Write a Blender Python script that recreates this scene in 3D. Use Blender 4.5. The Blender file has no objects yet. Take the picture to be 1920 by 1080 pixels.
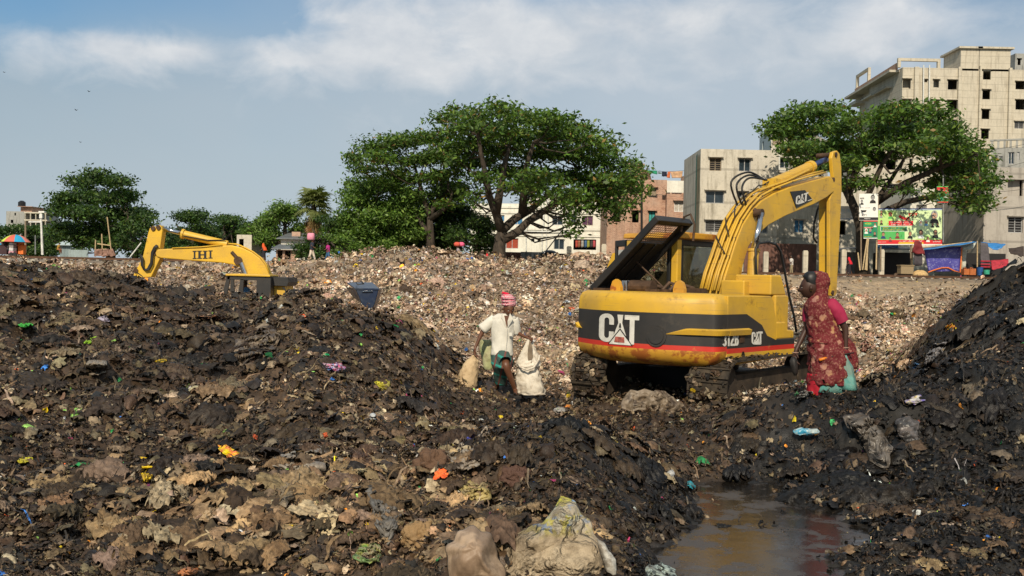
import bpy, math, random, colorsys
import numpy as np
from mathutils import Vector, Matrix, noise as mnoise
random.seed(7); RNG = np.random.default_rng(7)
S = bpy.context.scene
COL = S.collection
# ------------------------------------------------------------------ camera
F = 1867.0; CAMZ = 2.0
PITCH = math.radians(-0.61); ROLL = math.radians(1.25)
cam_d = bpy.data.cameras.new('camera'); cam = bpy.data.objects.new('camera', cam_d); COL.objects.link(cam)
cam_d.sensor_width = 36; cam_d.lens = 36*F/1920; cam_d.clip_start = .05; cam_d.clip_end = 9000
fwd = Vector((0, math.cos(PITCH), math.sin(PITCH)))
up0 = Vector((0, -math.sin(PITCH), math.cos(PITCH)))
rt0 = Vector((1, 0, 0))
rt = rt0*math.cos(ROLL) + up0*math.sin(ROLL)
upv = up0*math.cos(ROLL) - rt0*math.sin(ROLL)
RM = Matrix((rt, upv, -fwd)).transposed()
cam.matrix_world = Matrix.Translation((0, 0, CAMZ)) @ RM.to_4x4()
S.camera = cam
S.render.resolution_x = 1024; S.render.resolution_y = 576
CAM = Vector((0, 0, CAMZ))
def ray(px, py):
    return RM @ Vector(((px-960)/F, (540-py)/F, -1))
def P(px, py, Y):
    "world point seen at pixel (px,py) at depth Y"
    d = ray(px, py); return CAM + d*(Y/d.y)
def HZ(px): return 520 + .0218*(px-960)
def zat(px, py, Y): return P(px, py, Y).z
# ------------------------------------------------------------------ light
SUN_EL = math.radians(36); SUN_AZ = math.radians(-10)      # sun behind the camera, slightly left
sdir = Vector((math.sin(SUN_AZ)*math.cos(SUN_EL), -math.cos(SUN_AZ)*math.cos(SUN_EL), math.sin(SUN_EL)))
sd = bpy.data.lights.new('sun', 'SUN'); sd.energy = 4.6; sd.angle = math.radians(.6); sd.color = (1, .87, .68)
so = bpy.data.objects.new('sun', sd); COL.objects.link(so)
so.rotation_euler = sdir.to_track_quat('Z', 'Y').to_euler()
W = bpy.data.worlds.new('World'); S.world = W; W.use_nodes = True
wt = W.node_tree; wt.nodes.clear()
def wn(t, **k):
    n = wt.nodes.new(t)
    for a, b in k.items(): setattr(n, a, b)
    return n
wo = wn('ShaderNodeOutputWorld'); bg = wn('ShaderNodeBackground'); bg.inputs[1].default_value = .115
sky = wn('ShaderNodeTexSky', sky_type='NISHITA', sun_disc=False)
sky.sun_elevation = SUN_EL; sky.sun_rotation = math.pi - SUN_AZ*-1; sky.air_density = 1.0; sky.dust_density = 3.0; sky.ozone_density = 1.5
wl = wt.links.new
def wmath(op, a, b=None, c=None, clamp=False):
    n = wn('ShaderNodeMath', operation=op, use_clamp=clamp)
    for i, v in enumerate((a, b, c)):
        if v is None: continue
        if isinstance(v, (int, float)): n.inputs[i].default_value = v
        else: wl(v, n.inputs[i])
    return n.outputs[0]
def wmix(f, a, b):
    n = wn('ShaderNodeMix', data_type='RGBA'); wl(f, n.inputs[0])
    for i, v in ((6, a), (7, b)):
        if isinstance(v, tuple): n.inputs[i].default_value = (*v, 1)
        else: wl(v, n.inputs[i])
    return n.outputs[2]
tc = wn('ShaderNodeTexCoord'); sep = wn('ShaderNodeSeparateXYZ'); wl(tc.outputs['Generated'], sep.inputs[0])
dx, dy, dz = sep.outputs
az = wmath('ARCTAN2', dx, dy); el = wmath('ARCSINE', dz)
comb = wn('ShaderNodeCombineXYZ'); wl(az, comb.inputs[0]); wl(wmath('MULTIPLY', el, 1.6), comb.inputs[1])
def wnoise(scale, det, rough, off=0, dist=0):
    n = wn('ShaderNodeTexNoise'); n.inputs['Scale'].default_value = scale; n.inputs['Detail'].default_value = det
    n.inputs['Roughness'].default_value = rough; n.inputs['Distortion'].default_value = dist
    v = wn('ShaderNodeVectorMath', operation='ADD'); wl(comb.outputs[0], v.inputs[0]); v.inputs[1].default_value = (off, off*.7, off*1.3)
    wl(v.outputs[0], n.inputs['Vector']); return n.outputs[0]
def blob(px, py, wx, wy, amp):
    "soft bump of cloud cover centred on a direction of the sky"
    d = ray(px, py).normalized(); a0 = math.atan2(d.x, d.y); e0 = math.asin(d.z)
    a = wmath('MULTIPLY', wmath('SUBTRACT', az, a0), F/wx); e = wmath('MULTIPLY', wmath('SUBTRACT', el, e0), F/wy)
    r = wmath('ADD', wmath('MULTIPLY', a, a), wmath('MULTIPLY', e, e))
    return wmath('MULTIPLY', wmath('EXPONENT', wmath('MULTIPLY', r, -1)), amp)
def wsum(l):
    r = l[0]
    for x in l[1:]: r = wmath('ADD', r, x)
    return r
puffs = wsum([blob(700, 110, 330, 40, .30), blob(1350, 70, 330, 60, .35), blob(120, 150, 260, 30, .22), blob(450, 150, 420, 34, .40), blob(1050, 150, 330, 45, .42), blob(800, 240, 320, 30, .24), blob(1500, 130, 260, 50, .32), blob(800, 40, 190, 75, 1.05), blob(640, 40, 90, 50, .8), blob(960, 85, 120, 60, .55), blob(540, 95, 170, 32, .62), blob(220, 92, 120, 24, .8), blob(340, 100, 60, 20, .6),
              blob(1660, 30, 90, 50, .75), blob(1710, 60, 110, 45, .5), blob(1100, 40, 200, 60, .4), blob(1330, 10, 220, 50, .55), blob(60, 90, 110, 40, .3), blob(1870, 50, 90, 40, .35), blob(1250, 250, 120, 20, .22), blob(820, 145, 60, 25, .2)])
n1 = wnoise(15, 10, .56, 3.1, .35); n2 = wnoise(3.2, 5, .5, 8.2)
puff = wmath('MULTIPLY_ADD', n1, 2.3, -1.42); puff = wmath('ADD', puff, wmath('MULTIPLY', puffs, .95))
puff = wmath('MULTIPLY', puff, 1.15, clamp=True)
puff = wmath('MULTIPLY', puff, wmath('MULTIPLY', puffs, 2.2, clamp=True))
# high thin layer: covers most of the sky, thinner towards the upper left
veil_hole = wsum([blob(330, -10, 420, 90, .78), blob(1860, 0, 230, 80, .7), blob(1040, -20, 300, 40, .5), blob(-50, 10, 200, 80, .7)])
veil = wmath('SUBTRACT', 1.0, veil_hole); veil = wmath('ADD', veil, wmath('MULTIPLY_ADD', n2, .9, -.45), clamp=True)
skyc = wn('ShaderNodeVectorMath', operation='MULTIPLY'); wl(sky.outputs[0], skyc.inputs[0]); skyc.inputs[1].default_value = (.70, .92, 1.0)
low = wmath('MULTIPLY', el, 3.2, clamp=True)
n3 = wnoise(2.1, 6, .55, 21.0)
left = wmath('MULTIPLY_ADD', az, -.9, .1, clamp=True)
veilcol = wmix(wmath('MULTIPLY_ADD', n3, 1.4, -.3, clamp=True), (3.75, 4.4, 5.05), (5.0, 5.45, 5.85))
veilcol = wmix(left, veilcol, (2.3, 3.15, 3.75))
c1 = wmix(wmath('MULTIPLY', veil, .86), skyc.outputs[0], veilcol)
n4 = wnoise(14, 6, .6, 33.0)
pcol = wmix(wmath('MULTIPLY_ADD', n4, 1.8, -.4, clamp=True), (4.5, 4.95, 5.5), (7.5, 7.45, 7.4))
c2 = wmix(wmath('MULTIPLY', puff, .82), c1, pcol)
hz = wmath('SUBTRACT', 1.0, wmath('MULTIPLY', el, 5.5, clamp=True)); c3 = wmix(wmath('MULTIPLY', hz, .6), c2, (5.0, 5.6, 6.0)); wl(c3, bg.inputs[0]); wl(bg.outputs[0], wo.inputs[0])
S.view_settings.view_transform = 'Standard'; S.view_settings.look = 'None'; S.view_settings.exposure = 0; S.view_settings.gamma = 1
# ------------------------------------------------------------------ tagging / mesh helpers
def tag(o, label=None, cat=None, group=None, kind=None):
    if label: o['label'] = label
    if cat: o['category'] = cat
    if group: o['group'] = group
    if kind: o['kind'] = kind
    return o
def thing(name, label, cat, loc=(0, 0, 0), rz=0, group=None):
    o = bpy.data.objects.new(name, None); COL.objects.link(o); o.location = loc; o.rotation_euler = (0, 0, rz)
    o.empty_display_size = .2
    return tag(o, label, cat, group)
def link(name, me, mats, parent=None):
    o = bpy.data.objects.new(name, me); COL.objects.link(o)
    for m in (mats if isinstance(mats, (list, tuple)) else [mats]): me.materials.append(m)
    if parent: o.parent = parent
    return o
class MB:
    "collects shapes, builds ONE mesh"
    def __init__(s): s.v = []; s.f = []; s.m = []
    def add(s, vs, fs, mi=0):
        b = len(s.v); s.v += [tuple(v) for v in vs]; s.f += [tuple(i+b for i in f) for f in fs]
        s.m += [mi]*len(fs); return s
    def box(s, c, d, rot=None, mi=0):
        c = Vector(c); h = Vector(d)/2; vs = []
        for z in (-1, 1):
            for x, y in ((-1, -1), (1, -1), (1, 1), (-1, 1)):
                p = Vector((x*h.x, y*h.y, z*h.z))
                if rot is not None: p = rot @ p
                vs.append(c+p)
        return s.add(vs, [(0, 3, 2, 1), (4, 5, 6, 7), (0, 1, 5, 4), (1, 2, 6, 5), (2, 3, 7, 6), (3, 0, 4, 7)], mi)
    def bbox(s, a, b, mi=0):
        return s.box([(a[i]+b[i])/2 for i in range(3)], [abs(b[i]-a[i]) for i in range(3)], None, mi)
    def beam(s, a, b, w, h, mi=0):
        a = Vector(a); b = Vector(b); d = b-a; q = d.to_track_quat('Z', 'Y').to_matrix()
        return s.box((a+b)/2, (w, h, d.length), q, mi)
    def tube(s, pts, r, n=8, mi=0, cap=True):
        pts = [Vector(p) for p in pts]; rs = r if isinstance(r, (list, tuple)) else [r]*len(pts)
        vs = []; ref = None
        for i, p in enumerate(pts):
            t = (pts[min(i+1, len(pts)-1)]-pts[max(i-1, 0)]).normalized()
            if ref is None: ref = t.orthogonal().normalized()
            ref = (ref - t*ref.dot(t)); ref = ref.normalized() if ref.length > 1e-6 else t.orthogonal().normalized()
            bi = t.cross(ref)
            for k in range(n):
                a = 2*math.pi*k/n; vs.append(p+(ref*math.cos(a)+bi*math.sin(a))*rs[i])
        fs = [(i*n+k, i*n+(k+1) % n, (i+1)*n+(k+1) % n, (i+1)*n+k) for i in range(len(pts)-1) for k in range(n)]
        if cap: fs += [tuple(reversed(range(n))), tuple((len(pts)-1)*n+k for k in range(n))]
        return s.add(vs, fs, mi)
    def prism(s, poly, off, mi=0, side=None):
        "poly: list of 3D points; extruded by vector off"
        n = len(poly); off = Vector(off); a = [Vector(p) for p in poly]; b = [p+off for p in a]
        s.add(a+b, [tuple(range(n))], mi); s.add(a+b, [tuple(reversed(range(n, 2*n)))], mi)
        k = len(s.v)-2*n
        s.f += [(k+(i+1) % n, k+i, k+n+i, k+n+(i+1) % n) for i in range(n)]; s.m += [mi if side is None else side]*n
        return s
    def build(s, name, mats, parent=None, smooth=False, bevel=0, tri=False):
        me = bpy.data.meshes.new(name); me.from_pydata(s.v, [], s.f); me.polygons.foreach_set('material_index', s.m)
        import bmesh
        bm = bmesh.new(); bm.from_mesh(me)
        bmesh.ops.remove_doubles(bm, verts=bm.verts, dist=1e-5)
        bmesh.ops.recalc_face_normals(bm, faces=bm.faces)
        bm.to_mesh(me); bm.free()
        o = link(name, me, mats, parent)
        if smooth: me.polygons.foreach_set('use_smooth', [True]*len(me.polygons))
        if bevel:
            b = o.modifiers.new('bevel', 'BEVEL'); b.width = bevel; b.segments = 2; b.limit_method = 'ANGLE'; b.angle_limit = math.radians(35)
        me.update(); return o
def npmesh(name, V, Fq, mats, parent=None, colors=None, smooth=False):
    "V (n,3) float, Fq (m,k) int; colors (n,3) per vertex"
    me = bpy.data.meshes.new(name); V = np.asarray(V, np.float32); Fq = np.asarray(Fq, np.int32); k = Fq.shape[1]
    me.vertices.add(len(V)); me.vertices.foreach_set('co', V.ravel())
    me.loops.add(Fq.size); me.loops.foreach_set('vertex_index', Fq.ravel())
    me.polygons.add(len(Fq)); me.polygons.foreach_set('loop_start', np.arange(0, Fq.size, k, dtype=np.int32))
    me.polygons.foreach_set('use_smooth', np.full(len(Fq), smooth))
    me.update(calc_edges=True)
    if colors is not None:
        a = me.color_attributes.new('Col', 'FLOAT_COLOR', 'POINT')
        a.data.foreach_set('color', np.c_[colors, np.ones(len(V))].astype(np.float32).ravel())
    return link(name, me, mats, parent)
# ------------------------------------------------------------------ materials
MATS = {}
class NT:
    def __init__(s, name):
        s.m = bpy.data.materials.new(name); s.m.use_nodes = True; s.t = s.m.node_tree; s.t.nodes.clear()
        s.out = s.n('ShaderNodeOutputMaterial'); s.b = s.n('ShaderNodeBsdfPrincipled'); s.l(s.b.outputs[0], s.out.inputs[0])
        MATS[name] = s.m
    def n(s, t, **k):
        x = s.t.nodes.new(t)
        for a, b in k.items(): setattr(x, a, b)
        return x
    def l(s, a, b): s.t.links.new(a, b)
    def put(s, v, i):
        if isinstance(v, (int, float)): i.default_value = v
        elif isinstance(v, tuple): i.default_value = (*v, 1) if len(i.default_value) == 4 and len(v) == 3 else v
        else: s.l(v, i)
    def math(s, op, a, b=None, clamp=False):
        n = s.n('ShaderNodeMath', operation=op, use_clamp=clamp); s.put(a, n.inputs[0])
        if b is not None: s.put(b, n.inputs[1])
        return n.outputs[0]
    def mix(s, f, a, b, bt='MIX'):
        n = s.n('ShaderNodeMix', data_type='RGBA', blend_type=bt); s.put(f, n.inputs[0]); s.put(a, n.inputs[6]); s.put(b, n.inputs[7]); return n.outputs[2]
    def pos(s, scale=(1, 1, 1), obj=False):
        m = s.n('ShaderNodeVectorMath', operation='MULTIPLY')
        g = s.n('ShaderNodeTexCoord').outputs['Object'] if obj else s.n('ShaderNodeNewGeometry').outputs['Position']
        s.l(g, m.inputs[0]); m.inputs[1].default_value = scale; return m.outputs[0]
    def noise(s, scale, det=4, rough=.55, vec=None, dist=0, out=0):
        n = s.n('ShaderNodeTexNoise'); n.inputs['Scale'].default_value = scale; n.inputs['Detail'].default_value = det
        n.inputs['Roughness'].default_value = rough; n.inputs['Distortion'].default_value = dist
        if vec is not None: s.l(vec, n.inputs['Vector'])
        return n.outputs[out]
    def ramp(s, f, stops):
        r = s.n('ShaderNodeValToRGB'); s.put(f, r.inputs[0]); e = r.color_ramp.elements
        while len(e) < len(stops): e.new(.5)
        for i, (p, c) in enumerate(stops): e[i].position = p; e[i].color = (*c, 1) if isinstance(c, tuple) else (c, c, c, 1)
        return r.outputs[0]
    def bump(s, h, strength=.3, dist=.02):
        b = s.n('ShaderNodeBump'); b.inputs['Strength'].default_value = strength; b.inputs['Distance'].default_value = dist
        s.l(h, b.inputs['Height']); s.l(b.outputs[0], s.b.inputs['Normal'])
    def set(s, col=None, rough=None, metal=None, spec=None):
        for k, v in (('Base Color', col), ('Roughness', rough), ('Metallic', metal), ('Specular IOR Level', spec)):
            if v is not None: s.put(v, s.b.inputs[k])
        return s
def plain(name, col, rough=.6, metal=0, var=.25, scale=6, bump=0, obj=True):
    "simple weathered material: base colour with two octaves of tonal variation"
    if name in MATS: return MATS[name]
    t = NT(name); p = t.pos(obj=obj)
    f = t.ramp(t.noise(scale, 6, .6, p), [(.3, 0.), (.72, 1.)])
    dark = tuple(c*(1-var*1.6) if var < .6 else c*.1 for c in col); lite = tuple(min(1, c*(1+var*.5)) for c in col)
    t.set(t.mix(f, dark, lite), rough, metal)
    if bump: t.bump(t.noise(scale*4, 5, .6, p), bump, .01)
    return t.m
# ------------------------------------------------------------------ terrain
TPX = [-600, 0, 200, 400, 600, 750, 850, 960, 1080, 1200, 1340, 1500, 1600, 1700, 1800, 1920, 2500]
TT = {
 2.5: [.2]*12+[.25, .3, .4, .5, .8],
 5.3: [.3, .2, .16, .02, .06, .03, .1, .08, .05, .05, -.04, -.07, -.05, -.0, -.02, -.0, .4],
 6.7: [.3, .2, .2, .07, .12, .10, .18, .2, .17, .1, -.06, -.08, -.03, .04, .0, .03, .4],
 7.5: [.3, .2, .2, .3, .25, .2, .2, .3, .4, .18, -.07, -.05, .0, .08, .1, .1, .5],
 8.5: [.3, .15, .28, .33, .38, .3, .33, .5, .62, .26, -.09, -.08, -.02, .07, .1, .15, .6],
 9.5: [.4, .2, .05, .04, .3, .12, .3, .54, .66, .36, -.04, -.05, .02, .12, .22, .32, .9],
 10.2: [.5, .35, .2, .18, .38, .28, .28, .36, .42, .20, .06, .16, .28, .38, .5, .7, 1.4],
 11: [.6, .5, .4, .35, .45, .37, .28, .2, .22, .15, .25, .78, .82, .88, 1.05, 1.35, 1.9],
 12: [.7, .65, .52, .47, .52, .42, .15, .02, .0, .12, .25, .52, .62, .82, 1.15, 1.6, 2.4],
 14: [1.1, 1.05, .88, .82, .9, .68, .22, -.02, .06, .25, .2, .35, .42, .92, 1.62, 2.25, 2.9],
 16.5: [1.55, 1.5, 1.28, 1.1, 1.25, 1.12, .5, .12, .15, .3, .2, .3, .34, .6, 1.4, 2.15, 2.9],
 20: [2.05, 1.98, 1.72, 1.38, 1.45, .9, .3, .3, .35, .4, .4, .45, .5, .6, .9, 1.5, 2.2],
 24: [1.7, 1.6, 1.2, .8, .6, .6, .6, .65, .7, .7, .7, .75, .8, .8, .85, 1., 1.2],
 33: [.9, .9, .3, -.1, .5, 1.1, 1.2, 1.2, 1.2, 1.2, 1.2, 1.2, 1.2, 1.2, 1.2, 1.2, 1.2],
 45: [1.9, 1.9, 1.9, 1.9, 2.3, 2.75, 2.6, 2.2, 2.5, 2.3, 2.1, 1.9, 1.8, 1.8, 1.8, 1.8, 1.8],
 52: [2.1, 2.1, 2.1, 2.1, 2.65, 3.2, 3.1, 2.6, 3.1, 2.9, 2.6, 2.15, 2.05, 2.0, 2.0, 2.0, 2.0],
 60: [2.1, 2.1, 2.1, 2.1, 2.3, 2.7, 2.6, 2.35, 2.5, 2.4, 2.3, 2.2, 2.2, 2.2, 2.2, 2.2, 2.2],
 68: [2.25]*17, 72: [2.6]*17, 79: [2.62]*17, 90: [2.3]*17, 120: [1.8]*17, 3000: [1.5]*17}
GPX = np.linspace(-600, 2500, 311); TY = sorted(TT); GLY = np.linspace(math.log(2.5), math.log(3000), 500)
rows = np.array([np.interp(GPX, TPX, TT[y]) for y in TY])
GZ = np.array([[0.]])
GZ = np.stack([np.interp(GLY, np.log(TY), rows[:, i]) for i in range(len(GPX))], 1)
def blur(A, k, ax):
    w = np.exp(-.5*(np.arange(-3*k, 3*k+1)/k)**2); w /= w.sum()
    p = [(0, 0), (0, 0)]; p[ax] = (3*k, 3*k); B = np.pad(A, p, 'edge')
    return np.apply_along_axis(lambda r: np.convolve(r, w, 'valid'), ax, B)
GZ = blur(blur(GZ, 3, 1), 2, 0)
def vnoise(x, y, seed=0):
    "gradient noise, vectorised, about -1..1"
    xi = np.floor(x).astype(np.int64); yi = np.floor(y).astype(np.int64); fx = x-xi; fy = y-yi
    def g(ix, iy):
        h = (ix*374761393 + iy*668265263 + seed*1274126177) & 0xffffffff
        h = ((h ^ (h >> 13))*1274126177) & 0xffffffff; h = (h ^ (h >> 16)) & 0xffff
        a = h*(2*math.pi/65536); return np.cos(a), np.sin(a)
    u = fx*fx*fx*(fx*(fx*6-15)+10); v = fy*fy*fy*(fy*(fy*6-15)+10)
    r = []
    for ox, oy in ((0, 0), (1, 0), (0, 1), (1, 1)):
        gx, gy = g(xi+ox, yi+oy); r.append(gx*(fx-ox)+gy*(fy-oy))
    return 1.5*((r[0]*(1-u)+r[1]*u)*(1-v)+(r[2]*(1-u)+r[3]*u)*v)
def sst(a, b, x): t = np.clip((x-a)/(b-a), 0, 1); return t*t*(3-2*t)
def base_h(X, Y):
    px = np.clip(960+X/Y*F, -599, 2499); ly = np.clip(np.log(np.maximum(Y, 2.51)), GLY[0], GLY[-1]-1e-6)
    a = (px-GPX[0])/(GPX[1]-GPX[0]); b = (ly-GLY[0])/(GLY[1]-GLY[0]); i = a.astype(int); j = b.astype(int); a = a-i; b = b-j
    i1 = np.minimum(i+1, len(GPX)-1); j1 = np.minimum(j+1, len(GLY)-1)
    return (GZ[j, i]*(1-a)+GZ[j, i1]*a)*(1-b)+(GZ[j1, i]*(1-a)+GZ[j1, i1]*a)*b
def ground_h(X, Y):
    X = np.asarray(X, float); Y = np.asarray(Y, float)
    z = base_h(X, Y); px = 960+X/Y*F
    fade = 1-sst(58, 66, Y)
    wx = X+.35*vnoise(X*1.1, Y*1.1, 5); wy = Y+.35*vnoise(X*1.1, Y*1.1, 6)
    big = sst(12, 40, Y)
    n = (.10+.16*big)*vnoise(wx*.45, wy*.45, 1)+(.13+.07*sst(9, 11, Y)*(1-sst(20, 24, Y))*(px < 850)+.13*sst(1380, 1480, px)*sst(9.6, 10.8, Y)*(1-sst(18, 22, Y)))*(vnoise(wx*1.3, wy*1.3, 2))
    rid = 1-np.abs(vnoise(wx*2.9, wy*2.9, 3))*2; n += .055*rid
    rid2 = 1-np.abs(vnoise(wx*7.1+4, wy*7.1, 4))*2; n += .024*rid2
    n += .013*vnoise(wx*17, wy*17, 7)+.007*vnoise(X*39, Y*39, 8)
    wet = sst(1230, 1310, px)*(1-sst(9.3, 10.2, Y))        # calm mud round the puddle
    flat = np.maximum(wet*.22, sst(60, 200, px)*(1-sst(480, 620, px))*sst(8.9, 9.2, Y)*(1-sst(9.9, 10.3, Y))*.6)
    far = 1-.35*sst(30, 45, Y)
    return z+n*fade*(1-flat)*far
def gz(x, y): return float(ground_h(np.array([x]), np.array([y]))[0])
# fan-shaped sheet: even density as seen from the dump, out to the horizon
rk = np.linspace(-960-260, 960+260, 1000); ys = np.exp(np.concatenate([np.linspace(math.log(4.2), math.log(66), 780), np.linspace(math.log(66), math.log(3000), 90)[1:]]))
wide = 1+np.zeros(len(ys))
KK, YY = np.meshgrid(rk/F, ys); XX = KK*YY
ZZ = ground_h(XX, YY)
# soil colour: pale dry litter dust, sand by the rails, dark mud, near-black wet sludge with cloud shade in its colour
def zones(X, Y):
    px = 960+X/Y*F
    j = 60*vnoise(X*.5, Y*.5, 31)+25*vnoise(X*2, Y*2, 32)
    edge = np.interp(px+j, [-600, 0, 300, 560, 640, 700, 780, 860, 960, 1080, 1290, 1480, 1560, 1640, 1750, 1860, 1960, 2600], [25, 24, 24, 24, 22, 19.5, 17.4, 16.6, 16.2, 15.8, 15.5, 13.4, 12.3, 13.0, 15.5, 19, 24, 26])
    light = sst(-.06, .06, np.log(Y/edge))
    black = sst(-60, 60, px+j-np.interp(Y, [5, 7, 8.5, 10, 12, 13.5, 16, 20, 30], [1180, 1200, 1120, 1370, 1500, 1740, 1800, 1850, 1900]))*(1-light)
    black = np.maximum(black, np.exp(-((px-1070)/130)**2-((Y-9.3)/1.25)**2)*1.25*(1-light)).clip(0, 1)
    sand = np.where(px < 600, sst(46, 53, Y), np.where(px > 1380, sst(34, 46, Y)*.9, sst(55, 63, Y)))*np.where(px < 700, 1, np.where(px > 1380, 1, .8))
    sb = lambda cx, cy, wx, wy: np.exp(-((px+j*.5-cx)/wx)**2-((Y-cy)/wy)**2)
    sand = np.maximum(sand, (1.1*sb(1670, 42, 110, 9)+1.0*sb(600, 52, 60, 8)+.9*sb(1030, 19.8, 70, 1.2)+.8*sb(1560, 52, 130, 6)+.6*sb(250, 58, 500, 3)).clip(0, 1)*light)
    sand = np.maximum(sand, .75*sst(.52, .8, vnoise(X*.22+3, Y*.16, 33)*.5+.55)*light*sst(20, 26, Y)*sst(1350, 1600, px))
    tan = np.exp(-((px-430)/230)**2-((Y-7.3)/1.0)**2)+.9*np.exp(-((px-960)/120)**2-((Y-6.4)/.7)**2)+.45*np.exp(-((px-760)/120)**2-((Y-7.4)/.9)**2)
    return px, light, black, sand, np.clip(tan, 0, 1)
def soil(X, Y):
    px, li, bl, sa, tn = zones(X, Y)
    c = np.ones(X.shape+(3,))*np.array([.050, .031, .018])
    def mixc(c, f, col): return c*(1-f[..., None])+np.array(col)*f[..., None]
    c = mixc(c, tn*.5, (.15, .09, .045))
    red = sst(.15, .5, vnoise(X*.9+9, Y*.9, 35))*np.exp(-((px-880)/170)**2-((Y-8.4)/1.1)**2); c = mixc(c, red, (.13, .055, .028))
    c = mixc(c, bl, (.010, .0085, .007)); c = mixc(c, li, (.22, .155, .10)); c = mixc(c, sa, (.36, .26, .155))
    c = mixc(c, sst(66, 67, Y)*(1-sst(84, 90, Y))*.7, (.20, .155, .115))
    c = mixc(c, sst(84, 92, Y), (.10, .105, .06))
    return c*(1+.35*vnoise(X*3, Y*3, 36)[..., None]).clip(.3, 2)
Cg = soil(XX, YY)
nr, nc = XX.shape; idx = np.arange(nr*nc).reshape(nr, nc)
Q = np.stack([idx[:-1, :-1], idx[:-1, 1:], idx[1:, 1:], idx[1:, :-1]], -1).reshape(-1, 4)
t = NT('soil'); at = t.n('ShaderNodeVertexColor', layer_name='Col'); p = t.pos()
f = t.noise(9, 7, .65, p); f2 = t.noise(60, 4, .6, p)
dcol = t.mix(t.ramp(f, [(.3, 0.), (.7, 1.)]), (.45, .45, .45), (1.35, 1.33, 1.3))
t.set(t.mix(1.0, at.outputs[0], dcol, 'MULTIPLY'), t.math('MULTIPLY_ADD', f2, .5), 0, .5); t.put(t.ramp(t.noise(2.3, 4, .5, p), [(.35, .38), (.65, .85)]), t.b.inputs['Roughness'])
t.bump(f2, .5, .012)
ground = npmesh('ground', np.c_[XX.ravel(), YY.ravel(), ZZ.ravel()], Q, t.m, None, Cg.reshape(-1, 3), True)
tag(ground, kind='structure')
m = MB(); m.add([(-4000, -400, -.5), (4000, -400, -.5), (4000, 4000, -.5), (-4000, 4000, -.5)], [(0, 1, 2, 3)])
tag(m.build('terrain', plain('dry_earth', (.12, .1, .06), .9)), kind='structure')
# sludge water lying in the hollows
t = NT('sludge_water'); p = t.pos(); t.set((.012, .010, .008), .06, 0, 1.0)
t.put(t.ramp(t.noise(3, 6, .65, p), [(.50, .17), (.60, .5)]), t.b.inputs['Roughness']); t.put(t.mix(t.ramp(t.noise(3, 6, .65, p), [(.50, 0.), (.6, 1.)]), (.012, .010, .008), (.04, .03, .022)), t.b.inputs['Base Color']); t.bump(t.noise(7, 4, .55, p), .12, .02)
def pool(name, x0, x1, y0, y1, z):
    k = MB(); a = P(x0, 900, y0); b = P(x1, 900, y0); c = P(x1, 900, y1); d = P(x0, 900, y1)
    k.add([(q.x, q.y, z) for q in (a, b, c, d)], [(0, 1, 2, 3)]); return tag(k.build(name, MATS['sludge_water']), kind='structure')
pool('water', 1190, 2100, 5.0, 10.3, .035); pool('water', 60, 500, 9.0, 10.2, .125); pool('water', 0, 760, 4.8, 6.75, .13); pool('water', 760, 850, 9.1, 10.3, .2)
# ------------------------------------------------------------------ litter: crumpled scraps, uncountable
def lmat(name, rough, spec, stain=.75):
    t = NT(name); at = t.n('ShaderNodeVertexColor', layer_name='Col'); p = t.pos()
    f = t.noise(22, 6, .65, p); c = t.mix(1.0, at.outputs[0], t.ramp(f, [(.28, .35), (.7, 1.3)]), 'MULTIPLY'); c = t.mix(t.math('MULTIPLY', t.ramp(t.noise(7, 8, .72, p), [(.47, 0.), (.60, 1.)]), stain), c, t.mix(1.0, c, (.30, .24, .19), 'MULTIPLY'))
    t.set(c, rough, 0, spec); t.bump(t.noise(38, 7, .68, p), .7, .012)
    return t.m
M_DRY = lmat('dry_litter', .75, .35, .6); M_WET = lmat('wet_litter', .55, .35); M_BLK = lmat('black_sludge_litter', .45, .35)
def protos(nx, ny, n, seed, curl=1.0, fold=.22):
    "n crumpled sheets, each (ny+1)*(nx+1) verts within about unit size"
    r = np.random.default_rng(seed); out = []
    for k in range(n):
        u, v = np.meshgrid(np.linspace(-.5, .5, nx+1), np.linspace(-.5, .5, ny+1))
        asp = r.uniform(.3, 1.0)
        w = 1-.7*r.random()*np.abs(v*2)**r.uniform(1, 3)
        x = u*asp*w+.1*r.normal(size=u.shape); y = v+.07*r.normal(size=u.shape)
        R = r.uniform(.35, 1.6); ang = (u*asp*math.cos(.5)+v*.8)/R*curl
        z = R*(np.cos(ang)-1)*curl*.9+fold*vnoise(u*r.uniform(2, 5)+k*7.7, v*r.uniform(1.5, 4)+k*3.1, seed)+.05*r.normal(size=u.shape)
        out.append(np.stack([x, y, z], -1).reshape(-1, 3))
    ii = np.arange((nx+1)*(ny+1)).reshape(ny+1, nx+1)
    fq = np.stack([ii[:-1, :-1], ii[:-1, 1:], ii[1:, 1:], ii[1:, :-1]], -1).reshape(-1, 4)
    return np.array(out), fq
def rotmats(yaw, tilt, az, ):
    "spin about own z by yaw, then lean by tilt towards direction az"
    cy, sy = np.cos(yaw), np.sin(yaw); Z = np.zeros_like(yaw); O = Z+1
    A = np.stack([np.stack([cy, -sy, Z], -1), np.stack([sy, cy, Z], -1), np.stack([Z, Z, O], -1)], 1)
    ux, uy = -np.sin(az), np.cos(az); c, s = np.cos(tilt), np.sin(tilt)
    B = np.stack([np.stack([c+ux*ux*(1-c), ux*uy*(1-c), uy*s], -1), np.stack([ux*uy*(1-c), c+uy*uy*(1-c), -ux*s], -1), np.stack([-uy*s, ux*s, c], -1)], 1)
    return B @ A
def pal(cols, wts, n, r, jit=.25):
    c = np.array(cols)[r.choice(len(cols), n, p=np.array(wts)/sum(wts))]
    return c*np.exp(jit*r.normal(size=(n, 1)))*np.exp(.035*r.normal(size=(n, 3)))
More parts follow.
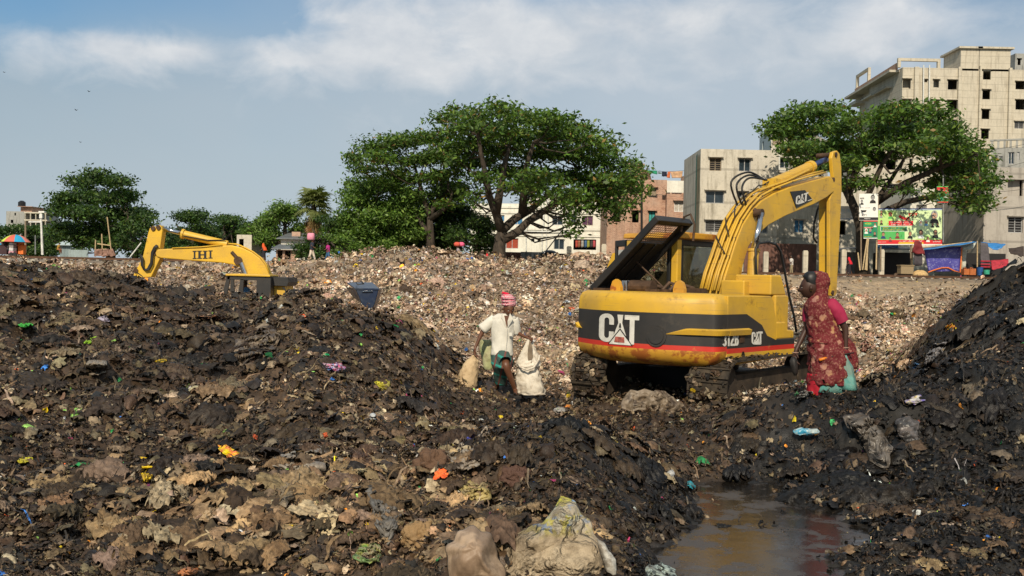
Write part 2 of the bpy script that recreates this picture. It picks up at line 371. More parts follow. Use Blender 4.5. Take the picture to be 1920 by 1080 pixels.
BRIGHT = [(.75, .55, .02), (.7, .12, .03), (.03, .30, .09), (.04, .16, .5), (.6, .62, .6), (.5, .06, .2), (.75, .3, .03), (.25, .5, .1)]
PAL_L = ([(.50, .38, .27), (.40, .28, .18), (.58, .49, .38), (.22, .14, .085), (.09, .06, .035), (.66, .61, .54), (.46, .30, .22)]+BRIGHT, [28, 26, 14, 14, 11, 5, 8]+[.7, .15, .25, .3, 1.5, .15, .35, .25])
PAL_D = ([(.058, .037, .022), (.030, .021, .014), (.105, .067, .038), (.016, .013, .011), (.19, .145, .092), (.33, .26, .175), (.13, .097, .052)]+BRIGHT, [28, 20, 22, 11, 9, 4.5, 12]+[.3, .15, .25, .18, .5, .1, .25, .3])
PAL_B = ([(.009, .007, .0055), (.017, .0125, .009), (.034, .024, .016), (.008, .0075, .0075), (.10, .08, .055)]+BRIGHT, [34, 28, 20, 16, 4.5]+[.22, .1, .08, .2, .35, .1, .2, .1])  # wet sludge; the right foreground's shade is mixed into these near-black tones too
PAL_T = ([(.37, .25, .135), (.25, .165, .09), (.11, .072, .042), (.44, .34, .22), (.05, .034, .02), (.24, .17, .115)]+BRIGHT, [24, 24, 18, 8, 16, 10]+[.5, .3, .2, .15, .5, .1, .3, .4])
def scatter(n, spx, spy0, spy1, proto, fq, r, size, zone=None, tilt=(.0, 1.0), lift=.3, pxr=(-180, 2100), yr=None):
    """throws n scraps; even density per picture area -> density falls with distance. size: (lo,hi) px"""
    px = r.uniform(pxr[0], pxr[1], n)
    if yr: ly = 1/r.uniform(1/yr[1], 1/yr[0], n)
    Y = ly; X = (px-960)/F*Y
    pxx, li, bl, sa, tn = zones(X, Y)
    return X, Y, li, bl, sa, tn
def place(X, Y, sz, cols, proto, fq, r, tilt, lift, name, mat, smooth=False):
    n = len(X); e = .04
    z = ground_h(X, Y); gx = (base_h(X+.15, Y)-base_h(X-.15, Y))/.3; gy = (base_h(X, Y+.15)-base_h(X, Y-.15))/.3
    k = r.integers(0, len(proto), n); V = proto[k]
    R = rotmats(r.uniform(0, 6.283, n), r.uniform(tilt[0], tilt[1], n)**1.0, r.uniform(0, 6.283, n))
    flat = np.stack([np.ones(n), np.ones(n), r.uniform(.5, 1.3, n)], -1)
    V = np.einsum('nij,nvj->nvi', R, V*flat[:, None, :])*sz[:, None, None]
    V[:, :, 2] += V[:, :, 0]*gx[:, None]+V[:, :, 1]*gy[:, None]
    top = (RNG.uniform(0, 1, n)**1.5*.0075*Y*(1 if V.shape[1] < 16 else .3))
    V += np.stack([X, Y, z+lift*sz+top], -1)[:, None, :]
    m = V.shape[1]; FQ = (fq[None]+(np.arange(n)*m)[:, None, None]).reshape(-1, 4)
    C = np.repeat(cols, m, 0)
    return tag(npmesh(name, V.reshape(-1, 3), FQ, mat, None, C, smooth), kind='stuff')
p_small, f_small = protos(2, 3, 60, 11, fold=.4)
def drapes(nx, n, seed, dome=.3, fold=.12):
    "rounded, domed, wrinkled cloths and bags whose ragged rims lie down on the ground"
    r = np.random.default_rng(seed); g = np.linspace(-1, 1, nx+1); u, v = np.meshgrid(g, g); x0 = u*np.sqrt(1-v*v/2); y0 = v*np.sqrt(1-u*u/2); rr = np.sqrt(x0*x0+y0*y0); th = np.arctan2(y0, x0); out = []
    for k in range(n):
        R = 1+.5*vnoise(np.cos(th)*1.1+k*5.1, np.sin(th)*1.1, seed)+.14*vnoise(np.cos(th)*3.+k*3, np.sin(th)*3., seed+1)
        asp = r.uniform(.35, 1.0); x = x0*R*.5*asp; y = y0*R*.5; a = r.uniform(-.6, .6); fx = x*math.cos(a)-y*math.sin(a); fy = x*math.sin(a)+y*math.cos(a)
        z = dome*r.uniform(.3, 1.2)*asp*(1-rr**2.2)
        z = z+fold*(.5-np.abs(vnoise(fx*r.uniform(9, 15)+k, fy*r.uniform(1.5, 4), seed+2)))*(.6+.5*rr)+fold*.6*(.4-np.abs(vnoise(x*8+k, y*8, seed+3)))+fold*.3*vnoise(x*19+k, y*19, seed+4)
        z = z+.09*rr**3*vnoise(np.cos(th)*2+k, np.sin(th)*2, seed+5)
        x = x+fold*.5*vnoise(x*7+k, y*7+3, seed+6); y = y+fold*.5*vnoise(x*7+9+k, y*7, seed+7); out.append(np.stack([x, y, z], -1).reshape(-1, 3))
    ii = np.arange((nx+1)**2).reshape(nx+1, nx+1); return np.array(out), np.stack([ii[:-1, :-1], ii[:-1, 1:], ii[1:, 1:], ii[1:, :-1]], -1).reshape(-1, 4)
p_mid, f_mid = drapes(6, 60, 12, .35, .22); p_big, f_big = drapes(24, 40, 13, .34, .17)
def strings(n, seed):
    r = np.random.default_rng(seed); out = []; m = 7
    for k in range(n):
        a = np.cumsum(r.normal(0, .45, m)); c = np.cumsum(np.stack([np.cos(a), np.sin(a)], -1), 0)/m; c -= c.mean(0)
        z = .12*np.cumsum(r.normal(size=m)); w = r.uniform(.02, .06)*(1-.6*np.abs(np.linspace(-1, 1, m)))
        nx = -np.sin(a)*w; ny = np.cos(a)*w
        out.append(np.stack([np.stack([c[:, 0]-nx, c[:, 1]-ny, z], -1), np.stack([c[:, 0]+nx, c[:, 1]+ny, z+.5*w], -1)], 0).reshape(-1, 3))
    return np.array(out), np.array([[i, i+1, m+i+1, m+i] for i in range(m-1)])
p_str, f_str = strings(60, 17)
def batch(name, n, yr, szpx, proto, fq, which, seed, bright=1.0, tilt=(0, 1.0), lift=.12, mat=None, pxr=(-200, 2120), pal_=None, smooth=False, maxm=1e9):
    r = np.random.default_rng(seed)
    px = r.uniform(*pxr, n); Y = 1/r.uniform(1/yr[1], 1/yr[0], n); X = (px-960)/F*Y
    _, li, bl, sa, tn = zones(X, Y); u = r.random(n)
    w = {'L': li*(1-sa*.93), 'D': (1-li)*(1-bl*.80)*(1-.75*tn), 'B': bl*.86*(1-li), 'T': tn*(1-bl)}[which]
    # no scraps floating on the open water
    sub = ground_h(X, Y) < np.where(px > 1190, .045, np.where(Y < 6.8, .135, .13)); w = np.where(sub & (Y < 10.2), w*.04, w)
    w = np.where((px > 835) & (px < 1165) & (Y < 6.75), w*.25, w)
    if which == 'L': w = w*np.where(px < 600, 1-.96*sst(46, 54, Y), 1)*np.where(px > 1380, 1-.75*sst(33, 46, Y), 1)
    if which == 'L': w = w*(.25+.75*sst(-.55, -.2, vnoise(X*.45, Y*.35, 55)+.35*vnoise(X*1.6, Y*1.3, 56)))
    if szpx[1] > 35: w = np.where(((px > 820) & (px < 1320) & (Y > 10.5) & (Y < 15.6)) | ((px > 1420) & (px < 1630) & (Y > 10.2) & (Y < 12.6)), w*.06, w)
    keep = u < w; X, Y = X[keep], Y[keep]; n = len(X)
    sz = np.minimum(r.uniform(0, 1, n)**1.8*(szpx[1]-szpx[0])+szpx[0], 1e9)*Y/F; sz = np.minimum(sz, maxm)
    pp, pw = {'L': PAL_L, 'D': PAL_D, 'B': PAL_B, 'T': PAL_T}[which]; pw = [w_*(1 if i < len(pp)-8 else bright) for i, w_ in enumerate(pw)]
    c = pal(pp, pw, n, r)
    if which == 'L': c = c*np.exp(.6*vnoise(X*.22, Y*.2, 77)[:, None]+.35*vnoise(X*.9, Y*.8, 79)[:, None]+.02)
    if which == 'D': c = c*np.exp(.9*vnoise(X*.55+3, Y*.4, 78)[:, None]+.15)
    return place(X, Y, sz, c, proto, fq, r, tilt, lift, name, mat, smooth)
batch('pale_litter', 190000, (13, 64), (3., 9.5), p_small, f_small, 'L', 1, 1, (0, 1.3), .15, M_DRY)
batch('pale_litter', 9000, (13, 62), (8, 17), p_mid, f_mid, 'L', 2, 1, (0, 1.1), .1, M_DRY)
batch('pale_litter', 2600, (13, 60), (14, 36), p_mid, f_mid, 'L', 21, .5, (0, .8), .06, M_DRY)
batch('dark_litter', 140000, (4.6, 26), (3.5, 13), p_small, f_small, 'D', 3, .8, (0, 1.3), .12, M_WET)
batch('dark_litter', 20000, (4.6, 25), (12, 40), p_mid, f_mid, 'D', 4, .3, (0, .9), .05, M_WET, smooth=True)
batch('dark_strings', 20000, (4.6, 22), (10, 50), p_str, f_str, 'D', 41, .3, (0, .9), .1, M_WET)
batch('dark_rags', 1100, (5.2, 20), (34, 85), p_big, f_big, 'D', 5, .04, (0, .4), .04, M_WET, smooth=True)
batch('black_litter', 75000, (5.0, 24), (3.5, 13), p_small, f_small, 'B', 6, .8, (0, 1.3), .1, M_BLK)
batch('black_litter', 8000, (5.2, 22), (13, 38), p_mid, f_mid, 'B', 7, .25, (0, .7), .02, M_BLK, smooth=True)
batch('black_strings', 14000, (5.2, 22), (14, 60), p_str, f_str, 'B', 71, .3, (0, .7), .06, M_BLK)
batch('black_rags', 620, (7, 20), (36, 100), p_big, f_big, 'B', 8, .03, (0, .35), .03, M_BLK, smooth=True)
batch('muddy_litter', 30000, (5, 10), (4, 18), p_small, f_small, 'T', 9, .8, (0, 1.3), .12, M_DRY)
batch('muddy_litter', 9000, (5, 10), (18, 56), p_mid, f_mid, 'T', 10, .25, (0, .9), .05, M_DRY, smooth=True)
batch('muddy_strings', 3500, (5, 10), (20, 80), p_str, f_str, 'T', 101, .4, (0, .8), .1, M_DRY)
batch('muddy_rags', 1300, (5.5, 9), (40, 115), p_big, f_big, 'T', 12, .03, (0, .5), .07, M_DRY, smooth=True)
# ------------------------------------------------------------------ railway
plain('rusty_steel', (.13, .065, .035), .6, .4, .3, 3); plain('concrete_sleeper', (.30, .27, .23), .9)
rt_ = thing('railway_track', 'long straight railway track on the embankment beyond the rubbish', 'railway track', (0, 75, 2.6))
for dy in (-.8, .8):
    k = MB(); n = 60
    for i in range(n):
        x0 = -75+150*i/n; x1 = x0+150/n
        k.bbox((x0, dy-.035, .17), (x1, dy+.035, .21)); k.bbox((x0, dy-.009, .07), (x1, dy+.009, .169)); k.bbox((x0, dy-.07, .05), (x1, dy+.07, .0699))
    k.build('rail', MATS['rusty_steel'], rt_)
k = MB()
for i in range(230): k.bbox((-75+i*.65, -1.35, -.12), (-74.78+i*.65, 1.35, .049))
tag(k.build('sleeper', MATS['concrete_sleeper'], rt_), kind='stuff')
# ------------------------------------------------------------------ wall materials
def wall_mat(name, base, stain, course=0, streak=.5, brick=False, scale=1.0):
    t = NT(name); p = t.pos(); pv = t.pos((1, 1, .12)); f = t.ramp(t.noise(.9*scale, 7, .62, p), [(.36, 0.), (.68, 1.)])
    st = t.ramp(t.noise(2.2*scale, 6, .62, pv), [(.5, 0.), (.72, 1.)])
    col = t.mix(t.math('MULTIPLY', f, .55), base, tuple(c*.78 for c in base)); col = t.mix(t.math('MULTIPLY', st, streak), col, stain)
    col = t.mix(t.math('MULTIPLY', t.ramp(t.noise(4.3*scale, 8, .7, p), [(.52, 0.), (.62, 1.)]), .25), col, stain)
    if course:       # pour joints of the concrete frame
        s = t.n('ShaderNodeSeparateXYZ'); t.l(p, s.inputs[0]); z = t.math('FRACT', t.math('DIVIDE', s.outputs[2], course))
        ln = t.math('LESS_THAN', z, .07); col = t.mix(t.math('MULTIPLY', ln, .5), col, tuple(c*.45 for c in base))
    if brick:
        b = t.n('ShaderNodeTexBrick'); s = t.n('ShaderNodeSeparateXYZ'); t.l(p, s.inputs[0]); cb = t.n('ShaderNodeCombineXYZ')
        t.l(t.math('ADD', s.outputs[0], s.outputs[1]), cb.inputs[0]); t.l(s.outputs[2], cb.inputs[1]); t.l(cb.outputs[0], b.inputs[0])
        b.inputs['Scale'].default_value = 2.2; b.inputs['Color1'].default_value = (.27, .10, .055, 1); b.inputs['Color2'].default_value = (.46, .24, .15, 1)
        b.inputs['Mortar'].default_value = (.40, .33, .27, 1); b.inputs['Mortar Size'].default_value = .03; b.inputs['Bias'].default_value = .1
        col = t.mix(t.math('MULTIPLY', st, .5), t.mix(f, b.outputs[0], t.mix(.5, b.outputs[0], (.5, .38, .3))), stain)
    t.set(col, .9, 0, .2); return t.m
wall_mat('raw_concrete', (.54, .49, .395), (.25, .215, .165), 1.05, .75)
wall_mat('aged_concrete', (.56, .52, .44), (.17, .15, .11), 3.1, .85)
wall_mat('grey_render', (.40, .37, .33), (.19, .17, .15), 3.0, .8)
wall_mat('white_render', (.74, .72, .64), (.38, .36, .30), 0, .5)
wall_mat('pale_yellow_render', (.75, .76, .58), (.5, .5, .38), 0, .3)
wall_mat('brick_wall', (.4, .2, .12), (.12, .08, .055), 0, .75, True)
wall_mat('mossy_concrete', (.34, .34, .32), (.09, .09, .08), 0, .9)
wall_mat('blue_grey_render', (.42, .50, .52), (.2, .22, .22), 0, .7)
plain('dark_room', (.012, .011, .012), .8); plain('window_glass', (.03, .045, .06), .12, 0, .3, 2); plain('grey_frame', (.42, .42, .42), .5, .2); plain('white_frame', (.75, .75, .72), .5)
plain('timber_shutter', (.30, .24, .17), .8); plain('curtain_blue', (.06, .2, .38), .9); plain('curtain_purple', (.10, .04, .09), .9); plain('roof_slab', (.36, .33, .28), .9)
plain('curtain_red', (.35, .06, .03), .9); plain('curtain_pale', (.5, .46, .4), .9); plain('curtain_teal', (.05, .35, .33), .9); plain('pvc_pipe', (.72, .72, .68), .5); plain('iron_sheet', (.20, .21, .22), .5, .3, .3, 2)
plain('brown_corrugated', (.16, .075, .055), .7, .1, .3, 2); plain('black_plastic', (.012, .012, .014), .35); plain('scaffold_net', (.04, .20, .13), .9)
class Fac:
    "a facade seen in the picture: foot line from (pxL, depth YL) to (pxR, depth YR)"
    def __init__(s, pxL, YL, pxR, YR):
        s.a = P(pxL, 500, YL); s.b = P(pxR, 500, YR); s.a.z = s.b.z = 0; s.u = (s.b-s.a); s.w = s.u.length; s.u.normalize()
        s.n = Vector((s.u.y, -s.u.x, 0))                      # outward, towards the camera
    def uv(s, px, py):
        d = ray(px, py); t = (s.a-CAM).dot(s.n)/d.dot(s.n); q = CAM+d*t; return ((q-s.a).dot(s.u), q.z)
    def p(s, u, z, off=0): return s.a+s.u*u+s.n*off+Vector((0, 0, z))
def facade(k, fc, z0, z1, ops, depth=.22, mi=0):
    us = sorted({0, fc.w, *[o[0] for o in ops], *[o[1] for o in ops]}); zs = sorted({z0, z1, *[o[2] for o in ops], *[o[3] for o in ops]})
    for i in range(len(us)-1):
        for j in range(len(zs)-1):
            uc = (us[i]+us[i+1])/2; zc = (zs[j]+zs[j+1])/2
            if any(o[0] < uc < o[1] and o[2] < zc < o[3] for o in ops): continue
            k.add([fc.p(us[i], zs[j]), fc.p(us[i+1], zs[j]), fc.p(us[i+1], zs[j+1]), fc.p(us[i], zs[j+1])], [(0, 1, 2, 3)], mi)
    for o in ops:
        r = [(o[0], o[2]), (o[1], o[2]), (o[1], o[3]), (o[0], o[3])]
        for a in range(4):
            b = (a+1) % 4; k.add([fc.p(*r[a]), fc.p(*r[b]), fc.p(*r[b], -depth), fc.p(*r[a], -depth)], [(0, 1, 2, 3)], mi)
def window(fc, o, style, parent, depth=.22):
    u0, u1, z0, z1 = o; k = MB(); q = lambda u, z, d: fc.p(u, z, d)
    def slab(a, b, c, d, f0, f1, mi=0):
        k.add([q(a, c, f0), q(b, c, f0), q(b, d, f0), q(a, d, f0), q(a, c, f1), q(b, c, f1), q(b, d, f1), q(a, d, f1)], [(0, 1, 2, 3), (7, 6, 5, 4), (0, 4, 5, 1), (1, 5, 6, 2), (2, 6, 7, 3), (3, 7, 4, 0)], mi)
    if style == 'open':
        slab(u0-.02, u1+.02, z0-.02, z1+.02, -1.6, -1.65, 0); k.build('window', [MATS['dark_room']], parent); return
    mats = {'glass': ['window_glass', 'grey_frame'], 'white': ['curtain_pale', 'white_frame'], 'blue': ['curtain_blue', 'grey_frame'], 'purple': ['curtain_purple', 'timber_shutter'], 'red': ['curtain_red', 'grey_frame'],
            'shutter': ['timber_shutter', 'timber_shutter'], 'teal': ['curtain_teal', 'dark_room'], 'bars': ['dark_room', 'grey_frame'], 'dark': ['dark_room', 'timber_shutter'], 'glassw': ['window_glass', 'white_frame']}[style]
    slab(u0-.02, u1+.02, z0-.02, z1+.02, -depth+.02, -depth-.04, 0)
    t = .07
    for a, b, c, d in ((u0, u0+t, z0, z1), (u1-t, u1, z0, z1), (u0+t, u1-t, z0, z0+t), (u0+t, u1-t, z1-t, z1), ((u0+u1)/2-t/2, (u0+u1)/2+t/2, z0+t, z1-t)):
        slab(a+.001, b-.001, c+.001, d-.001, -depth+.09, -depth+.021, 1)
    if style in ('bars', 'dark'):
        for i in range(1, 6): z = z0+(z1-z0)*i/6; slab(u0+t, u1-t, z-.015, z+.015, -depth+.12, -depth+.095, 1)
    k.build('window', [MATS[x] for x in mats], parent)
def sill(k, fc, o, mi=0, out=.35, top=True):
    z = o[3] if top else o[2]; a = o[0]-.15; b = o[1]+.15
    v = [fc.p(a, z+.02, .0), fc.p(b, z+.02, .0), fc.p(b, z+.02, out), fc.p(a, z+.02, out)]
    k.prism(v, (0, 0, .09), mi)
def building(name, label, cat, fc, z0, pytop, wins, mat, depth=9, side=None, sideops=None, parapet=.0, extra=None, sills=True, group=None, roofmat='roof_slab'):
    "wins: (x0,y0,x1,y1,style) picture rectangles"
    z1 = fc.uv((0)+pytop[0], pytop[1])[1] if isinstance(pytop, tuple) else pytop
    root = thing(name, label, cat, group=group); ops = []
    for w in wins:
        a = fc.uv(w[0], w[3]); b = fc.uv(w[2], w[1]); ops.append((max(.05, a[0]), min(fc.w-.05, b[0]), a[1], b[1]))
    for i in range(len(ops)):     # snap rows together
        for j in range(i):
            if abs(ops[i][2]-ops[j][2]) < .25: ops[i] = (*ops[i][:2], ops[j][2], ops[i][3])
            if abs(ops[i][3]-ops[j][3]) < .25: ops[i] = (*ops[i][:3], ops[j][3])
    k = MB(); facade(k, fc, z0, z1, ops); back = -fc.n*depth
    A, B = fc.p(0, 0), fc.p(fc.w, 0)
    for a, b in ((A, A+back), (B, B+back), (A+back, B+back)):
        k.add([a+Vector((0, 0, z0)), b+Vector((0, 0, z0)), b+Vector((0, 0, z1)), a+Vector((0, 0, z1))], [(0, 1, 2, 3)])
    if sills:
        for o, w in zip(ops, wins):
            if w[4] != 'bars' or 1: sill(k, fc, o)
    k.build('wall', [MATS[mat]], root)
    r = MB(); zz = z1-.35
    r.add([A+back*.001+Vector((0, 0, zz)), B+back*.001+Vector((0, 0, zz)), B+back*.999+Vector((0, 0, zz)), A+back*.999+Vector((0, 0, zz))], [(0, 1, 2, 3)])
    r.build('roof', [MATS[roofmat]], root)
    for o, w in zip(ops, wins): window(fc, o, w[4], root)
    return root, z1, ops
def fslab(k, fc, x0, y0, x1, y1, off0, off1, mi=0):
    a = fc.uv(x0, y1); b = fc.uv(x1, y0); v = [fc.p(a[0], a[1], off0), fc.p(b[0], a[1], off0), fc.p(b[0], b[1], off0), fc.p(a[0], b[1], off0)]
    k.prism(v, fc.n*(off1-off0), mi)
# --- unfinished concrete tower on the right
fc = Fac(1683, 150, 1925, 150)
W_ = []
for y in (148, 186, 223): W_.append((1690, y, 1708, y+18, 'open'))
for y in (148, 186): W_ += [(1750, y+1, 1761, y+16, 'open'), (1777, y+1, 1795, y+17, 'open'), (1733, y, 1739, y+6, 'open')]
W_ += [(1777, 224, 1795, 240, 'open'), (1777, 262, 1795, 278, 'open'), (1777, 300, 1795, 316, 'open'), (1750, 262, 1761, 277, 'open')]
W_ += [(1775, 338, 1793, 354, 'open'), (1700, 300, 1718, 316, 'open'), (1700, 338, 1718, 354, 'open'), (1740, 338, 1756, 354, 'open')]
for i, y in enumerate((131, 168, 205, 242, 279)): W_.append((1843-i*1.2, y, 1858-i*1.2, y+18, 'open'))
for y in (150, 187): W_.append((1904, y, 1922, y+17, 'open'))
W_.append((1902, 225, 1920, 241, 'bars'))
tower, tz, _ = building('apartment_tower', 'tall unfinished raw concrete apartment tower with glassless window holes', 'apartment tower', fc, 0, (1690, 126), W_, 'raw_concrete', 14)
k = MB()      # pilasters and raised roof rooms
for x0, x1, y0 in ((1829, 1836, 124), (1886, 1891, 128), (1792, 1796, 126), (1712, 1714, 126)): fslab(k, fc, x0, y0, x1, 500, .01, .4)
for x0, x1, y0, y1, d in ((1801, 1836, 92, 126.5, -6), (1836.2, 1895, 93, 126.5, -3)):
    a = fc.uv(x0, y1); b = fc.uv(x1, y0); v = [fc.p(a[0], tz-.3, .0), fc.p(b[0], tz-.3, .0), fc.p(b[0], b[1], .0), fc.p(a[0], b[1], .0)]; k.prism(v, fc.n*d)
    v = [fc.p(a[0]-.4, b[1]+.003, .4), fc.p(b[0]+.4, b[1]+.003, .4), fc.p(b[0]+.4, b[1]+.3, .4), fc.p(a[0]-.4, b[1]+.3, .4)]; k.prism(v, fc.n*(d-.8))
k.build('stair_tower', [MATS['raw_concrete']], tower)
k = MB()
def uframe(x0, x1, y0, y1, w=.42):
    a = fc.uv(x0, y1); b = fc.uv(x1, y0)
    for (ua, ub, za, zb) in ((a[0], a[0]+w, tz, b[1]-w), (b[0]-w, b[0], tz, b[1]-w), (a[0], b[0], b[1]-w+.001, b[1])):
        k.prism([fc.p(ua, za, -.05), fc.p(ub, za, -.05), fc.p(ub, zb, -.05), fc.p(ua, zb, -.05)], fc.n*-.45)
uframe(1684, 1764, 110, 126); k.build('roof_frame', [MATS['raw_concrete']], tower)
k = MB(); 
for x in (1732, 1743): k.tube([P(x, 122, 149.6), P(x-2, 300, 149.6)], .09, 6)
k.build('drain_pipe', [MATS['pvc_pipe']], tower)
# its left wing, receding, with balconies
f2 = Fac(1604, 172, 1682, 151.2); zt2 = f2.uv(1680, 142)[1]
W2 = [(1668, 155, 1674, 170, 'open'), (1652, 160, 1657, 172, 'open'), (1668, 192, 1674, 207, 'open'), (1612, 180, 1619, 192, 'open'), (1632, 166, 1637, 172, 'open'), (1632, 202, 1637, 208, 'open'), (1650, 196, 1655, 207, 'open')]
wing, wz, _ = building('apartment_tower', 'balconied left wing of the unfinished tower with a jutting roof edge', 'apartment block', f2, 0, zt2, W2, 'raw_concrete', 6, sills=False)
k = MB()
a = f2.p(-2.5, wz+.01, 0); b = f2.p(f2.w, wz+.01, 0); k.prism([a+f2.n*1.9, b+f2.n*1.9, b-f2.n*8, a-f2.n*8], (0, 0, .35)); k.build('roof_edge', [MATS['raw_concrete']], wing)
k = MB(); a = f2.p(0, wz+.37, .9); b = f2.p(f2.w, wz+.37, .9); k.prism([a, b, b-f2.n*.25, a-f2.n*.25], (0, 0, 1.0)); k.build('parapet', [MATS['brick_wall']], wing)
k = MB(); u0 = .5; u1 = u0+(f2.w*.32); w = .4
for ua, ub, za, zb in ((u0, u0+w, wz+1.38, wz+3.2), (u1-w, u1, wz+1.38, wz+3.2), (u0, u1, wz+3.201, wz+3.6)): k.prism([f2.p(ua, za, .9), f2.p(ub, za, .9), f2.p(ub, zb, .9), f2.p(ua, zb, .9)], f2.n*-.45)
k.build('roof_frame', [MATS['raw_concrete']], wing)
for x0, x1, y in ((1652, 1679, 165), (1631, 1651, 176), (1608, 1622, 187), (1652, 1679, 203), (1631, 1651, 213), (1608, 1622, 224)):
    k = MB(); a = f2.uv(x0, y+14); b = f2.uv(x1, y)
    k.prism([f2.p(a[0], a[1], .0), f2.p(b[0], a[1], .0), f2.p(b[0], a[1], 1.5), f2.p(a[0], a[1], 1.5)], (0, 0, .2))
    k.prism([f2.p(a[0], a[1]+.2, 1.5), f2.p(b[0], a[1]+.2, 1.5), f2.p(b[0], b[1], 1.5), f2.p(a[0], b[1], 1.5)], f2.n*-.15)
    k.prism([f2.p(b[0]-.15, a[1]+.2, 1.34), f2.p(b[0], a[1]+.2, 1.34), f2.p(b[0], b[1], 1.34), f2.p(b[0]-.15, b[1], 1.34)], f2.n*-1.33)
    k.build('balcony', [MATS['raw_concrete']], wing)
# farther tower top at the very edge
fc = Fac(1893, 175, 1990, 175)
building('apartment_tower', 'dark concrete rooftop just visible at the right edge behind the raw concrete tower', 'apartment block', fc, 0, (1900, 100), [(1908, 110, 1914, 122, 'open')], 'mossy_concrete', 10)
# --- grey houses at the right edge
fc = Fac(1842, 88, 1990, 88)
_, gzt, _ = building('grey_house', 'grey rendered house at the right edge with a barred white window above the market tents', 'house', fc, 0, (1850, 313), [(1889, 338, 1918, 367, 'open'), (1890, 407, 1918, 436, 'bars')], 'grey_render', 10)
f2 = Fac(1794, 96, 1841, 88.8)
gs, gz2, _ = building('grey_house', 'shaded side of the grey house with two narrow windows beyond the blue tarpaulin', 'house', f2, 0, gzt-.02, [(1802, 412, 1810, 440, 'glass'), (1826, 407, 1835, 438, 'glass'), ], 'grey_render', 3)
fc = Fac(1852, 99, 1990, 96)
ms, mz, _ = building('old_house', 'weathered mossy house with an ornate roof railing above the grey house at right edge', 'house', fc, 0, (1860, 278), [(1858, 293, 1870, 309, 'glass'), (1890, 285, 1902, 304, 'glass'), (1907, 280, 1912, 300, 'glass'), (1873, 290, 1880, 300, 'glass')], 'mossy_concrete', 8, sills=False)
k = MB()
for i in range(14): u = i*.55; k.prism([fc.p(u, mz, .05), fc.p(u+.2, mz, .05), fc.p(u+.2, mz+.7, .05), fc.p(u, mz+.7, .05)], fc.n*-.2)
k.prism([fc.p(-.1, mz+.7, .1), fc.p(fc.w, mz+.7, .1), fc.p(fc.w, mz+.85, .1), fc.p(-.1, mz+.85, .1)], fc.n*-.3); k.build('balustrade', [MATS['mossy_concrete']], ms)
# --- four-storey weathered concrete house behind the boom
fc = Fac(1309, 93, 1455, 93)
w4 = [(1330, 296, 1353, 320, 'dark'), (1385, 296, 1408, 320, 'glass'), (1323, 358, 1358, 381, 'glass'), (1383, 357, 1401, 370, 'glass'), (1322, 413, 1358, 435, 'bars'), (1384, 413, 1402, 433, 'glass'), (1420, 413, 1440, 433, 'glass'), (1425, 357, 1440, 372, 'glass')]
ch, cz, _ = building('concrete_house', 'three storey weathered pale concrete house behind the arm of the big excavator', 'house', fc, 0, (1320, 279), w4, 'aged_concrete', 9)
f2 = Fac(1301, 101, 1308.8, 93.1); ng = MB(); ng.add([f2.p(0, 1, .3), f2.p(f2.w, 1, .3), f2.p(f2.w, cz-.4, .3), f2.p(0, cz-.4, .3)], [(0, 1, 2, 3)]); ng.build('safety_net', [MATS['scaffold_net']], ch)
fc = Fac(1455.3, 95, 1540, 95)
w5 = [(1440+22, 297, 1459+22, 315, 'glass'), (1489, 300, 1505, 318, 'glass'), (1489, 412, 1508, 436, 'blue'), (1462, 357, 1478, 374, 'glass')]
c5, cz5, _ = building('concrete_house', 'bare concrete house with white drain pipes between the arm and the right tree', 'house', fc, 0, (1460, 292), w5, 'aged_concrete', 8)
k = MB(); k.tube([P(1437+24, 291, 94.6), P(1437+24, 318, 94.6), P(1468+22, 322, 94.6), P(1470+22, 288, 94.6), P(1520, 286, 94.6)], .09, 6); k.tube([P(1434+26, 330, 94.6), P(1458, 430, 94.6)], .08, 6); k.build('drain_pipe', [MATS['pvc_pipe']], c5)
fc = Fac(1440, 103, 1510, 101)
building('roof_house', 'old plastered upper storey with a wooden window above the pipes left of the right tree', 'house', fc, 0, (1445, 250), [(1448, 253, 1463, 273, 'shutter'), (1475, 252, 1490, 262, 'open')], 'aged_concrete', 8, sills=False)
f2 = Fac(1419, 110, 1439, 104); building('roof_house', 'pale blue side wall of the old upper storey with two narrow windows', 'house', f2, 0, (1436, 250), [(1421, 270, 1424, 282, 'open'), (1429, 263, 1432, 282, 'open')], 'blue_grey_render', 3, sills=False)
# rear wall behind the right tree and stalls
fc = Fac(1541, 100, 1640, 100)
building('shop_house', 'low plastered shop house with a pale blue sign board behind the right tree trunk', 'house', fc, 0, (1550, 340), [(1572, 415, 1586, 440, 'open')], 'aged_concrete', 8)
fc = Fac(1600, 112, 1700, 112)
building('shop_house', 'dusky concrete house with a grille window behind the crown of the right tree', 'house', fc, 0, (1650, 262), [(1660, 300, 1680, 318, 'open'), (1660, 346, 1690, 368, 'bars'), (1625, 346, 1645, 368, 'open')], 'raw_concrete', 8)
fc = Fac(1704, 98, 1795, 98)
building('white_shop', 'white painted building behind the large election billboard', 'building', fc, 0, (1710, 352), [(1718, 385, 1738, 391, 'bars'), (1789, 430, 1794, 440, 'dark'), (1753, 386, 1760, 398, 'dark'), (1788, 370, 1794, 384, 'dark')], 'white_render', 8, sills=False)
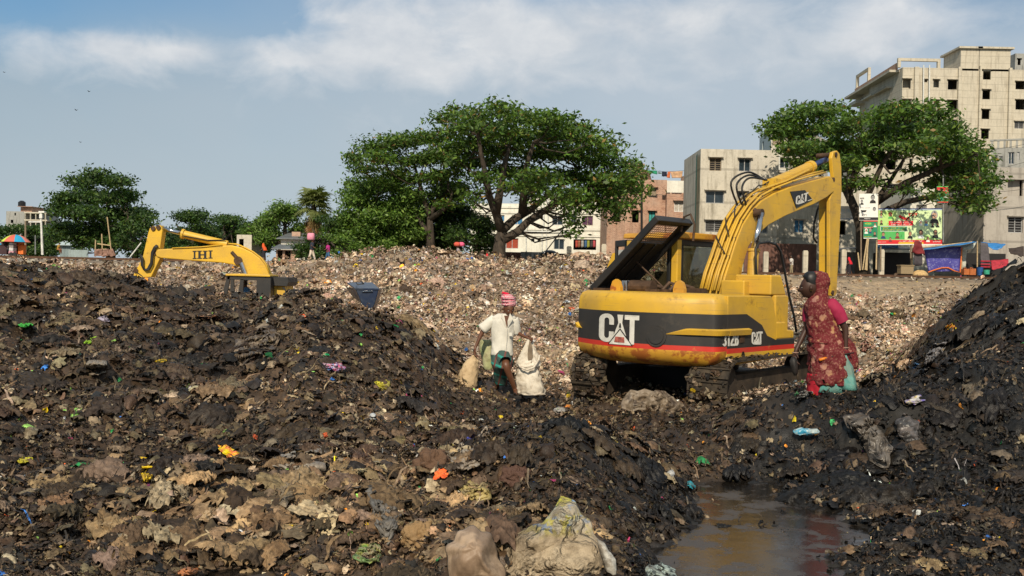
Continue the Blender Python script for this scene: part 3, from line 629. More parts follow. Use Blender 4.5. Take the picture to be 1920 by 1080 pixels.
# --- brick houses
fc = Fac(1136, 108, 1247, 108)
bh, bz, _ = building('brick_house', 'bare brick three storey house right of the big spreading tree', 'house', fc, 0, (1230, 337), [(1217, 352, 1231, 370, 'shutter'), (1185, 395, 1198, 417, 'open'), (1216, 399, 1229, 416, 'teal'), (1186, 352, 1197, 372, 'dark'), (1150, 395, 1163, 416, 'open')], 'brick_wall', 8)
k = MB(); k.tube([P(1203, 325, 107.6), P(1203, 440, 107.6)], .12, 6); k.build('drain_pipe', [MATS['black_plastic']], bh)
k = MB(); a = fc.uv(1185, 337); b = fc.uv(1206, 309)
k.prism([fc.p(a[0], bz-.3, -.5), fc.p(b[0], bz-.3, -.5), fc.p(b[0], b[1], -.5), fc.p(a[0], b[1], -.5)], fc.n*-3); k.prism([fc.p(a[0]-.5, b[1], -.2), fc.p(b[0]+.2, b[1], -.2), fc.p(b[0]+.2, b[1]+.15, -.2), fc.p(a[0]-.5, b[1]+.15, -.2)], fc.n*-3.6)
k.build('stair_room', [MATS['brick_wall']], bh)
k = MB(); a = fc.uv(1206, 337); b = fc.uv(1232, 316); k.prism([fc.p(a[0]+.05, bz-.3, -3), fc.p(b[0], bz-.3, -3), fc.p(b[0]-.4, b[1], -3), fc.p(a[0]+.05, b[1]+.4, -3)], fc.n*-2); k.build('roof_shed', [MATS['brown_corrugated']], bh)
fc = Fac(1247.4, 107, 1300, 107)
bh2, bz2, _ = building('brick_house', 'brick house with a white framed window and plastered roof wall beside the concrete house', 'house', fc, 0, (1260, 361), [(1264, 377, 1282, 397, 'white')], 'brick_wall', 8)
k = MB(); a = fc.uv(1248, 361); b = fc.uv(1300, 337); k.prism([fc.p(0.01, a[1]+.01, -1.4), fc.p(fc.w-.02, a[1]+.01, -1.4), fc.p(fc.w-.02, b[1], -1.4), fc.p(.01, b[1], -1.4)], fc.n*-4); k.build('roof_wall', [MATS['white_render']], bh2)
k = MB(); a = fc.uv(1288, 337); b = fc.uv(1300, 326); k.prism([fc.p(a[0], b[1]-1, -2), fc.p(b[0], b[1]-1, -2), fc.p(b[0], b[1], -2), fc.p(a[0], b[1], -2)], fc.n*-2); k.build('chimney', [MATS['brick_wall']], bh2)
# laundry on the roof
plain('black_wire', (.02, .02, .02), .6)
cl = thing('clothes_line', 'washing line strung over the brick house roofs', 'clothes line'); k = MB(); k.tube([P(1205, 319, 105), P(1250, 322, 105), P(1302, 319, 105)], .02, 5); k.build('line', [MATS['black_wire']], cl)
def cloth(name, label, cat, pts, Y, col, thick=.03, amp=.12, parent=None, group=None, nx=8, ny=8, bulge=0, freq=2.2, mat=None, sd=0):
    "four picture corners (tl,tr,br,bl) at depth Y (or 4 depths) -> rippled cloth with thickness"
    Ys = Y if isinstance(Y, (list, tuple)) else [Y]*4; c = [P(*p, y) for p, y in zip(pts, Ys)]
    nn = (c[1]-c[0]).cross(c[3]-c[0]).normalized(); vs = []; fs = []; sz = max((c[1]-c[0]).length, (c[3]-c[0]).length)
    for j in range(ny+1):
        for i in range(nx+1):
            u = i/nx; v = j/ny; p = (c[0]*(1-u)+c[1]*u)*(1-v)+(c[3]*(1-u)+c[2]*u)*v
            q = p/sz*freq*1.5+Vector((sd, sd, 0)); w = mnoise.noise(q)+.5*mnoise.noise(q*2.3); w2 = mnoise.noise(q+Vector((7, 3, 1)))
            p = p+nn*(amp*w*(.3+.7*v)-bulge*math.sin(math.pi*u)*math.sin(math.pi*v))+(c[3]-c[0]).normalized()*amp*.5*w2*v
            vs.append(p)
    for j in range(ny):
        for i in range(nx): a = j*(nx+1)+i; fs.append((a, a+1, a+nx+2, a+nx+1))
    k = MB(); k.add(vs, fs); o = k.build(name, [mat or plain(name+'_cloth_%02x%02x%02x' % tuple(int(255*x) for x in col), col, .85, 0, .3, 3)], parent, smooth=True)
    m = o.modifiers.new('solid', 'SOLIDIFY'); m.thickness = thick
    return tag(o, label, cat, group)
cloth('laundry_cloth', 'green cloth hanging on the rooftop washing line', 'laundry', [(1211, 319), (1232, 320), (1232, 327), (1214, 324)], 105, (.02, .30, .16), group='laundry on the brick house roof')
cloth('laundry_trousers', 'dark trousers hanging on the rooftop washing line', 'laundry', [(1241, 322), (1250, 322), (1251, 331), (1241, 331)], 105, (.01, .015, .04), group='laundry on the brick house roof')
cloth('laundry_cloth', 'pale peach sheet hanging at the right of the rooftop washing line', 'laundry', [(1257, 322), (1280, 321), (1279, 333), (1260, 334)], 105, (.62, .38, .22), group='laundry on the brick house roof')
cloth('laundry_cloth', 'small orange cloth between the trousers and the peach sheet', 'laundry', [(1252, 322), (1257, 322), (1256, 334), (1250, 333)], 105, (.6, .15, .05), group='laundry on the brick house roof', amp=.05)
# --- white flats behind the big tree
fc = Fac(880, 120, 1134, 117)
wf = [(899, 403, 918, 415, 'dark'), (934, 403, 946, 419, 'blue'), (960, 404, 980, 421, 'blue'), (1035, 405, 1055, 423, 'glass'), (1091, 405, 1112, 424, 'purple'), (995, 404, 1001, 410, 'open'), (1012, 404, 1018, 410, 'open'), (1070, 405, 1080, 422, 'glass'),
      (948, 447, 972, 466, 'red'), (996, 447, 1002, 453, 'open'), (1008, 447, 1014, 453, 'open'), (1038, 448, 1058, 466, 'glass'), (1075, 449, 1118, 468, 'open'), (915, 447, 935, 465, 'glass')]
wh, wz2, wops = building('white_flats', 'long white two storey block of flats with drain pipes behind the big tree', 'apartment block', fc, 0, (1000, 382), wf, 'white_render', 10, sills=False)
k = MB()
for y in (388, 398, 428, 440): fslab(k, fc, 880, y, 1134, y+1.6, .003, .12)
k.build('ledge', [MATS['white_render']], wh)
k = MB()
for x in (990, 1020, 1028): k.tube([fc.p(*fc.uv(x, 372), .2), fc.p(*fc.uv(x, 425), .2), fc.p(*fc.uv(x-3, 432), .2), fc.p(*fc.uv(x-3, 470), .2)], .08, 6)
k.tube([fc.p(*fc.uv(945, 434), .25), fc.p(*fc.uv(1068, 435), .25)], .07, 6); k.build('drain_pipe', [MATS['pvc_pipe']], wh)
GN = ['leftmost dark red garment', 'rust brown garment second from left', 'pale grey garment third from left', 'dark blue garment in the middle', 'olive yellow garment right of the dark blue one', 'black garment left of the pink one', 'pink red garment at the right end']
for i, (x, c) in enumerate(((1079, (.4, .06, .04)), (1084, (.3, .12, .06)), (1090, (.35, .33, .3)), (1096, (.05, .12, .25)), (1101, (.3, .32, .05)), (1107, (.06, .05, .05)), (1112, (.5, .08, .1)))):
    cloth('hanging_garment', GN[i]+' drying in the white flats balcony', 'laundry', [(x, 451), (x+4.4, 451), (x+4.6, 463), (x-.2, 464)], 117.4, c, amp=.04, nx=3, ny=4, group='garments drying on the white flats balcony')
fc2 = Fac(984, 124, 1136, 122)
uh, _, _ = building('white_flats', 'set back shaded upper storey on the white flats, half hidden by the big tree', 'apartment block', fc2, 4, (1000, 371), [(1040, 374, 1060, 384, 'open'), (1075, 374, 1100, 386, 'open')], 'white_render', 5, sills=False)
# pale yellow wall glimpsed between the trees at left of big tree, and pale huts
fc = Fac(628, 115, 720, 112)
building('yellow_house', 'pale yellow wall glimpsed between the palm and the leafy trees', 'house', fc, 0, (640, 404), [], 'pale_yellow_render', 6, sills=False)
fc = Fac(526, 86, 571, 86)
hu, hz, _ = building('hut', 'small white plastered hut with a tin roof below the palm', 'hut', fc, 2, (530, 449), [], 'white_render', 4, sills=False)
k = MB(); k.prism([fc.p(-.3, hz+.02, .5), fc.p(fc.w+.4, hz+.02, .5), fc.p(fc.w+.4, hz+.7, -4.3), fc.p(-.3, hz+.7, -4.3)], (0, 0, .06)); k.build('tin_roof', [MATS['iron_sheet']], hu)
k = MB(); fslab(k, fc, 540, 448, 556, 433, -2, -1.5); k.build('brick_stack', [MATS['brick_wall']], hu)
fc = Fac(517, 82, 556, 82)
hu2, hz, _ = building('hut', 'low brick lean-to with a dark opening in front of the white hut', 'hut', fc, 2, (520, 468), [(520, 470, 530, 486, 'open'), (534, 470, 545, 486, 'open')], 'brick_wall', 2, sills=False)
k = MB(); k.prism([fc.p(-.3, hz+.02, .5), fc.p(fc.w+.4, hz+.02, .5), fc.p(fc.w+.4, hz+.45, -2.3), fc.p(-.3, hz+.45, -2.3)], (0, 0, .06)); k.build('tin_roof', [MATS['iron_sheet']], hu2)
fc = Fac(443, 92, 471, 92)
building('hut', 'small pale hut with a doorway behind the arm of the far excavator', 'hut', fc, 2, (450, 440), [(448, 448, 457, 468, 'open')], 'aged_concrete', 4, sills=False)
# far left: half built block, sheds
fc = Fac(10, 190, 45, 190)
fb, fz, _ = building('unfinished_block', 'distant half built concrete block with a rooftop water tank at the far left', 'apartment block', fc, 0, (20, 396), [(27, 399, 30, 404, 'open'), (20, 412, 25, 418, 'open')], 'mossy_concrete', 14, sills=False)
k = MB(); fslab(k, fc, 29, 396, 50, 387, -2, -7); fslab(k, fc, 27, 387, 55, 385.6, -1, -8); k.build('stair_room', [MATS['brick_wall']], fb)
k = MB(); q = P(41, 383, 195); k.tube([q-Vector((0, 0, .4)), q+Vector((0, 0, .4)), q+Vector((0, 0, .7))], [.7, .7, .3], 12); k.build('water_tank', [MATS['black_plastic']], fb)
k = MB()
for x in (46, 56, 66, 75, 84):
    for y0, y1 in ((398, 412), (412, 428)): fslab(k, fc, x, y0, x+1.6, y1, 0, -.4)
for y in (398, 412, 427): fslab(k, fc, 45, y, 88, y+1.6, .01, -9)
k.build('concrete_frame', [MATS['raw_concrete']], fb)
for x0, x1, y0, Y, lab in ((128, 165, 468, 100, 'pale blue corrugated fence panels left of the bamboo poles'), (112, 132, 460, 104, 'small tin roofed shed beside the pale blue fence')):
    fc = Fac(x0, Y, x1, Y); k = MB(); z = fc.uv(x0, y0)[1]; n = 40
    for i in range(n): u = fc.w*i/n; k.prism([fc.p(u, 1.5, .05*(i % 2)), fc.p(u+fc.w/n, 1.5, .05*((i+1) % 2)), fc.p(u+fc.w/n, z, .05*((i+1) % 2)), fc.p(u, z, .05*(i % 2))], fc.n*-.04)
    if Y == 104: k.prism([fc.p(-.3, z, .5), fc.p(fc.w+.3, z, .5), fc.p(fc.w+.1, z+.8, -2), fc.p(.2, z+.8, -2)], (0, 0, .06))
    tag(k.build('tin_fence' if Y == 100 else 'shed', [MATS['blue_grey_render']]), lab, 'fence' if Y == 100 else 'shed')
# fence line under the trees on the right, huts
def corr(name, label, x0, x1, y0, y1, Y, mat, cat='fence'):
    fc = Fac(x0, Y, x1, Y); k = MB(); a = fc.uv(x0, y1)[1]; b = fc.uv(x0, y0)[1]; n = max(6, int(fc.w/.18))
    for i in range(n): u = fc.w*i/n; e = fc.w/n; k.prism([fc.p(u, a, .04*(i % 2)), fc.p(u+e, a, .04*((i+1) % 2)), fc.p(u+e, b, .04*((i+1) % 2)), fc.p(u, b, .04*(i % 2))], fc.n*-.03)
    return tag(k.build(name, [MATS[mat]]), label, cat)
corr('tin_fence', 'brown corrugated tin fence right of the big tree trunk', 930, 976, 472, 498, 90, 'brown_corrugated')
corr('tin_fence', 'brown corrugated tin fence below the drying garments', 1034, 1118, 475, 496, 93, 'brown_corrugated')
corr('tin_shack', 'grey tin sheet shack wall beside the black water tank', 976, 1019, 472, 500, 88, 'iron_sheet', 'shack')
corr('tin_fence', 'rust red tin fence behind the concrete posts under the arm', 1395, 1530, 455, 515, 92, 'brown_corrugated')
k = MB(); q = P(1030, 485, 88); k.tube([q+Vector((0, 0, z)) for z in (-.8, -.75, .5, .7, .75)], [.6, .7, .7, .45, .2], 14); tag(k.build('water_tank', [MATS['black_plastic']], smooth=True), 'black plastic water tank beside the grey tin shack', 'water tank')
k = MB(); k.box(P(1080, 489, 92)-Vector((0, 0, .2)), (5.6, 5, .12)); tag(k.build('tin_roof', [MATS['iron_sheet']]), 'low grey tin roof in front of the white flats', 'roof')
post = None
for i, (x, y0) in enumerate(((1066, 462), (1131, 458), (1413, 470), (1435, 472), (1509, 470), (1581, 468), (1652, 468))):
    q = P(x, 517, 80); t_ = zat(x, y0, 80)
    if post is None:
        k = MB(); k.bbox((-.19, -.15, 0), (.19, .15, 2.15)); k.bbox((-.15, -.11, 2.15), (.15, .11, 2.22)); post = k.build('fence_post', [MATS['raw_concrete']]); o = post
    else: o = post.copy(); COL.objects.link(o)
    o.location = (q.x, 80, 2.35); o.scale.z = (t_-2.35)/2.2
    tag(o, ['square concrete post at the pale litter crest right of the slanting pole', 'square concrete post beside the open cab door of the big excavator', 'square concrete post seen just right of the arm foot', 'second square concrete post right of the arm foot', 'square concrete post left of the upright arm of the big excavator', 'square concrete post beside the person in red', 'square concrete post right of the bamboo poles'][i], 'post', 'concrete posts along the far side of the track')
# ------------------------------------------------------------------ trees
t = NT('bark'); p = t.pos((1, 1, .3)); t.set(t.mix(t.ramp(t.noise(5, 7, .65, p), [(.35, 0.), (.65, 1.)]), (.022, .017, .012), (.075, .056, .04)), .9); t.bump(t.noise(12, 5, .6, p), .5, .03)
def leafmat(name, tr=.35):
    t = NT(name); at = t.n('ShaderNodeVertexColor', layer_name='Col'); t.set(at.outputs[0], .5, 0, .35)
    tl = t.n('ShaderNodeBsdfTranslucent'); t.l(t.mix(1.0, at.outputs[0], (1.5, 1.6, .5), 'MULTIPLY'), tl.inputs[0])
    mx = t.n('ShaderNodeMixShader'); mx.inputs[0].default_value = tr; t.l(t.b.outputs[0], mx.inputs[1]); t.l(tl.outputs[0], mx.inputs[2]); t.l(mx.outputs[0], t.out.inputs[0]); return t.m
LEAF = leafmat('foliage', .30)
GREENS = {'a': ([(.050, .095, .018), (.075, .135, .022), (.030, .060, .012), (.12, .17, .03), (.16, .10, .03)], [34, 30, 24, 9, 3]),
          'b': ([(.030, .062, .014), (.048, .090, .02), (.02, .042, .012), (.08, .12, .025)], [36, 30, 26, 8]),
          'c': ([(.09, .16, .028), (.06, .11, .02), (.13, .20, .04), (.04, .07, .015)], [34, 34, 16, 16])}
def leaves(pads, size, r, green, dens):
    "pads: (centre, rx, ry, rz). leaf blades in small sprays, mostly turned up and outwards"
    C = []; N = []
    for c, rx, ry, rz in pads:
        n = max(12, int(dens*(rx*ry+rx*rz+ry*rz)*25.0/(size*size)))
        ns = max(4, n//9)                         # sprays
        d = r.normal(size=(ns, 3)); d /= np.linalg.norm(d, axis=1)[:, None]; rad = r.uniform(.45, 1.0, ns)**.6
        d[:, 2] = np.where(d[:, 2] < -.2, d[:, 2]*.45, d[:, 2]); lump = 1+.28*r.normal(size=(ns, 1))*.6
        s = d*rad[:, None]*np.array([rx, ry, rz])*lump+np.array(c)
        k = r.integers(0, ns, n); q = s[k]+r.normal(size=(n, 3))*size*np.array([1.1, 1.1, .55])
        nm = d[k]*np.array([.7, .7, 1])+np.array([0, 0, .75])+.55*r.normal(size=(n, 3)); C.append(q); N.append(nm)
    C = np.concatenate(C); N = np.concatenate(N); N /= np.linalg.norm(N, axis=1)[:, None]; n = len(C)
    a = r.normal(size=(n, 3)); U = np.cross(N, a); U /= np.linalg.norm(U, axis=1)[:, None]; Vv = np.cross(N, U)
    l = size*r.uniform(.55, 1.25, (n, 1)); w = l*r.uniform(.28, .5, (n, 1))
    V = np.stack([C-U*l*.5, C+Vv*w*.6-N*l*.06, C+U*l*.5-N*l*.16, C-Vv*w*.6-N*l*.06], 1)
    cs = pal(*GREENS[green], n, r, .25)*1.25
    return V.reshape(-1, 3), np.arange(4*n).reshape(n, 4), np.repeat(cs, 4, 0)
def tree(name, label, Y, trunk, limbs, pads, size, green='a', dens=.55, seed=1, rad=.35, depth=None, group=None, pr=(1, 1), up=.8, sub=4, twig=.05, cat='tree', spread=None):
    """trunk: [(px,py)...] from the ground; limbs: list of [(px,py)...] starting on the trunk;
    pads: (px,py,rx_px,rz_px) clumps of foliage; crown gets real depth round the trunk"""
    r = np.random.default_rng(seed); root = thing(name, label, cat, P(*trunk[0], Y), group=group); o0 = root.location.copy()
    xs = [q[0] for q in pads]; cx = (min(xs)+max(xs))/2; hw = max(20, (max(xs)-min(xs))/2+np.mean([q[2] for q in pads])); s = Y/F; dep = (depth or hw)*s
    k = MB(); T = [P(*q, Y) for q in trunk]; T[0].z -= .8; n = len(T)
    k.tube(T, [rad*1.25]+[rad*(1-.45*i/(n-1)) for i in range(1, n)], 10)
    nodes = [(T[i], rad*.55) for i in range(n//2, n)]; allp = [T[i].lerp(T[i+1], g/6) for i in range(n-1) for g in range(7)]
    for L in limbs:
        off = r.uniform(-.45, .45)*dep; q = []; s0 = P(*L[0], Y); nb_ = min(allp, key=lambda v: (v.x-s0.x)**2+(v.z-s0.z)**2); y0_ = nb_.y-Y
        for i, pnt in enumerate(L): f = i/max(1, len(L)-1); q.append(P(*pnt, Y)+Vector((0, y0_*(1-f)+off*f, 0)))
        q[0] = nb_.copy(); allp += [q[i].lerp(q[i+1], g/4) for i in range(len(q)-1) for g in range(1, 5)]
        m = len(q); rr = [rad*(.62-.42*i/(m-1)) for i in range(m)]; k.tube(q, rr, 8)
        nodes += [(q[i], rr[i]) for i in range(1, m)]
    PD = []
    for (px, py, rx, rz) in pads:
        f = min(1, abs(px-cx)/hw); dm = dep*math.sqrt(max(.05, 1-f*f))*.8
        for q in range(pr[0]):
            yo = r.uniform(-1, 1)*dm if pr[0] > 1 else r.uniform(-.6, .6)*dm
            c = P(px, py, Y+yo)+Vector((r.normal()*rx*s*.15, 0, r.normal()*rz*s*.2)); PD.append((c, rx*s, rx*s*.9, rz*s))
    sp = []
    for c, rx, ry, rz in PD:
        b, br = min(nodes, key=lambda nd: (nd[0]-c).length+(2.5 if nd[0].z > c.z else 0)); mid = (b+c)/2+Vector((0, 0, -.12*(c-b).length))+Vector(r.normal(size=3)*.06*(c-b).length)
        r0 = min(br*.6, .07+twig*.6); k.tube([b, (b+mid)/2+Vector(r.normal(size=3)*.05*(c-b).length), mid, c], [r0, r0*.8, r0*.6, r0*.3], 6, cap=False)
        for j in range(sub):
            a = r.uniform(0, 6.283); e = c+Vector((math.cos(a)*rx*.9, math.sin(a)*ry*.9, r.uniform(-.3, .8)*rz))
            st = mid.lerp(c, r.uniform(.3, 1)); k.tube([st, st.lerp(e, .5)+Vector(r.normal(size=3)*.12), e], [r0*.35, r0*.25, r0*.1], 5, cap=False)
            sp.append((e, rx*r.uniform(.35, .6), ry*r.uniform(.35, .6), rz*r.uniform(.4, .8)))
        sp.append((c, rx*.75, ry*.75, rz*.8))
    V, FQ, CC = leaves(sp, size, r, green, dens)
    tr = k.build('trunk', [MATS['bark']], root, smooth=True); tr.matrix_parent_inverse = Matrix.Translation(-o0)
    cr = npmesh('crown', V, FQ, [LEAF], root, CC); cr.matrix_parent_inverse = Matrix.Translation(-o0); return root
# the big rain tree
pads = [(845, 222, 30, 12), (885, 213, 34, 12), (925, 206, 32, 12), (968, 222, 38, 13), (1010, 226, 34, 13), (1045, 230, 36, 14), (1085, 246, 32, 13), (862, 245, 32, 14), (905, 240, 40, 14), (950, 248, 42, 14), (1000, 256, 42, 15), (1050, 258, 40, 14), (1110, 265, 32, 14),
        (1135, 285, 30, 14), (1165, 308, 26, 14), (1185, 330, 22, 14), (860, 275, 36, 15), (905, 270, 40, 15), (960, 282, 42, 15), (1015, 290, 44, 15), (1065, 288, 42, 15), (1110, 300, 36, 15), (1150, 335, 32, 14), (1192, 352, 18, 14),
        (865, 305, 32, 15), (910, 300, 36, 14), (900, 335, 26, 12), (885, 360, 22, 12), (945, 325, 30, 12), (985, 325, 36, 13), (1030, 335, 38, 13), (1075, 330, 36, 13), (1115, 345, 36, 13), (1150, 362, 32, 12), (960, 350, 28, 11), (1005, 355, 32, 11), (1050, 365, 34, 11), (1095, 370, 32, 11), (1180, 378, 20, 12), (1130, 385, 26, 10), (1165, 395, 16, 8), (890, 380, 12, 6), (1068, 402, 12, 8), (1077, 420, 9, 8), (1072, 440, 6, 7), (1000, 378, 18, 7), (1060, 385, 18, 7), (1100, 390, 16, 7), (1150, 408, 8, 5)]
tree('rain_tree', 'huge spreading umbrella shaped tree with a forked trunk in the middle of the horizon', 80, [(935, 498), (936, 470), (938, 445), (942, 432)],
     [[(941, 434), (930, 400), (918, 370), (912, 335), (905, 300), (898, 262)], [(930, 400), (938, 360), (945, 325), (955, 280)], [(941, 430), (965, 410), (995, 392), (1020, 370), (1060, 340), (1090, 310)], [(943, 452), (970, 435), (990, 415), (1020, 395), (1060, 372), (1110, 352), (1150, 335)], [(980, 402), (982, 360), (985, 320), (1000, 275)]],
     pads, .44, 'a', .46, 3, .62, pr=(2, 1))
# its left neighbour, a bit behind
pads = [(665, 300, 22, 10), (690, 285, 28, 12), (720, 268, 30, 12), (755, 270, 32, 13), (790, 262, 32, 13), (820, 258, 30, 13), (680, 318, 22, 9), (715, 300, 32, 12), (755, 305, 34, 13), (795, 300, 34, 13), (830, 290, 32, 14), (735, 330, 30, 10), (775, 335, 30, 11), (815, 335, 30, 13), (840, 320, 24, 14), (845, 355, 18, 10), (800, 370, 22, 10), (830, 385, 18, 9)]
tree('rain_tree', 'spreading flat topped tree with a leaning trunk left of the huge tree', 84, [(808, 478), (807, 440), (806, 405)], [[(806, 440), (790, 420), (770, 390), (745, 350), (720, 310)], [(806, 405), (795, 375), (785, 340), (775, 300)], [(806, 405), (820, 370), (830, 330), (830, 290)], [(806, 410), (840, 390), (850, 370)]], pads, .38, 'a', .42, 4, .42, pr=(2, 1))
# rounder bright green trees and shrubs between
def bush(name, label, Y, cx, base, w, top, green, seed, size=.3, dens=.6, group=None, n=None, cat='tree'):
    r = np.random.default_rng(seed); pads = []; h = base-top; n = n or max(7, int(w*h/520))
    for i in range(n):
        a = r.uniform(-1, 1); b = r.uniform(0, 1); lim = math.sqrt(max(0, 1-abs(b*2-1)**2.4))
        pads.append((cx+a*w/2*lim*.85, base-h*(.08+.84*b), w*r.uniform(.13, .2), h*r.uniform(.07, .13)))
    s = .12+.0015*w
    return tree(name, label, Y, [(cx, base), (cx+2, base-h*.3), (cx+r.uniform(-6, 6), base-h*.6)], [[(cx+2, base-h*.3), (cx-w*.15, base-h*.5), (cx-w*.28, base-h*.7)], [(cx+2, base-h*.35), (cx+w*.15, base-h*.55), (cx+w*.26, base-h*.75)]], pads, size, green, dens, seed, s*1.2, pr=(2, 1), group=group, cat=cat)
G = 'trees beyond the railway'
bush('leafy_tree', 'bright green rounded tree in front of the flat topped tree', 86, 705, 482, 160, 330, 'c', 21, .34, .5, G)
bush('leafy_tree', 'dark green bushy tree under the left part of the huge tree crown', 90, 838, 482, 110, 345, 'b', 22, .32, .6, G)
bush('leafy_tree', 'low dark leafy tree just left of the huge tree trunk', 84, 893, 488, 92, 398, 'b', 23, .3, .55, G)
bush('leafy_tree', 'dark shrub tree behind the flat topped tree trunk', 88, 765, 484, 110, 395, 'b', 24, .3, .55, G)
bush('leafy_tree', 'dark leafy tree right of the palm beside the pale yellow wall', 88, 655, 486, 90, 395, 'b', 25, .3, .55, G)
bush('shrub', 'low green shrub beneath the palm at the track side', 80, 640, 488, 70, 440, 'c', 26, .26, .6, G, cat='shrub')
bush('shrub', 'small green shrub right of the brick lean-to', 80, 560, 489, 36, 458, 'b', 27, .24, .7, G, cat='shrub')
bush('leafy_tree', 'green tree standing left of the palm', 92, 532, 482, 90, 388, 'c', 28, .32, .5, G)
bush('leafy_tree', 'vine covered tree below the palm fronds', 84, 605, 486, 60, 405, 'b', 29, .26, .6, G)
bush('leafy_tree', 'thin topped light green tree behind the far excavator cab', 96, 490, 482, 80, 400, 'c', 30, .32, .45, G)
bush('leafy_tree', 'dark round tree left of the small pale hut', 110, 420, 482, 110, 402, 'b', 31, .36, .6, G)
bush('leafy_tree', 'tree with two leafy tops behind the raised arm of the far excavator', 98, 360, 484, 90, 395, 'b', 32, .32, .5, G)
bush('shrub', 'dark shrub between the two excavator arm ends at the track side', 90, 330, 486, 90, 452, 'b', 33, .3, .6, G, cat='shrub')
pads = [(150, 345, 24, 12), (185, 337, 26, 12), (215, 345, 24, 13), (232, 370, 20, 15), (125, 372, 26, 12), (165, 368, 32, 14), (205, 375, 32, 15), (110, 392, 20, 10), (140, 400, 30, 13), (180, 405, 32, 14), (220, 405, 26, 15), (250, 402, 24, 13), (268, 412, 18, 13), (130, 428, 22, 12), (165, 432, 30, 13), (205, 435, 28, 13), (245, 432, 28, 14), (270, 430, 14, 10), (150, 450, 26, 9), (190, 455, 24, 9), (235, 456, 30, 12), (115, 442, 18, 9)]
tree('leafy_tree', 'full rounded green tree at the left behind the bamboo poles', 92, [(208, 480), (207, 450), (206, 420)], [[(207, 450), (190, 420), (170, 380), (160, 350)], [(206, 430), (220, 400), (225, 370)], [(207, 445), (235, 430), (255, 410)], [(206, 420), (195, 380), (190, 350)]], pads, .40, 'b', .7, 41, .4, pr=(2, 1), group=G)
bush('leafy_tree', 'dark tree mass right of the rounded left tree down to the track', 88, 252, 486, 70, 425, 'b', 42, .32, .6, G)
bush('leafy_tree', 'dark distant trees behind the striped umbrella', 115, 60, 478, 150, 425, 'b', 43, .36, .65, G)
bush('leafy_tree', 'dark thicket left of the bamboo poles', 108, 118, 478, 80, 428, 'b', 44, .36, .65, G)
bush('leafy_tree', 'dark trees at the far left edge behind the stall', 120, -30, 478, 120, 420, 'b', 45, .38, .6, G)
bush('leafy_tree', 'hazy low tree far beyond the raised arm of the far excavator', 190, 318, 476, 60, 452, 'b', 46, .5, .6, G)
bush('leafy_tree', 'long dark hedge of trees between the raised arm and the pale hut', 120, 400, 482, 200, 428, 'b', 51, .42, .8, G)
bush('leafy_tree', 'mid green tree filling the gap left of the white hut', 100, 478, 484, 70, 418, 'b', 52, .34, .8, G)
bush('leafy_tree', 'low dark trees behind the tin fence left of the bamboo poles', 125, 150, 478, 110, 440, 'b', 53, .42, .8, G)
bush('leafy_tree', 'dark tree behind the brick lean-to and the palm', 100, 570, 484, 90, 420, 'b', 54, .36, .8, G)
# right hand tree
pads = [(1450, 240, 22, 10), (1480, 222, 32, 12), (1520, 208, 34, 14), (1555, 205, 26, 13), (1475, 252, 36, 13), (1520, 245, 40, 15), (1570, 240, 36, 14), (1600, 222, 18, 9), (1645, 225, 20, 10), (1670, 215, 32, 14), (1710, 207, 34, 14), (1750, 222, 30, 13), (1690, 240, 42, 15), (1650, 258, 40, 15), (1740, 250, 40, 15), (1785, 243, 26, 12), (1800, 265, 28, 13), (1500, 275, 34, 12), (1550, 280, 40, 14), (1600, 275, 40, 14), (1700, 275, 40, 14), (1760, 285, 40, 14), (1815, 290, 30, 14), (1840, 312, 20, 12), (1530, 305, 34, 11), (1590, 310, 34, 11), (1640, 290, 36, 12), (1800, 320, 36, 12), (1745, 315, 34, 11), (1845, 345, 20, 12), (1815, 350, 32, 12), (1770, 345, 26, 9), (1600, 345, 24, 9), (1840, 375, 22, 9), (1480, 285, 18, 8), (1500, 310, 18, 8), (1810, 378, 28, 9), (1826, 392, 16, 7), (1750, 368, 16, 6), (1700, 355, 14, 6), (1640, 340, 18, 7)]
tree('rain_tree', 'large dark spreading tree with a crooked trunk in front of the unfinished tower', 83, [(1618, 515), (1616, 470), (1614, 425), (1604, 395), (1590, 360)],
     [[(1604, 395), (1590, 355), (1565, 310), (1540, 270), (1515, 240)], [(1614, 425), (1635, 390), (1660, 365), (1690, 330), (1720, 290)], [(1614, 430), (1650, 400), (1700, 378), (1750, 368), (1800, 352), (1830, 340)], [(1622, 400), (1628, 360), (1645, 310), (1675, 260)], [(1640, 385), (1690, 345), (1740, 320), (1790, 300)], [(1592, 360), (1600, 320), (1610, 270)]],
     pads, .46, 'a', .62, 5, .55, pr=(2, 1))
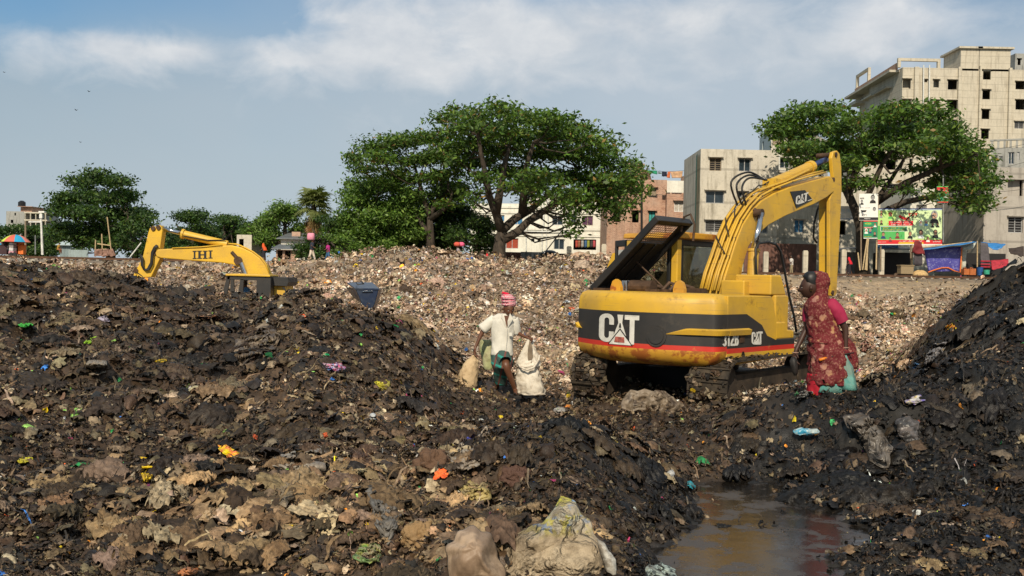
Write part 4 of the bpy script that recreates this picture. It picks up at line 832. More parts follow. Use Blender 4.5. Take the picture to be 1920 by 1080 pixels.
# fan palm
pr_ = thing('fan_palm', 'tall fan palm with a skirt of dead fronds left of the leafy trees', 'palm tree', P(592, 480, 90)); o0 = pr_.location.copy(); r = np.random.default_rng(5)
k = MB(); k.tube([P(592, 490, 90), P(591, 440, 90), P(588, 385, 90)], [.35, .28, .25], 9); tk = k.build('trunk', [MATS['bark']], pr_); tk.matrix_parent_inverse = Matrix.Translation(-o0)
V = []; Cc = []; Fp = []
def frond(c, d, R, col):
    c = np.array(c); d = np.array(d)/np.linalg.norm(d); side = np.cross(d, [0, 0, 1.]); side /= np.linalg.norm(side)+1e-6; nrm = np.cross(side, d); hub = c+d*R*.75
    for a in np.linspace(-2.1, 2.1, 26):
        e = d*math.cos(a)+side*math.sin(a); l = R*(.75+.25*math.cos(a))*r.uniform(.85, 1.1); tip = hub+e*l-np.array([0, 0, l*.28])+nrm*.1*r.normal(); w = np.cross(e, nrm)*.05*R+nrm*.02
        b = len(V); mid = hub+e*l*.5; V.extend([hub, mid+w, tip, mid-w]); Fp.append((b, b+1, b+2, b+3)); cc = np.array(col)*r.uniform(.6, 1.3); Cc.extend([cc]*4)
    b = len(V); w = side*.06; V.extend([c-w, c+w, hub+w, hub-w]); Fp.append((b, b+1, b+2, b+3)); Cc.extend([np.array([.12, .13, .05])]*4)
top = P(588, 378, 90)
for i in range(46):
    a = r.uniform(0, 6.283); e = math.asin(r.uniform(-.55, 1)); frond((top+Vector((0, 0, r.uniform(-.6, .4)))), (math.cos(a)*math.cos(e), math.sin(a)*math.cos(e), math.sin(e)), r.uniform(.95, 1.25), (.17, .20, .07))
for i in range(26):
    a = r.uniform(0, 6.283); frond((top+Vector((0, 0, r.uniform(-2.2, -.8)))), (math.cos(a)*.6, math.sin(a)*.6, -.9), r.uniform(.8, 1.0), (.26, .18, .08) if i % 3 else (.3, .11, .04))
cr = npmesh('crown', np.array(V), np.array(Fp), [LEAF], pr_, np.array(Cc)); cr.matrix_parent_inverse = Matrix.Translation(-o0)
# ------------------------------------------------------------------ paints
def paint(name, col, rough=.32, wear=.12, rust=(.12, .05, .02), wlim=(.62, .68), dirt=.35, dcol=(.22, .15, .08), scratch=True):
    t = NT(name); p = t.pos(obj=True); c = t.mix(t.ramp(t.noise(1.4, 6, .6, p), [(.35, 0.), (.75, dirt)]), col, dcol)
    if scratch: c = t.mix(t.ramp(t.noise(1, 4, .5, t.pos((1.5, 1.5, 26), obj=True)), [(.60, 0.), (.70, dirt*.6)]), c, dcol)
    w = t.ramp(t.noise(3.3, 9, .72, p), [(wlim[0], 0.), (wlim[1], 1.)]); c = t.mix(t.math('MULTIPLY', w, wear), c, rust)
    t.set(c, t.math('MULTIPLY_ADD', w, .4), 0, .5); 
    q = t.n('ShaderNodeMath', operation='MULTIPLY_ADD'); t.l(t.noise(5, 4, .6, p), q.inputs[0]); q.inputs[1].default_value = .25; q.inputs[2].default_value = rough; t.l(q.outputs[0], t.b.inputs['Roughness'])
    t.bump(t.noise(2.2, 3, .5, p), .06, .02); return t.m
paint('yellow_paint', (.66, .385, .02), .38, .5, dirt=.55, wlim=(.58, .66)); paint('yellow_scraped', (.60, .30, .02), .45, .95, (.30, .085, .015), (.50, .56), .6, (.30, .16, .05))
paint('black_stripe', (.018, .018, .019), .4, .3, (.10, .08, .055), (.58, .7), .5, (.05, .04, .03)); paint('red_stripe', (.55, .02, .012), .4, .5, (.5, .25, .05), (.6, .66), .2)
paint('yellow_far', (.71, .42, .016), .42, .5, dirt=.45); paint('black_steel', (.010, .0105, .012), .4, .35, (.08, .045, .03), (.58, .66), .5, (.05, .04, .03))
plain('logo_white', (.68, .66, .60), .6, 0, .15, 9); plain('rubber_hose', (.012, .012, .012), .55); plain('chrome_rod', (.6, .6, .62), .16, 1, .1); plain('blue_rod', (.10, .14, .30), .25, .8, .3)
plain('muddy_track', (.055, .038, .024), .8, 0, .5, 5, .5); plain('track_grime', (.060, .044, .028), .8, .1, .55, 7, .5); plain('cab_dark', (.01, .01, .011), .7); plain('logo_black', (.012, .012, .012), .5); plain('faded_red_mark', (.45, .12, .09), .7, 0, .4, 20)
plain('rusty_gear', (.10, .055, .03), .7, .3, .4, 9, .3); plain('seat_vinyl', (.02, .02, .02), .6)
t = NT('cab_glass'); t.set((.55, .6, .55), .06, 0, .5); t.b.inputs['Transmission Weight'].default_value = 0
tr = t.n('ShaderNodeBsdfTransparent'); tr.inputs[0].default_value = (.62, .64, .56, 1); gl = t.n('ShaderNodeBsdfGlossy'); gl.inputs['Roughness'].default_value = .04; gl.inputs[0].default_value = (.8, .8, .8, 1)
df = t.n('ShaderNodeBsdfDiffuse'); df.inputs[0].default_value = (.16, .13, .07, 1); m1 = t.n('ShaderNodeMixShader'); m1.inputs[0].default_value = .13; m2 = t.n('ShaderNodeMixShader'); m2.inputs[0].default_value = .14
t.l(tr.outputs[0], m1.inputs[1]); t.l(gl.outputs[0], m1.inputs[2]); t.l(m1.outputs[0], m2.inputs[1]); t.l(df.outputs[0], m2.inputs[2]); t.l(m2.outputs[0], t.out.inputs[0])
# glyph polygons in a unit box (x 0..1, y 0..1), heavy condensed lettering
def arcpts(cx, cy, rx, ry, a0, a1, n=10): return [(cx+rx*math.cos(math.radians(a0+(a1-a0)*i/n)), cy+ry*math.sin(math.radians(a0+(a1-a0)*i/n))) for i in range(n+1)]
def band(outer, inner): return [[outer[i], outer[i+1], inner[i+1], inner[i]] for i in range(len(outer)-1)]
def G_C():
    o = arcpts(.5, .78, .5, .22, 0, 180)+arcpts(.5, .22, .5, .22, 180, 360); i = arcpts(.5, .76, .17, .10, 0, 180)+arcpts(.5, .24, .17, .10, 180, 360)
    return band(o, i)+[[(.67, .62), (1, .62), (1, .78), (.67, .76)], [(.67, .24), (1, .22), (1, .38), (.67, .38)]]
G = {'C': G_C, 'T': lambda: [[(0, .84), (1, .84), (1, 1), (0, 1)], [(.33, 0), (.67, 0), (.67, .84), (.33, .84)]],
     'A': lambda: [[(.30, 1), (.50, 1), (.50, .80), (.02, 0.28), (.16, .42)], [(.30, 1), (.7, 1), (.62, .62), (.38, .62)], [(.38, .62), (.46, .62), (.36, .30), (.12, .10), (.0, .0)], [(.54, .62), (.62, .62), (1., .0), (.88, .10), (.64, .30)]],
     '1': lambda: [[(.35, 0), (.75, 0), (.75, 1), (.45, 1), (.35, .93)], [(.35, .93), (.35, .74), (.12, .70), (.12, .84)]],
     '3': lambda: band(arcpts(.46, .74, .48, .26, 155, -75, 14), arcpts(.46, .74, .14, .11, 155, -75, 14))+band(arcpts(.46, .27, .50, .27, 75, -155, 14), arcpts(.46, .27, .15, .13, 75, -155, 14)),
     '2': lambda: band(arcpts(.5, .74, .48, .26, 175, -20, 12), arcpts(.5, .74, .16, .12, 175, -20, 12))+[[(.95, .65), (.65, .70), (.03, .17), (.36, .17)], [(.03, 0), (.97, 0), (.97, .17), (.03, .17)]],
     'B': lambda: [[(.02, 0), (.36, 0), (.36, 1), (.02, 1)], [(.36, .86), (.5, .86), (.5, 1), (.36, 1)], [(.36, .44), (.5, .44), (.5, .58), (.36, .58)], [(.36, 0), (.5, 0), (.5, .14), (.36, .14)]]+band(arcpts(.5, .75, .46, .25, 90, -90, 10), arcpts(.5, .72, .14, .14, 90, -90, 10))+band(arcpts(.5, .27, .48, .27, 90, -90, 10), arcpts(.5, .29, .14, .15, 90, -90, 10)),
     'I': lambda: [[(.3, .12), (.7, .12), (.7, .88), (.3, .88)], [(.02, 0), (.98, 0), (.98, .12), (.02, .12)], [(.02, .88), (.98, .88), (.98, 1), (.02, 1)]],
     'H': lambda: [[(.12, .1), (.34, .1), (.34, .9), (.12, .9)], [(.66, .1), (.88, .1), (.88, .9), (.66, .9)], [(.34, .43), (.66, .43), (.66, .56), (.34, .56)], [(0, 0), (.46, 0), (.46, .1), (0, .1)], [(.54, 0), (1, 0), (1, .1), (.54, .1)], [(0, .9), (.46, .9), (.46, 1), (0, 1)], [(.54, .9), (1, .9), (1, 1), (.54, 1)]]}
def word(glyphs, fn, nsub=1, mi=0, k=None, thick=None):
    "glyphs: (char,x0,y0,w,h); fn maps (x,y,lift) to 3D"
    k = k or MB(); thick = thick or .006
    for g in glyphs:
        ch, x0, y0, w, h = g[:5]
        for poly in (G[ch]() if isinstance(ch, str) else ch):
            pts = []
            for i in range(len(poly)):
                a = poly[i]; b = poly[(i+1) % len(poly)]
                for j in range(nsub): f = j/nsub; pts.append((a[0]*(1-f)+b[0]*f, a[1]*(1-f)+b[1]*f))
            top = [fn(x0+p_[0]*w, y0+p_[1]*h, thick) for p_ in pts]; n = len(top); k.add(top, [tuple(range(n))], mi)
            bot = [fn(x0+p_[0]*w, y0+p_[1]*h, .0) for p_ in pts]; k.add(top+bot, [(i, n+i, n+(i+1) % n, (i+1) % n) for i in range(n)], mi)
    return k
# ------------------------------------------------------------------ the big excavator
TH = math.radians(42); DC = Vector((3.03, 15.66, 0)); UV = Vector((math.cos(TH), -math.sin(TH), 0)); VV = Vector((math.sin(TH), math.cos(TH), 0))
def loc(q): d = Vector(q)-DC; return Vector((d.dot(UV), d.dot(VV), q[2]))
def onU(px, py, u): d = ray(px, py); t = (u-(CAM-DC).dot(UV))/d.dot(UV); return loc(CAM+d*t)
def onV(px, py, v): d = ray(px, py); t = (v-(CAM-DC).dot(VV))/d.dot(VV); return loc(CAM+d*t)
ex = thing('excavator', 'large yellow and black excavator with raised arm and open engine hood standing in the rubbish', 'excavator', DC, -TH)
YP, BS, RS, YS = MATS['yellow_paint'], MATS['black_stripe'], MATS['red_stripe'], MATS['yellow_scraped']
# counterweight: plan outline swept through height, rounded top and tucked bottom
HU = 1.245
def plan(s):
    "s from 0 (front left) to 1 (front right) round the rear; returns u,v"
    pts = CWP; x = s*(len(pts)-1); i = min(int(x), len(pts)-2); f = x-i; a, b = pts[i], pts[i+1]; return a[0]*(1-f)+b[0]*f, a[1]*(1-f)+b[1]*f
CWP = []
for i in range(4): CWP.append((-HU, -1.45-.08*i/4))
CWP += [(-HU+.16*(1-math.cos(math.radians(a))), -1.53-.19*math.sin(math.radians(a))) for a in (0, 20, 40, 60, 78)]
nb = 22
for i in range(1, nb): u = -HU+.16+(2*HU-.32)*i/nb; CWP.append((u, -1.72-.36*(1-(u/(HU-.14))**2)))
CWP += [(HU-.10*(1-math.cos(math.radians(a))), -1.58-.15*math.sin(math.radians(a))) for a in (80, 60, 40, 20, 0)]
CWP += [(HU, -1.45-.13*i/4) for i in (3, 2, 1, 0)]
Z0, Z1 = .80, 1.83
prof = [(.0, .34), (.02, .22), (.06, .10), (.13, .03), (.20, .0), (.235, 0), (.30, 0), (.52, 0), (.56, 0), (.60, 0), (.73, 0), (.86, .004), (.92, .02), (.97, .055), (1.0, .13), (1.005, .30)]
mats_i = [3, 3, 3, 3, 3, 2, 1, 1, 1, 1, 0, 0, 0, 0, 0]
def cwp(s, h, lift=0):
    ins = np.interp(h, [q[0] for q in prof], [q[1] for q in prof]); u, v = plan(s); c = Vector((0, -1.2, 0)); d = Vector((u, v, 0))-c; n = d.normalized()
    q = c+d*(1-ins/ d.length*(1.0)) if d.length else d
    # tangent based outward normal for lift
    u1, v1 = plan(min(1, s+.01)); u0, v0 = plan(max(0, s-.01)); tn = Vector((u1-u0, v1-v0, 0)).normalized(); nn = Vector((tn.y, -tn.x, 0)); nn = nn if nn.dot(d) > 0 else -nn
    slope = .10*max(0, (.3-h)/.3)*(0)
    return Vector((q.x, q.y, Z0+(Z1-Z0)*h))+nn*lift
N = 90; k = MB(); vs = []; fs = []; ms_ = []
for h, ins in prof:
    for i in range(N+1): vs.append(cwp(i/N, h))
for j in range(len(prof)-1):
    for i in range(N): a = j*(N+1)+i; k_ = mats_i[j]; fs.append((a, a+1, a+N+2, a+N+1)); ms_.append(k_)
b = len(vs); nl = (len(prof)-1)*(N+1)
k.v = vs; k.f = fs; k.m = ms_
k.f.append(tuple(range(nl, nl+N+1))); k.m.append(0); k.f.append(tuple(reversed(range(N+1)))); k.m.append(1)
cw = k.build('counterweight', [YP, BS, RS, YS], ex, smooth=True)
w_ = cw.modifiers.new('edge', 'EDGE_SPLIT'); w_.split_angle = math.radians(40)
def s_of(px, py):
    "parameter of the rear outline hit by a picture column"
    best = min(range(0, 2001), key=lambda i: abs(scr(cwp(i/2000, .4))[0]-px)+(1000 if not .12 < i/2000 < .9 else 0)); return best/2000
RMi = RM.transposed()
def scr(q):
    wq = DC+UV*q[0]+VV*q[1]+Vector((0, 0, q[2])); c = RMi @ (wq-CAM); return 960-c.x/c.z*F, 540+c.y/c.z*F
def rear(x0, x1, y0, y1):
    "maps picture box to rear skin"
    sa, sb = s_of(x0, 0), s_of(x1, 0)
    def fn(x, y, lift):
        s = sa+(sb-sa)*(x-x0)/(x1-x0); yy = y; h = (y1-yy)/(y1-y0); return s, h
    return fn
def rear_pt(x, y, lift):
    sx = SX(x); return cwp(sx, y, .004+lift)
_xs = [1085, 1110, 1140, 1180, 1220, 1260, 1300, 1330]; _ss = [s_of(x, 0) for x in _xs]
def SX(x): return float(np.interp(x, _xs, _ss))
# big maker's mark: white letters with a triangle
hA, hB = .275, .695
def L(y): return hA+(hB-hA)*(645-y)/(645-585)
gl_ = [('C', 1125, L(643), 27, L(586)-L(643)), ('T', 1172, L(644), 27, L(587)-L(644)), ([[(.35, 1), (.72, 1), (.66, .72), (.42, .72)], [(.42, .72), (.50, .72), (.36, .36), (.05, .20)], [(.66, .72), (.58, .72), (.68, .36), (.98, .2)], [(.41, .46), (.65, .46), (.63, .56), (.45, .56)]], 1149, L(646), 28, L(587)-L(646))]
k = word(gl_, rear_pt, 3)
word([([[(0, 0), (1, 0), (.5, 1)]], 1144, L(646), 41, L(617)-L(646))], rear_pt, 5, 0, k, .009)
word([([[(.25, .12), (.7, .12), (.68, .5), (.3, .52)]], 1144, L(645), 41, L(617)-L(645))], rear_pt, 4, 1, k, .012)
word([([[(-.06, -.03), (.5, 1.12), (.5, 1.0), (0, 0)], [(1.06, -.03), (.5, 1.12), (.5, 1.0), (1, 0)]], 1144, L(646), 41, L(617)-L(646))], rear_pt, 6, 2, k, .0095)
k.build('lettering', [MATS['logo_white'], MATS['faded_red_mark'], MATS['logo_black']], cw)
# raised yellow ribs
def rib(x0, x1, tail, name='rib', side=None):
    k = MB(); n = 24; sec = [(.445, 0), (.45, .035), (.515, .055), (.535, .0)]; sa, sb = x0, x1
    for j in range(n):
        for a in range(len(sec)-1):
            q = []
            for jj, aa in ((j, a), (j+1, a), (j+1, a+1), (j, a+1)):
                s = sa+(sb-sa)*jj/n; f = jj/n if tail > 0 else 1-jj/n; f = min(1, f*4.5); h, l = sec[aa]
                h = .445+(h-.445)*f if tail else h; q.append(cwp(s, h, .002+l*f))
            k.add(q, [(0, 1, 2, 3)])
    k.build(name, [YP], cw)
rib(SX(1246), .995, 1); rib(.02, SX(1098), -1)
k = MB()   # round cast boss
for R, d in ((19, .02), (14, .035)):
    pts = [cwp(SX(1231+R*math.cos(math.radians(a))), .415+.145*R/19*math.sin(math.radians(a)), d) for a in range(0, 360, 15)]; base = [cwp(SX(1231+R*math.cos(math.radians(a))), .415+.145*R/19*math.sin(math.radians(a)), 0) for a in range(0, 360, 15)]
    n = len(pts); k.add(pts+base, [tuple(range(n))]+[(i, n+i, n+(i+1) % n, (i+1) % n) for i in range(n)])
k.build('access_cover', [BS], cw)
for v, u in ((-1.62, -.55), (-1.62, .55)):
    k = MB(); k.prism([Vector((u-.09, v, Z1-.02))+Vector((.18*f, 0, hh)) for f, hh in ((0, 0), (1, 0), (1, .08), (.8, .17), (.5, .20), (.2, .17), (0, .08))], (0, .07, 0)); k.build('lifting_eye', [MATS['yellow_scraped']], cw)
# right hand side body panel + front box
def poly_u(pts, u, du, mi=0, k=None, side=None):
    k = k or MB(); k.prism([Vector((u, q[1], q[2])) for q in (onU(x, y, u) for x, y in pts)], (du, 0, 0), mi, side); return k
ub = HU; vm = -1.445
def sd(x, z): q = onU(x, 600, ub); return Vector((ub, q[1], z))
vE = onU(1489, 640, ub)[1]; vM = onU(1457, 600, ub)[1]; vT = onU(1440, 560, ub)[1]
print('side extents', vE, vM, vT)
zz = lambda x, y: onU(x, y, ub)[2]
k = MB()
zr0, zr1 = Z0+.20*(Z1-Z0), Z0+.235*(Z1-Z0); zk = Z0+.60*(Z1-Z0)+.17
def sp(pts, mi, du=.0): 
    k.prism([Vector((ub+du, v, z)) for v, z in pts], (-.4, 0, 0), mi)
zs0, zs1, zblk, ztop = Z0+.20*(Z1-Z0), Z0+.30*(Z1-Z0), Z0+.73*(Z1-Z0), Z1-.02
sp([(vm, Z0+.03), (vE, Z0+.10), (vE+.02, zs0), (vm, zs0)], 0); sp([(vm, zs0), (vE+.02, zs0), (vE+.02, zs0+.07), (vm, zs0+.07)], 2)
vb = onU(1400, 600, ub)[1]; vc = onU(1432, 600, ub)[1]
sp([(vm, zs0+.07), (vE+.02, zs0+.07), (vE+.02, zs0+.16), (vM, zs0+.16), (vc+.12, zs0+.22), (vc-.05, zs0+.38), (vb, zblk), (vm, zblk)], 1)
sp([(vM, zs0+.16), (vM, Z0+.6), (vM-.06, zblk), (vM-.10, ztop-.1), (vM-.2, ztop), (vm, ztop), (vm, zblk), (vb, zblk), (vc-.05, zs0+.38), (vc+.12, zs0+.22)], 0)
body = k.build('side_panel', [YP, BS, RS], ex, bevel=.012)
k = MB(); k.bbox((-HU+.01, -1.44, Z0+.12), (HU-.41, vE-.05, 1.25)); k.bbox((-HU+.02, -1.43, 1.251), (-HU+.3, -.45, Z1-.04)); k.build('upper_frame', [BS], ex)
k = MB()
for z in (.445, .535):
    pass
vr = onU(1404, 610, ub)[1]; za = Z0+.445*(Z1-Z0); zb = Z0+.535*(Z1-Z0)
k.prism([Vector((ub+.002, vm, za)), Vector((ub+.04, vm, za)), Vector((ub+.058, vm, zb-.02)), Vector((ub+.002, vm, zb))], (0, vr-vm, 0)); k.build('rib', [YP], body)
def side_fn(x, y, lift): q = onU(x, y, ub); return Vector((ub+.003+lift, q[1], q[2]))
k = word([('3', 1354, 649.5, 8, -25), ('1', 1362.5, 649, 6, -25), ('2', 1369, 648.5, 8, -25), ('B', 1377.3, 648, 7, -25)], side_fn); k.build('lettering', [MATS['logo_white']], body)
k = word([('C', 1409, 646, 7, -23.5), ([[(.35, 1), (.72, 1), (.66, .72), (.42, .72)], [(.42, .72), (.50, .72), (.36, .4), (.05, .26)], [(.66, .72), (.58, .72), (.68, .4), (.98, .26)]], 1415, 646, 8, -23.5), ('T', 1421.5, 645, 7.5, -23.5), ([[(0, 0), (1, 0), (.5, 1)]], 1414, 646, 12, -10)], side_fn)
k.build('lettering', [MATS['logo_white']], body)
k = MB(); q = onU(1391, 634, ub); k.box((ub+.005, q[1], q[2]), (.012, .12, .13)); k.build('latch', [MATS['rusty_gear']], body)
# toolbox stepping down in front of the side panel
k = MB(); vA = vM+.002
def bx2(x0, y0, x1, z0, mi=0, du=0): a = onU(x0, y0, ub-.2); b = onU(x1, y0, ub-.2); k.bbox((ub-.85, a[1], z0), (ub-.02+du, b[1], a[2]), mi)
k.bbox((ub-.82, vM-.25, 1.3), (ub-.42, vM+.15, 2.03)); 
k.prism([Vector((ub-.03, v, z)) for v, z in ((vM+.003, Z0+.34), (vM+.42, Z0+.34), (vM+.42, 1.80), (vM+.36, 1.82), (vM+.003, 1.82))], (-.75, 0, 0))
k.prism([Vector((ub-.06, v, z)) for v, z in ((vM-.1, 1.822), (vM+.40, 1.822), (vM+.22, 2.12), (vM-.1, 2.12))], (-.6, 0, 0))
k.prism([Vector((ub-.01, v, z)) for v, z in ((vM+.002, Z0+.362), (vM+.002, Z0+.62), (vM+.30, Z0+.62), (vM+.35, Z0+.50), (vE+.01, Z0+.48), (vE+.01, Z0+.362))], (-.9, 0, 0))
k.build('tool_box', [YP], ex, bevel=.02)
# engine deck clutter below the open hood
k = MB(); r = random.Random(3)
k.bbox((-1.1, -1.5, 1.4), (.1, -.5, 1.72))
for i in range(14): u = r.uniform(-1.0, .55); v = r.uniform(-1.5, -.7); k.box((u, v, 1.8), (r.uniform(.08, .25), r.uniform(.08, .3), r.uniform(.1, .26)))
for i in range(5): u = r.uniform(-.9, .3); k.tube([(u, -1.4, 1.75), (u+.1, -1.2, 1.97), (u+.25, -1.0, 1.9), (u+.3, -.8, 1.7)], .03, 8)
k.tube([(-.45, -1.35, 1.9), (-.05, -1.35, 1.9)], .10, 14); k.build('engine', [MATS['rusty_gear']], ex)
k = MB(); k.tube([(-.62, -1.25, 1.8), (-.62, -1.25, 1.99)], .085, 12); k.build('filter', [MATS['chrome_rod']], ex)
# hood
hinge = Vector((-1.17, -1.35, 1.80)); tip = onV(1236, 413, -1.35); e1 = (tip-hinge); e2 = Vector((0, .95, .0)); hn = e1.cross(e2).normalized()
k = MB(); a, b, c, d = hinge, tip, tip+e2, hinge+e2; wv = e1.normalized(); n_ = hn*.10 if hn.z > 0 else -hn*.10
def hp(f, g, h): return hinge+e1*f+e2*g+n_*h
def hslab(f0, f1, g0, g1, h0, h1, mi=0, kk=None): (kk or k).add([hp(f0, g0, h0), hp(f1, g0, h0), hp(f1, g1, h0), hp(f0, g1, h0), hp(f0, g0, h1), hp(f1, g0, h1), hp(f1, g1, h1), hp(f0, g1, h1)], [(0, 3, 2, 1), (4, 5, 6, 7), (0, 1, 5, 4), (1, 2, 6, 5), (2, 3, 7, 6), (3, 0, 4, 7)], mi)
hslab(.04, .66, .05, .95, .7, .95); hslab(.661, .96, .05, .16, .7, .95); hslab(.661, .96, .84, .95, .7, .95); hslab(.90, .96, .161, .839, .7, .95)
hslab(0, 1, 0, .049, 0, 1.1); hslab(0, 1, .951, 1, 0, 1.1); hslab(0, .039, .05, .95, 0, 1.1); hslab(.961, 1, .05, .95, 0, 1.1)
for g in (.35, .65): hslab(.04, .655, g-.02, g+.02, .45, .699)
hood = k.build('engine_hood', [MATS['black_steel']], ex, bevel=.012)
k = MB()
for i in range(12): g = .17+.66*i/11; hslab(.661, .899, g-.005, g+.005, .80, .83, 0, k)
for i in range(9): f = .67+.22*i/8; hslab(f-.003, f+.003, .161, .839, .831, .85, 0, k)
k.build('grille', [MATS['rusty_gear']], hood)
k = MB(); q = hp(.9, .8, -.2); k.tube([q, q+Vector((.05, 0, .22)), q+Vector((.15, .02, .26)), q+Vector((.24, 0, .1)), q+Vector((.22, 0, -.15))], .018, 8); k.build('cable', [MATS['rusty_gear']], hood)
k = MB(); k.tube([hp(.42, .5, .4), (-.05, -.9, 1.8)], .014, 6); k.build('prop_rod', [MATS['rusty_gear']], hood)
# cab
cab = MB(); CU0, CU1, CV0, CV1, CZ0, CZ1 = -1.25, -.27, -.38, 1.12, 1.2, 2.72
def bar(a, b, w=.09, kk=None, mi=0): (kk or cab).beam(a, b, w, w, mi)
for u, v, w in ((CU1-.06, CV0+.06, .12), (CU0+.05, CV0+.05, .10)): cab.box((u, v, (CZ0+CZ1)/2), (w, w, CZ1-CZ0-.14))
for u in (CU0+.04, CU1-.04): cab.beam((u, CV1-.06, CZ0+.0), (u, CV1-.16, CZ1-.1), .06, .08)
cab.bbox((CU0+.1, CV0+.02, CZ0), (CU1-.12, CV0+.08, 1.62)); cab.bbox((CU1-.08, CV0+.12, CZ0), (CU1-.03, CV1-.1, 1.55)); cab.bbox((CU0, CV0+.12, CZ0), (CU0+.05, CV1-.1, 1.40)); cab.bbox((CU0+.08, CV1-.1, CZ0), (CU1-.08, CV1-.05, 1.4))
cabo = cab.build('cab', [YP], ex, bevel=.015)
k = MB(); k.prism([Vector((CU0-.04, v, z)) for v, z in ((CV0-.05, CZ1-.05), (CV1+.02, CZ1-.05), (CV1-.04, CZ1+.03), (CV1-.2, CZ1+.055), (CV0+.15, CZ1+.055), (CV0-.03, CZ1+.03))], (CU1-CU0+.08, 0, 0)); k.build('roof', [MATS['yellow_scraped']], cabo, bevel=.02)
k = MB()
for a, b, c, d in ((CU0+.1, CU1-.13, 1.63, 1.70), (CU0+.1, CU1-.13, CZ1-.17, CZ1-.08)): k.bbox((a, CV0+.0, c), (b, CV0+.05, d))
for u in (CU0+.11, CU1-.20): k.bbox((u, CV0, 1.701), (u+.06, CV0+.05, CZ1-.171))
for v0, v1, z0, z1 in ((CV0+.13, CV1-.18, 1.56, 1.61), (CV0+.13, CV1-.18, CZ1-.16, CZ1-.07)): k.bbox((CU1-.05, v0, z0), (CU1-.01, v1, z1))
k.bbox((CU1-.05, CV0+.13, 1.611), (CU1-.01, CV0+.19, CZ1-.161)); k.bbox((CU1-.05, CV1-.24, 1.611), (CU1-.01, CV1-.18, CZ1-.161))
k.build('window_frame', [MATS['rubber_hose']], cabo, bevel=.01)
k = MB(); k.bbox((CU1-.034, CV0+.14, 1.58), (CU1-.028, CV1-.2, CZ1-.12)); k.build('window', [MATS['cab_glass']], cabo)
k = MB(); k.bbox((CU0+.12, CV0+.02, 1.66), (CU1-.15, CV0+.026, CZ1-.14)); k.build('window', [MATS['cab_glass']], cabo)
k = MB(); k.bbox((CU0+.1, CV1-.12, 1.42), (CU1-.1, CV1-.114, CZ1-.15)); k.build('windshield', [MATS['cab_glass']], cabo)
k = MB(); k.bbox((CU0+.3, .1, 1.2), (CU1-.25, .6, 1.55)); k.prism([Vector((CU0+.3, v, z)) for v, z in ((.05, 1.5), (.17, 1.5), (.10, 2.15), (-.02, 2.15))], (.45, 0, 0)); k.build('seat', [MATS['seat_vinyl']], cabo, bevel=.03)
k = MB(); k.box((CU0+.07, CV0+.02, 2.32), (.02, .05, .05)); k.tube([(CU0+.15, CV0-.04, 2.50), (CU0+.15, CV0-.01, 2.50)], .06, 14); k.build('work_lamp', [MATS['logo_white']], cabo)
# open door swung back on the left
dr = MB(); A = onV(1116, 546, -.1); 
hx = Vector((CU0-.03, CV0+.05, 0)); dd = (Vector((-.58, .12, 0)))
def dpt(f, z, o=0): return Vector((CU0-.05, -.25, 0))+Vector((-.44, .30, 0))*f+Vector((0, 0, z))+Vector((-.30, -.44, 0)).normalized()*o
def dslab(kk, f0, f1, z0, z1, o0, o1): kk.add([dpt(f0, z0, o0), dpt(f1, z0, o0), dpt(f1, z1, o0), dpt(f0, z1, o0), dpt(f0, z0, o1), dpt(f1, z0, o1), dpt(f1, z1, o1), dpt(f0, z1, o1)], [(0, 3, 2, 1), (4, 5, 6, 7), (0, 1, 5, 4), (1, 2, 6, 5), (2, 3, 7, 6), (3, 0, 4, 7)])
for q in ((0, .14, 1.3, 2.66), (.86, 1, 1.3, 2.66), (.141, .859, 2.55, 2.66), (.141, .859, 1.3, 1.75)): dslab(dr, *q, 0, .05)
door = dr.build('door', [MATS['rubber_hose']], cabo, bevel=.015)
k = MB(); dslab(k, .15, .75, 2.25, 2.50, .02, .03); k.build('paper_sheet', [MATS['logo_white']], door)
k = MB(); dslab(k, .15, .85, 1.76, 2.24, .02, .024); k.build('window', [MATS['cab_glass']], door)
# yellow inner panel seen through (front-left guard)
k = MB(); k.prism([onV(x, y, 1.3) for x, y in ((1137, 548), (1137, 505), (1148, 475), (1168, 470), (1168, 548))], (0, .05, 0)); k.build('cab_guard', [YP], cabo)
# boom: traced profile in its own plane, then given its width
UB = .36; BW = .36
def uprism(k, pts, u, du, mi=0): k.prism([onU(x, y, u) for x, y in pts], (du, 0, 0), mi); return k
def Z(x, y): return 1040+x/2.077, 260+y/2.077
up_edge = [(648, 610), (664, 540), (686, 470), (708, 400), (734, 335), (764, 288), (806, 243), (858, 212), (920, 188), (1000, 166), (1075, 146)]
lo_edge = [(716, 610), (722, 560), (735, 490), (755, 420), (785, 378), (835, 335), (900, 300), (960, 275), (1010, 255), (1060, 228), (1088, 205), (1092, 170)]
k = MB(); prof_b = [Z(*q) for q in up_edge]+[Z(*q) for q in reversed(lo_edge)]; uprism(k, prof_b, UB, -BW)
boom = k.build('boom', [YP], ex, bevel=.012)
def boom_top(x, y, f, lift): # point above the top plate, f across the width
    q = onU(*Z(x, y), UB); return Vector((UB-BW*f, q[1], q[2]))+lift
k = MB()
path = [(648, 600), (665, 530), (688, 465), (711, 395), (739, 328), (772, 278), (812, 235), (866, 205), (930, 180), (1005, 158), (1060, 144)]
def nrm(i):
    a = onU(*Z(*path[max(0, i-1)]), UB); b = onU(*Z(*path[min(len(path)-1, i+1)]), UB); d = (b-a).normalized(); return Vector((0, -d.z, d.y))
for j, (f, n_end, li) in enumerate(((.06, 11, .06), (.2, 11, .09), (.34, 8, .07), (.5, 8, .10), (.66, 7, .07), (.8, 7, .1), (.94, 8, .06))):
    k.tube([boom_top(*path[i], f, nrm(i)*li) for i in range(n_end)], .02, 6)
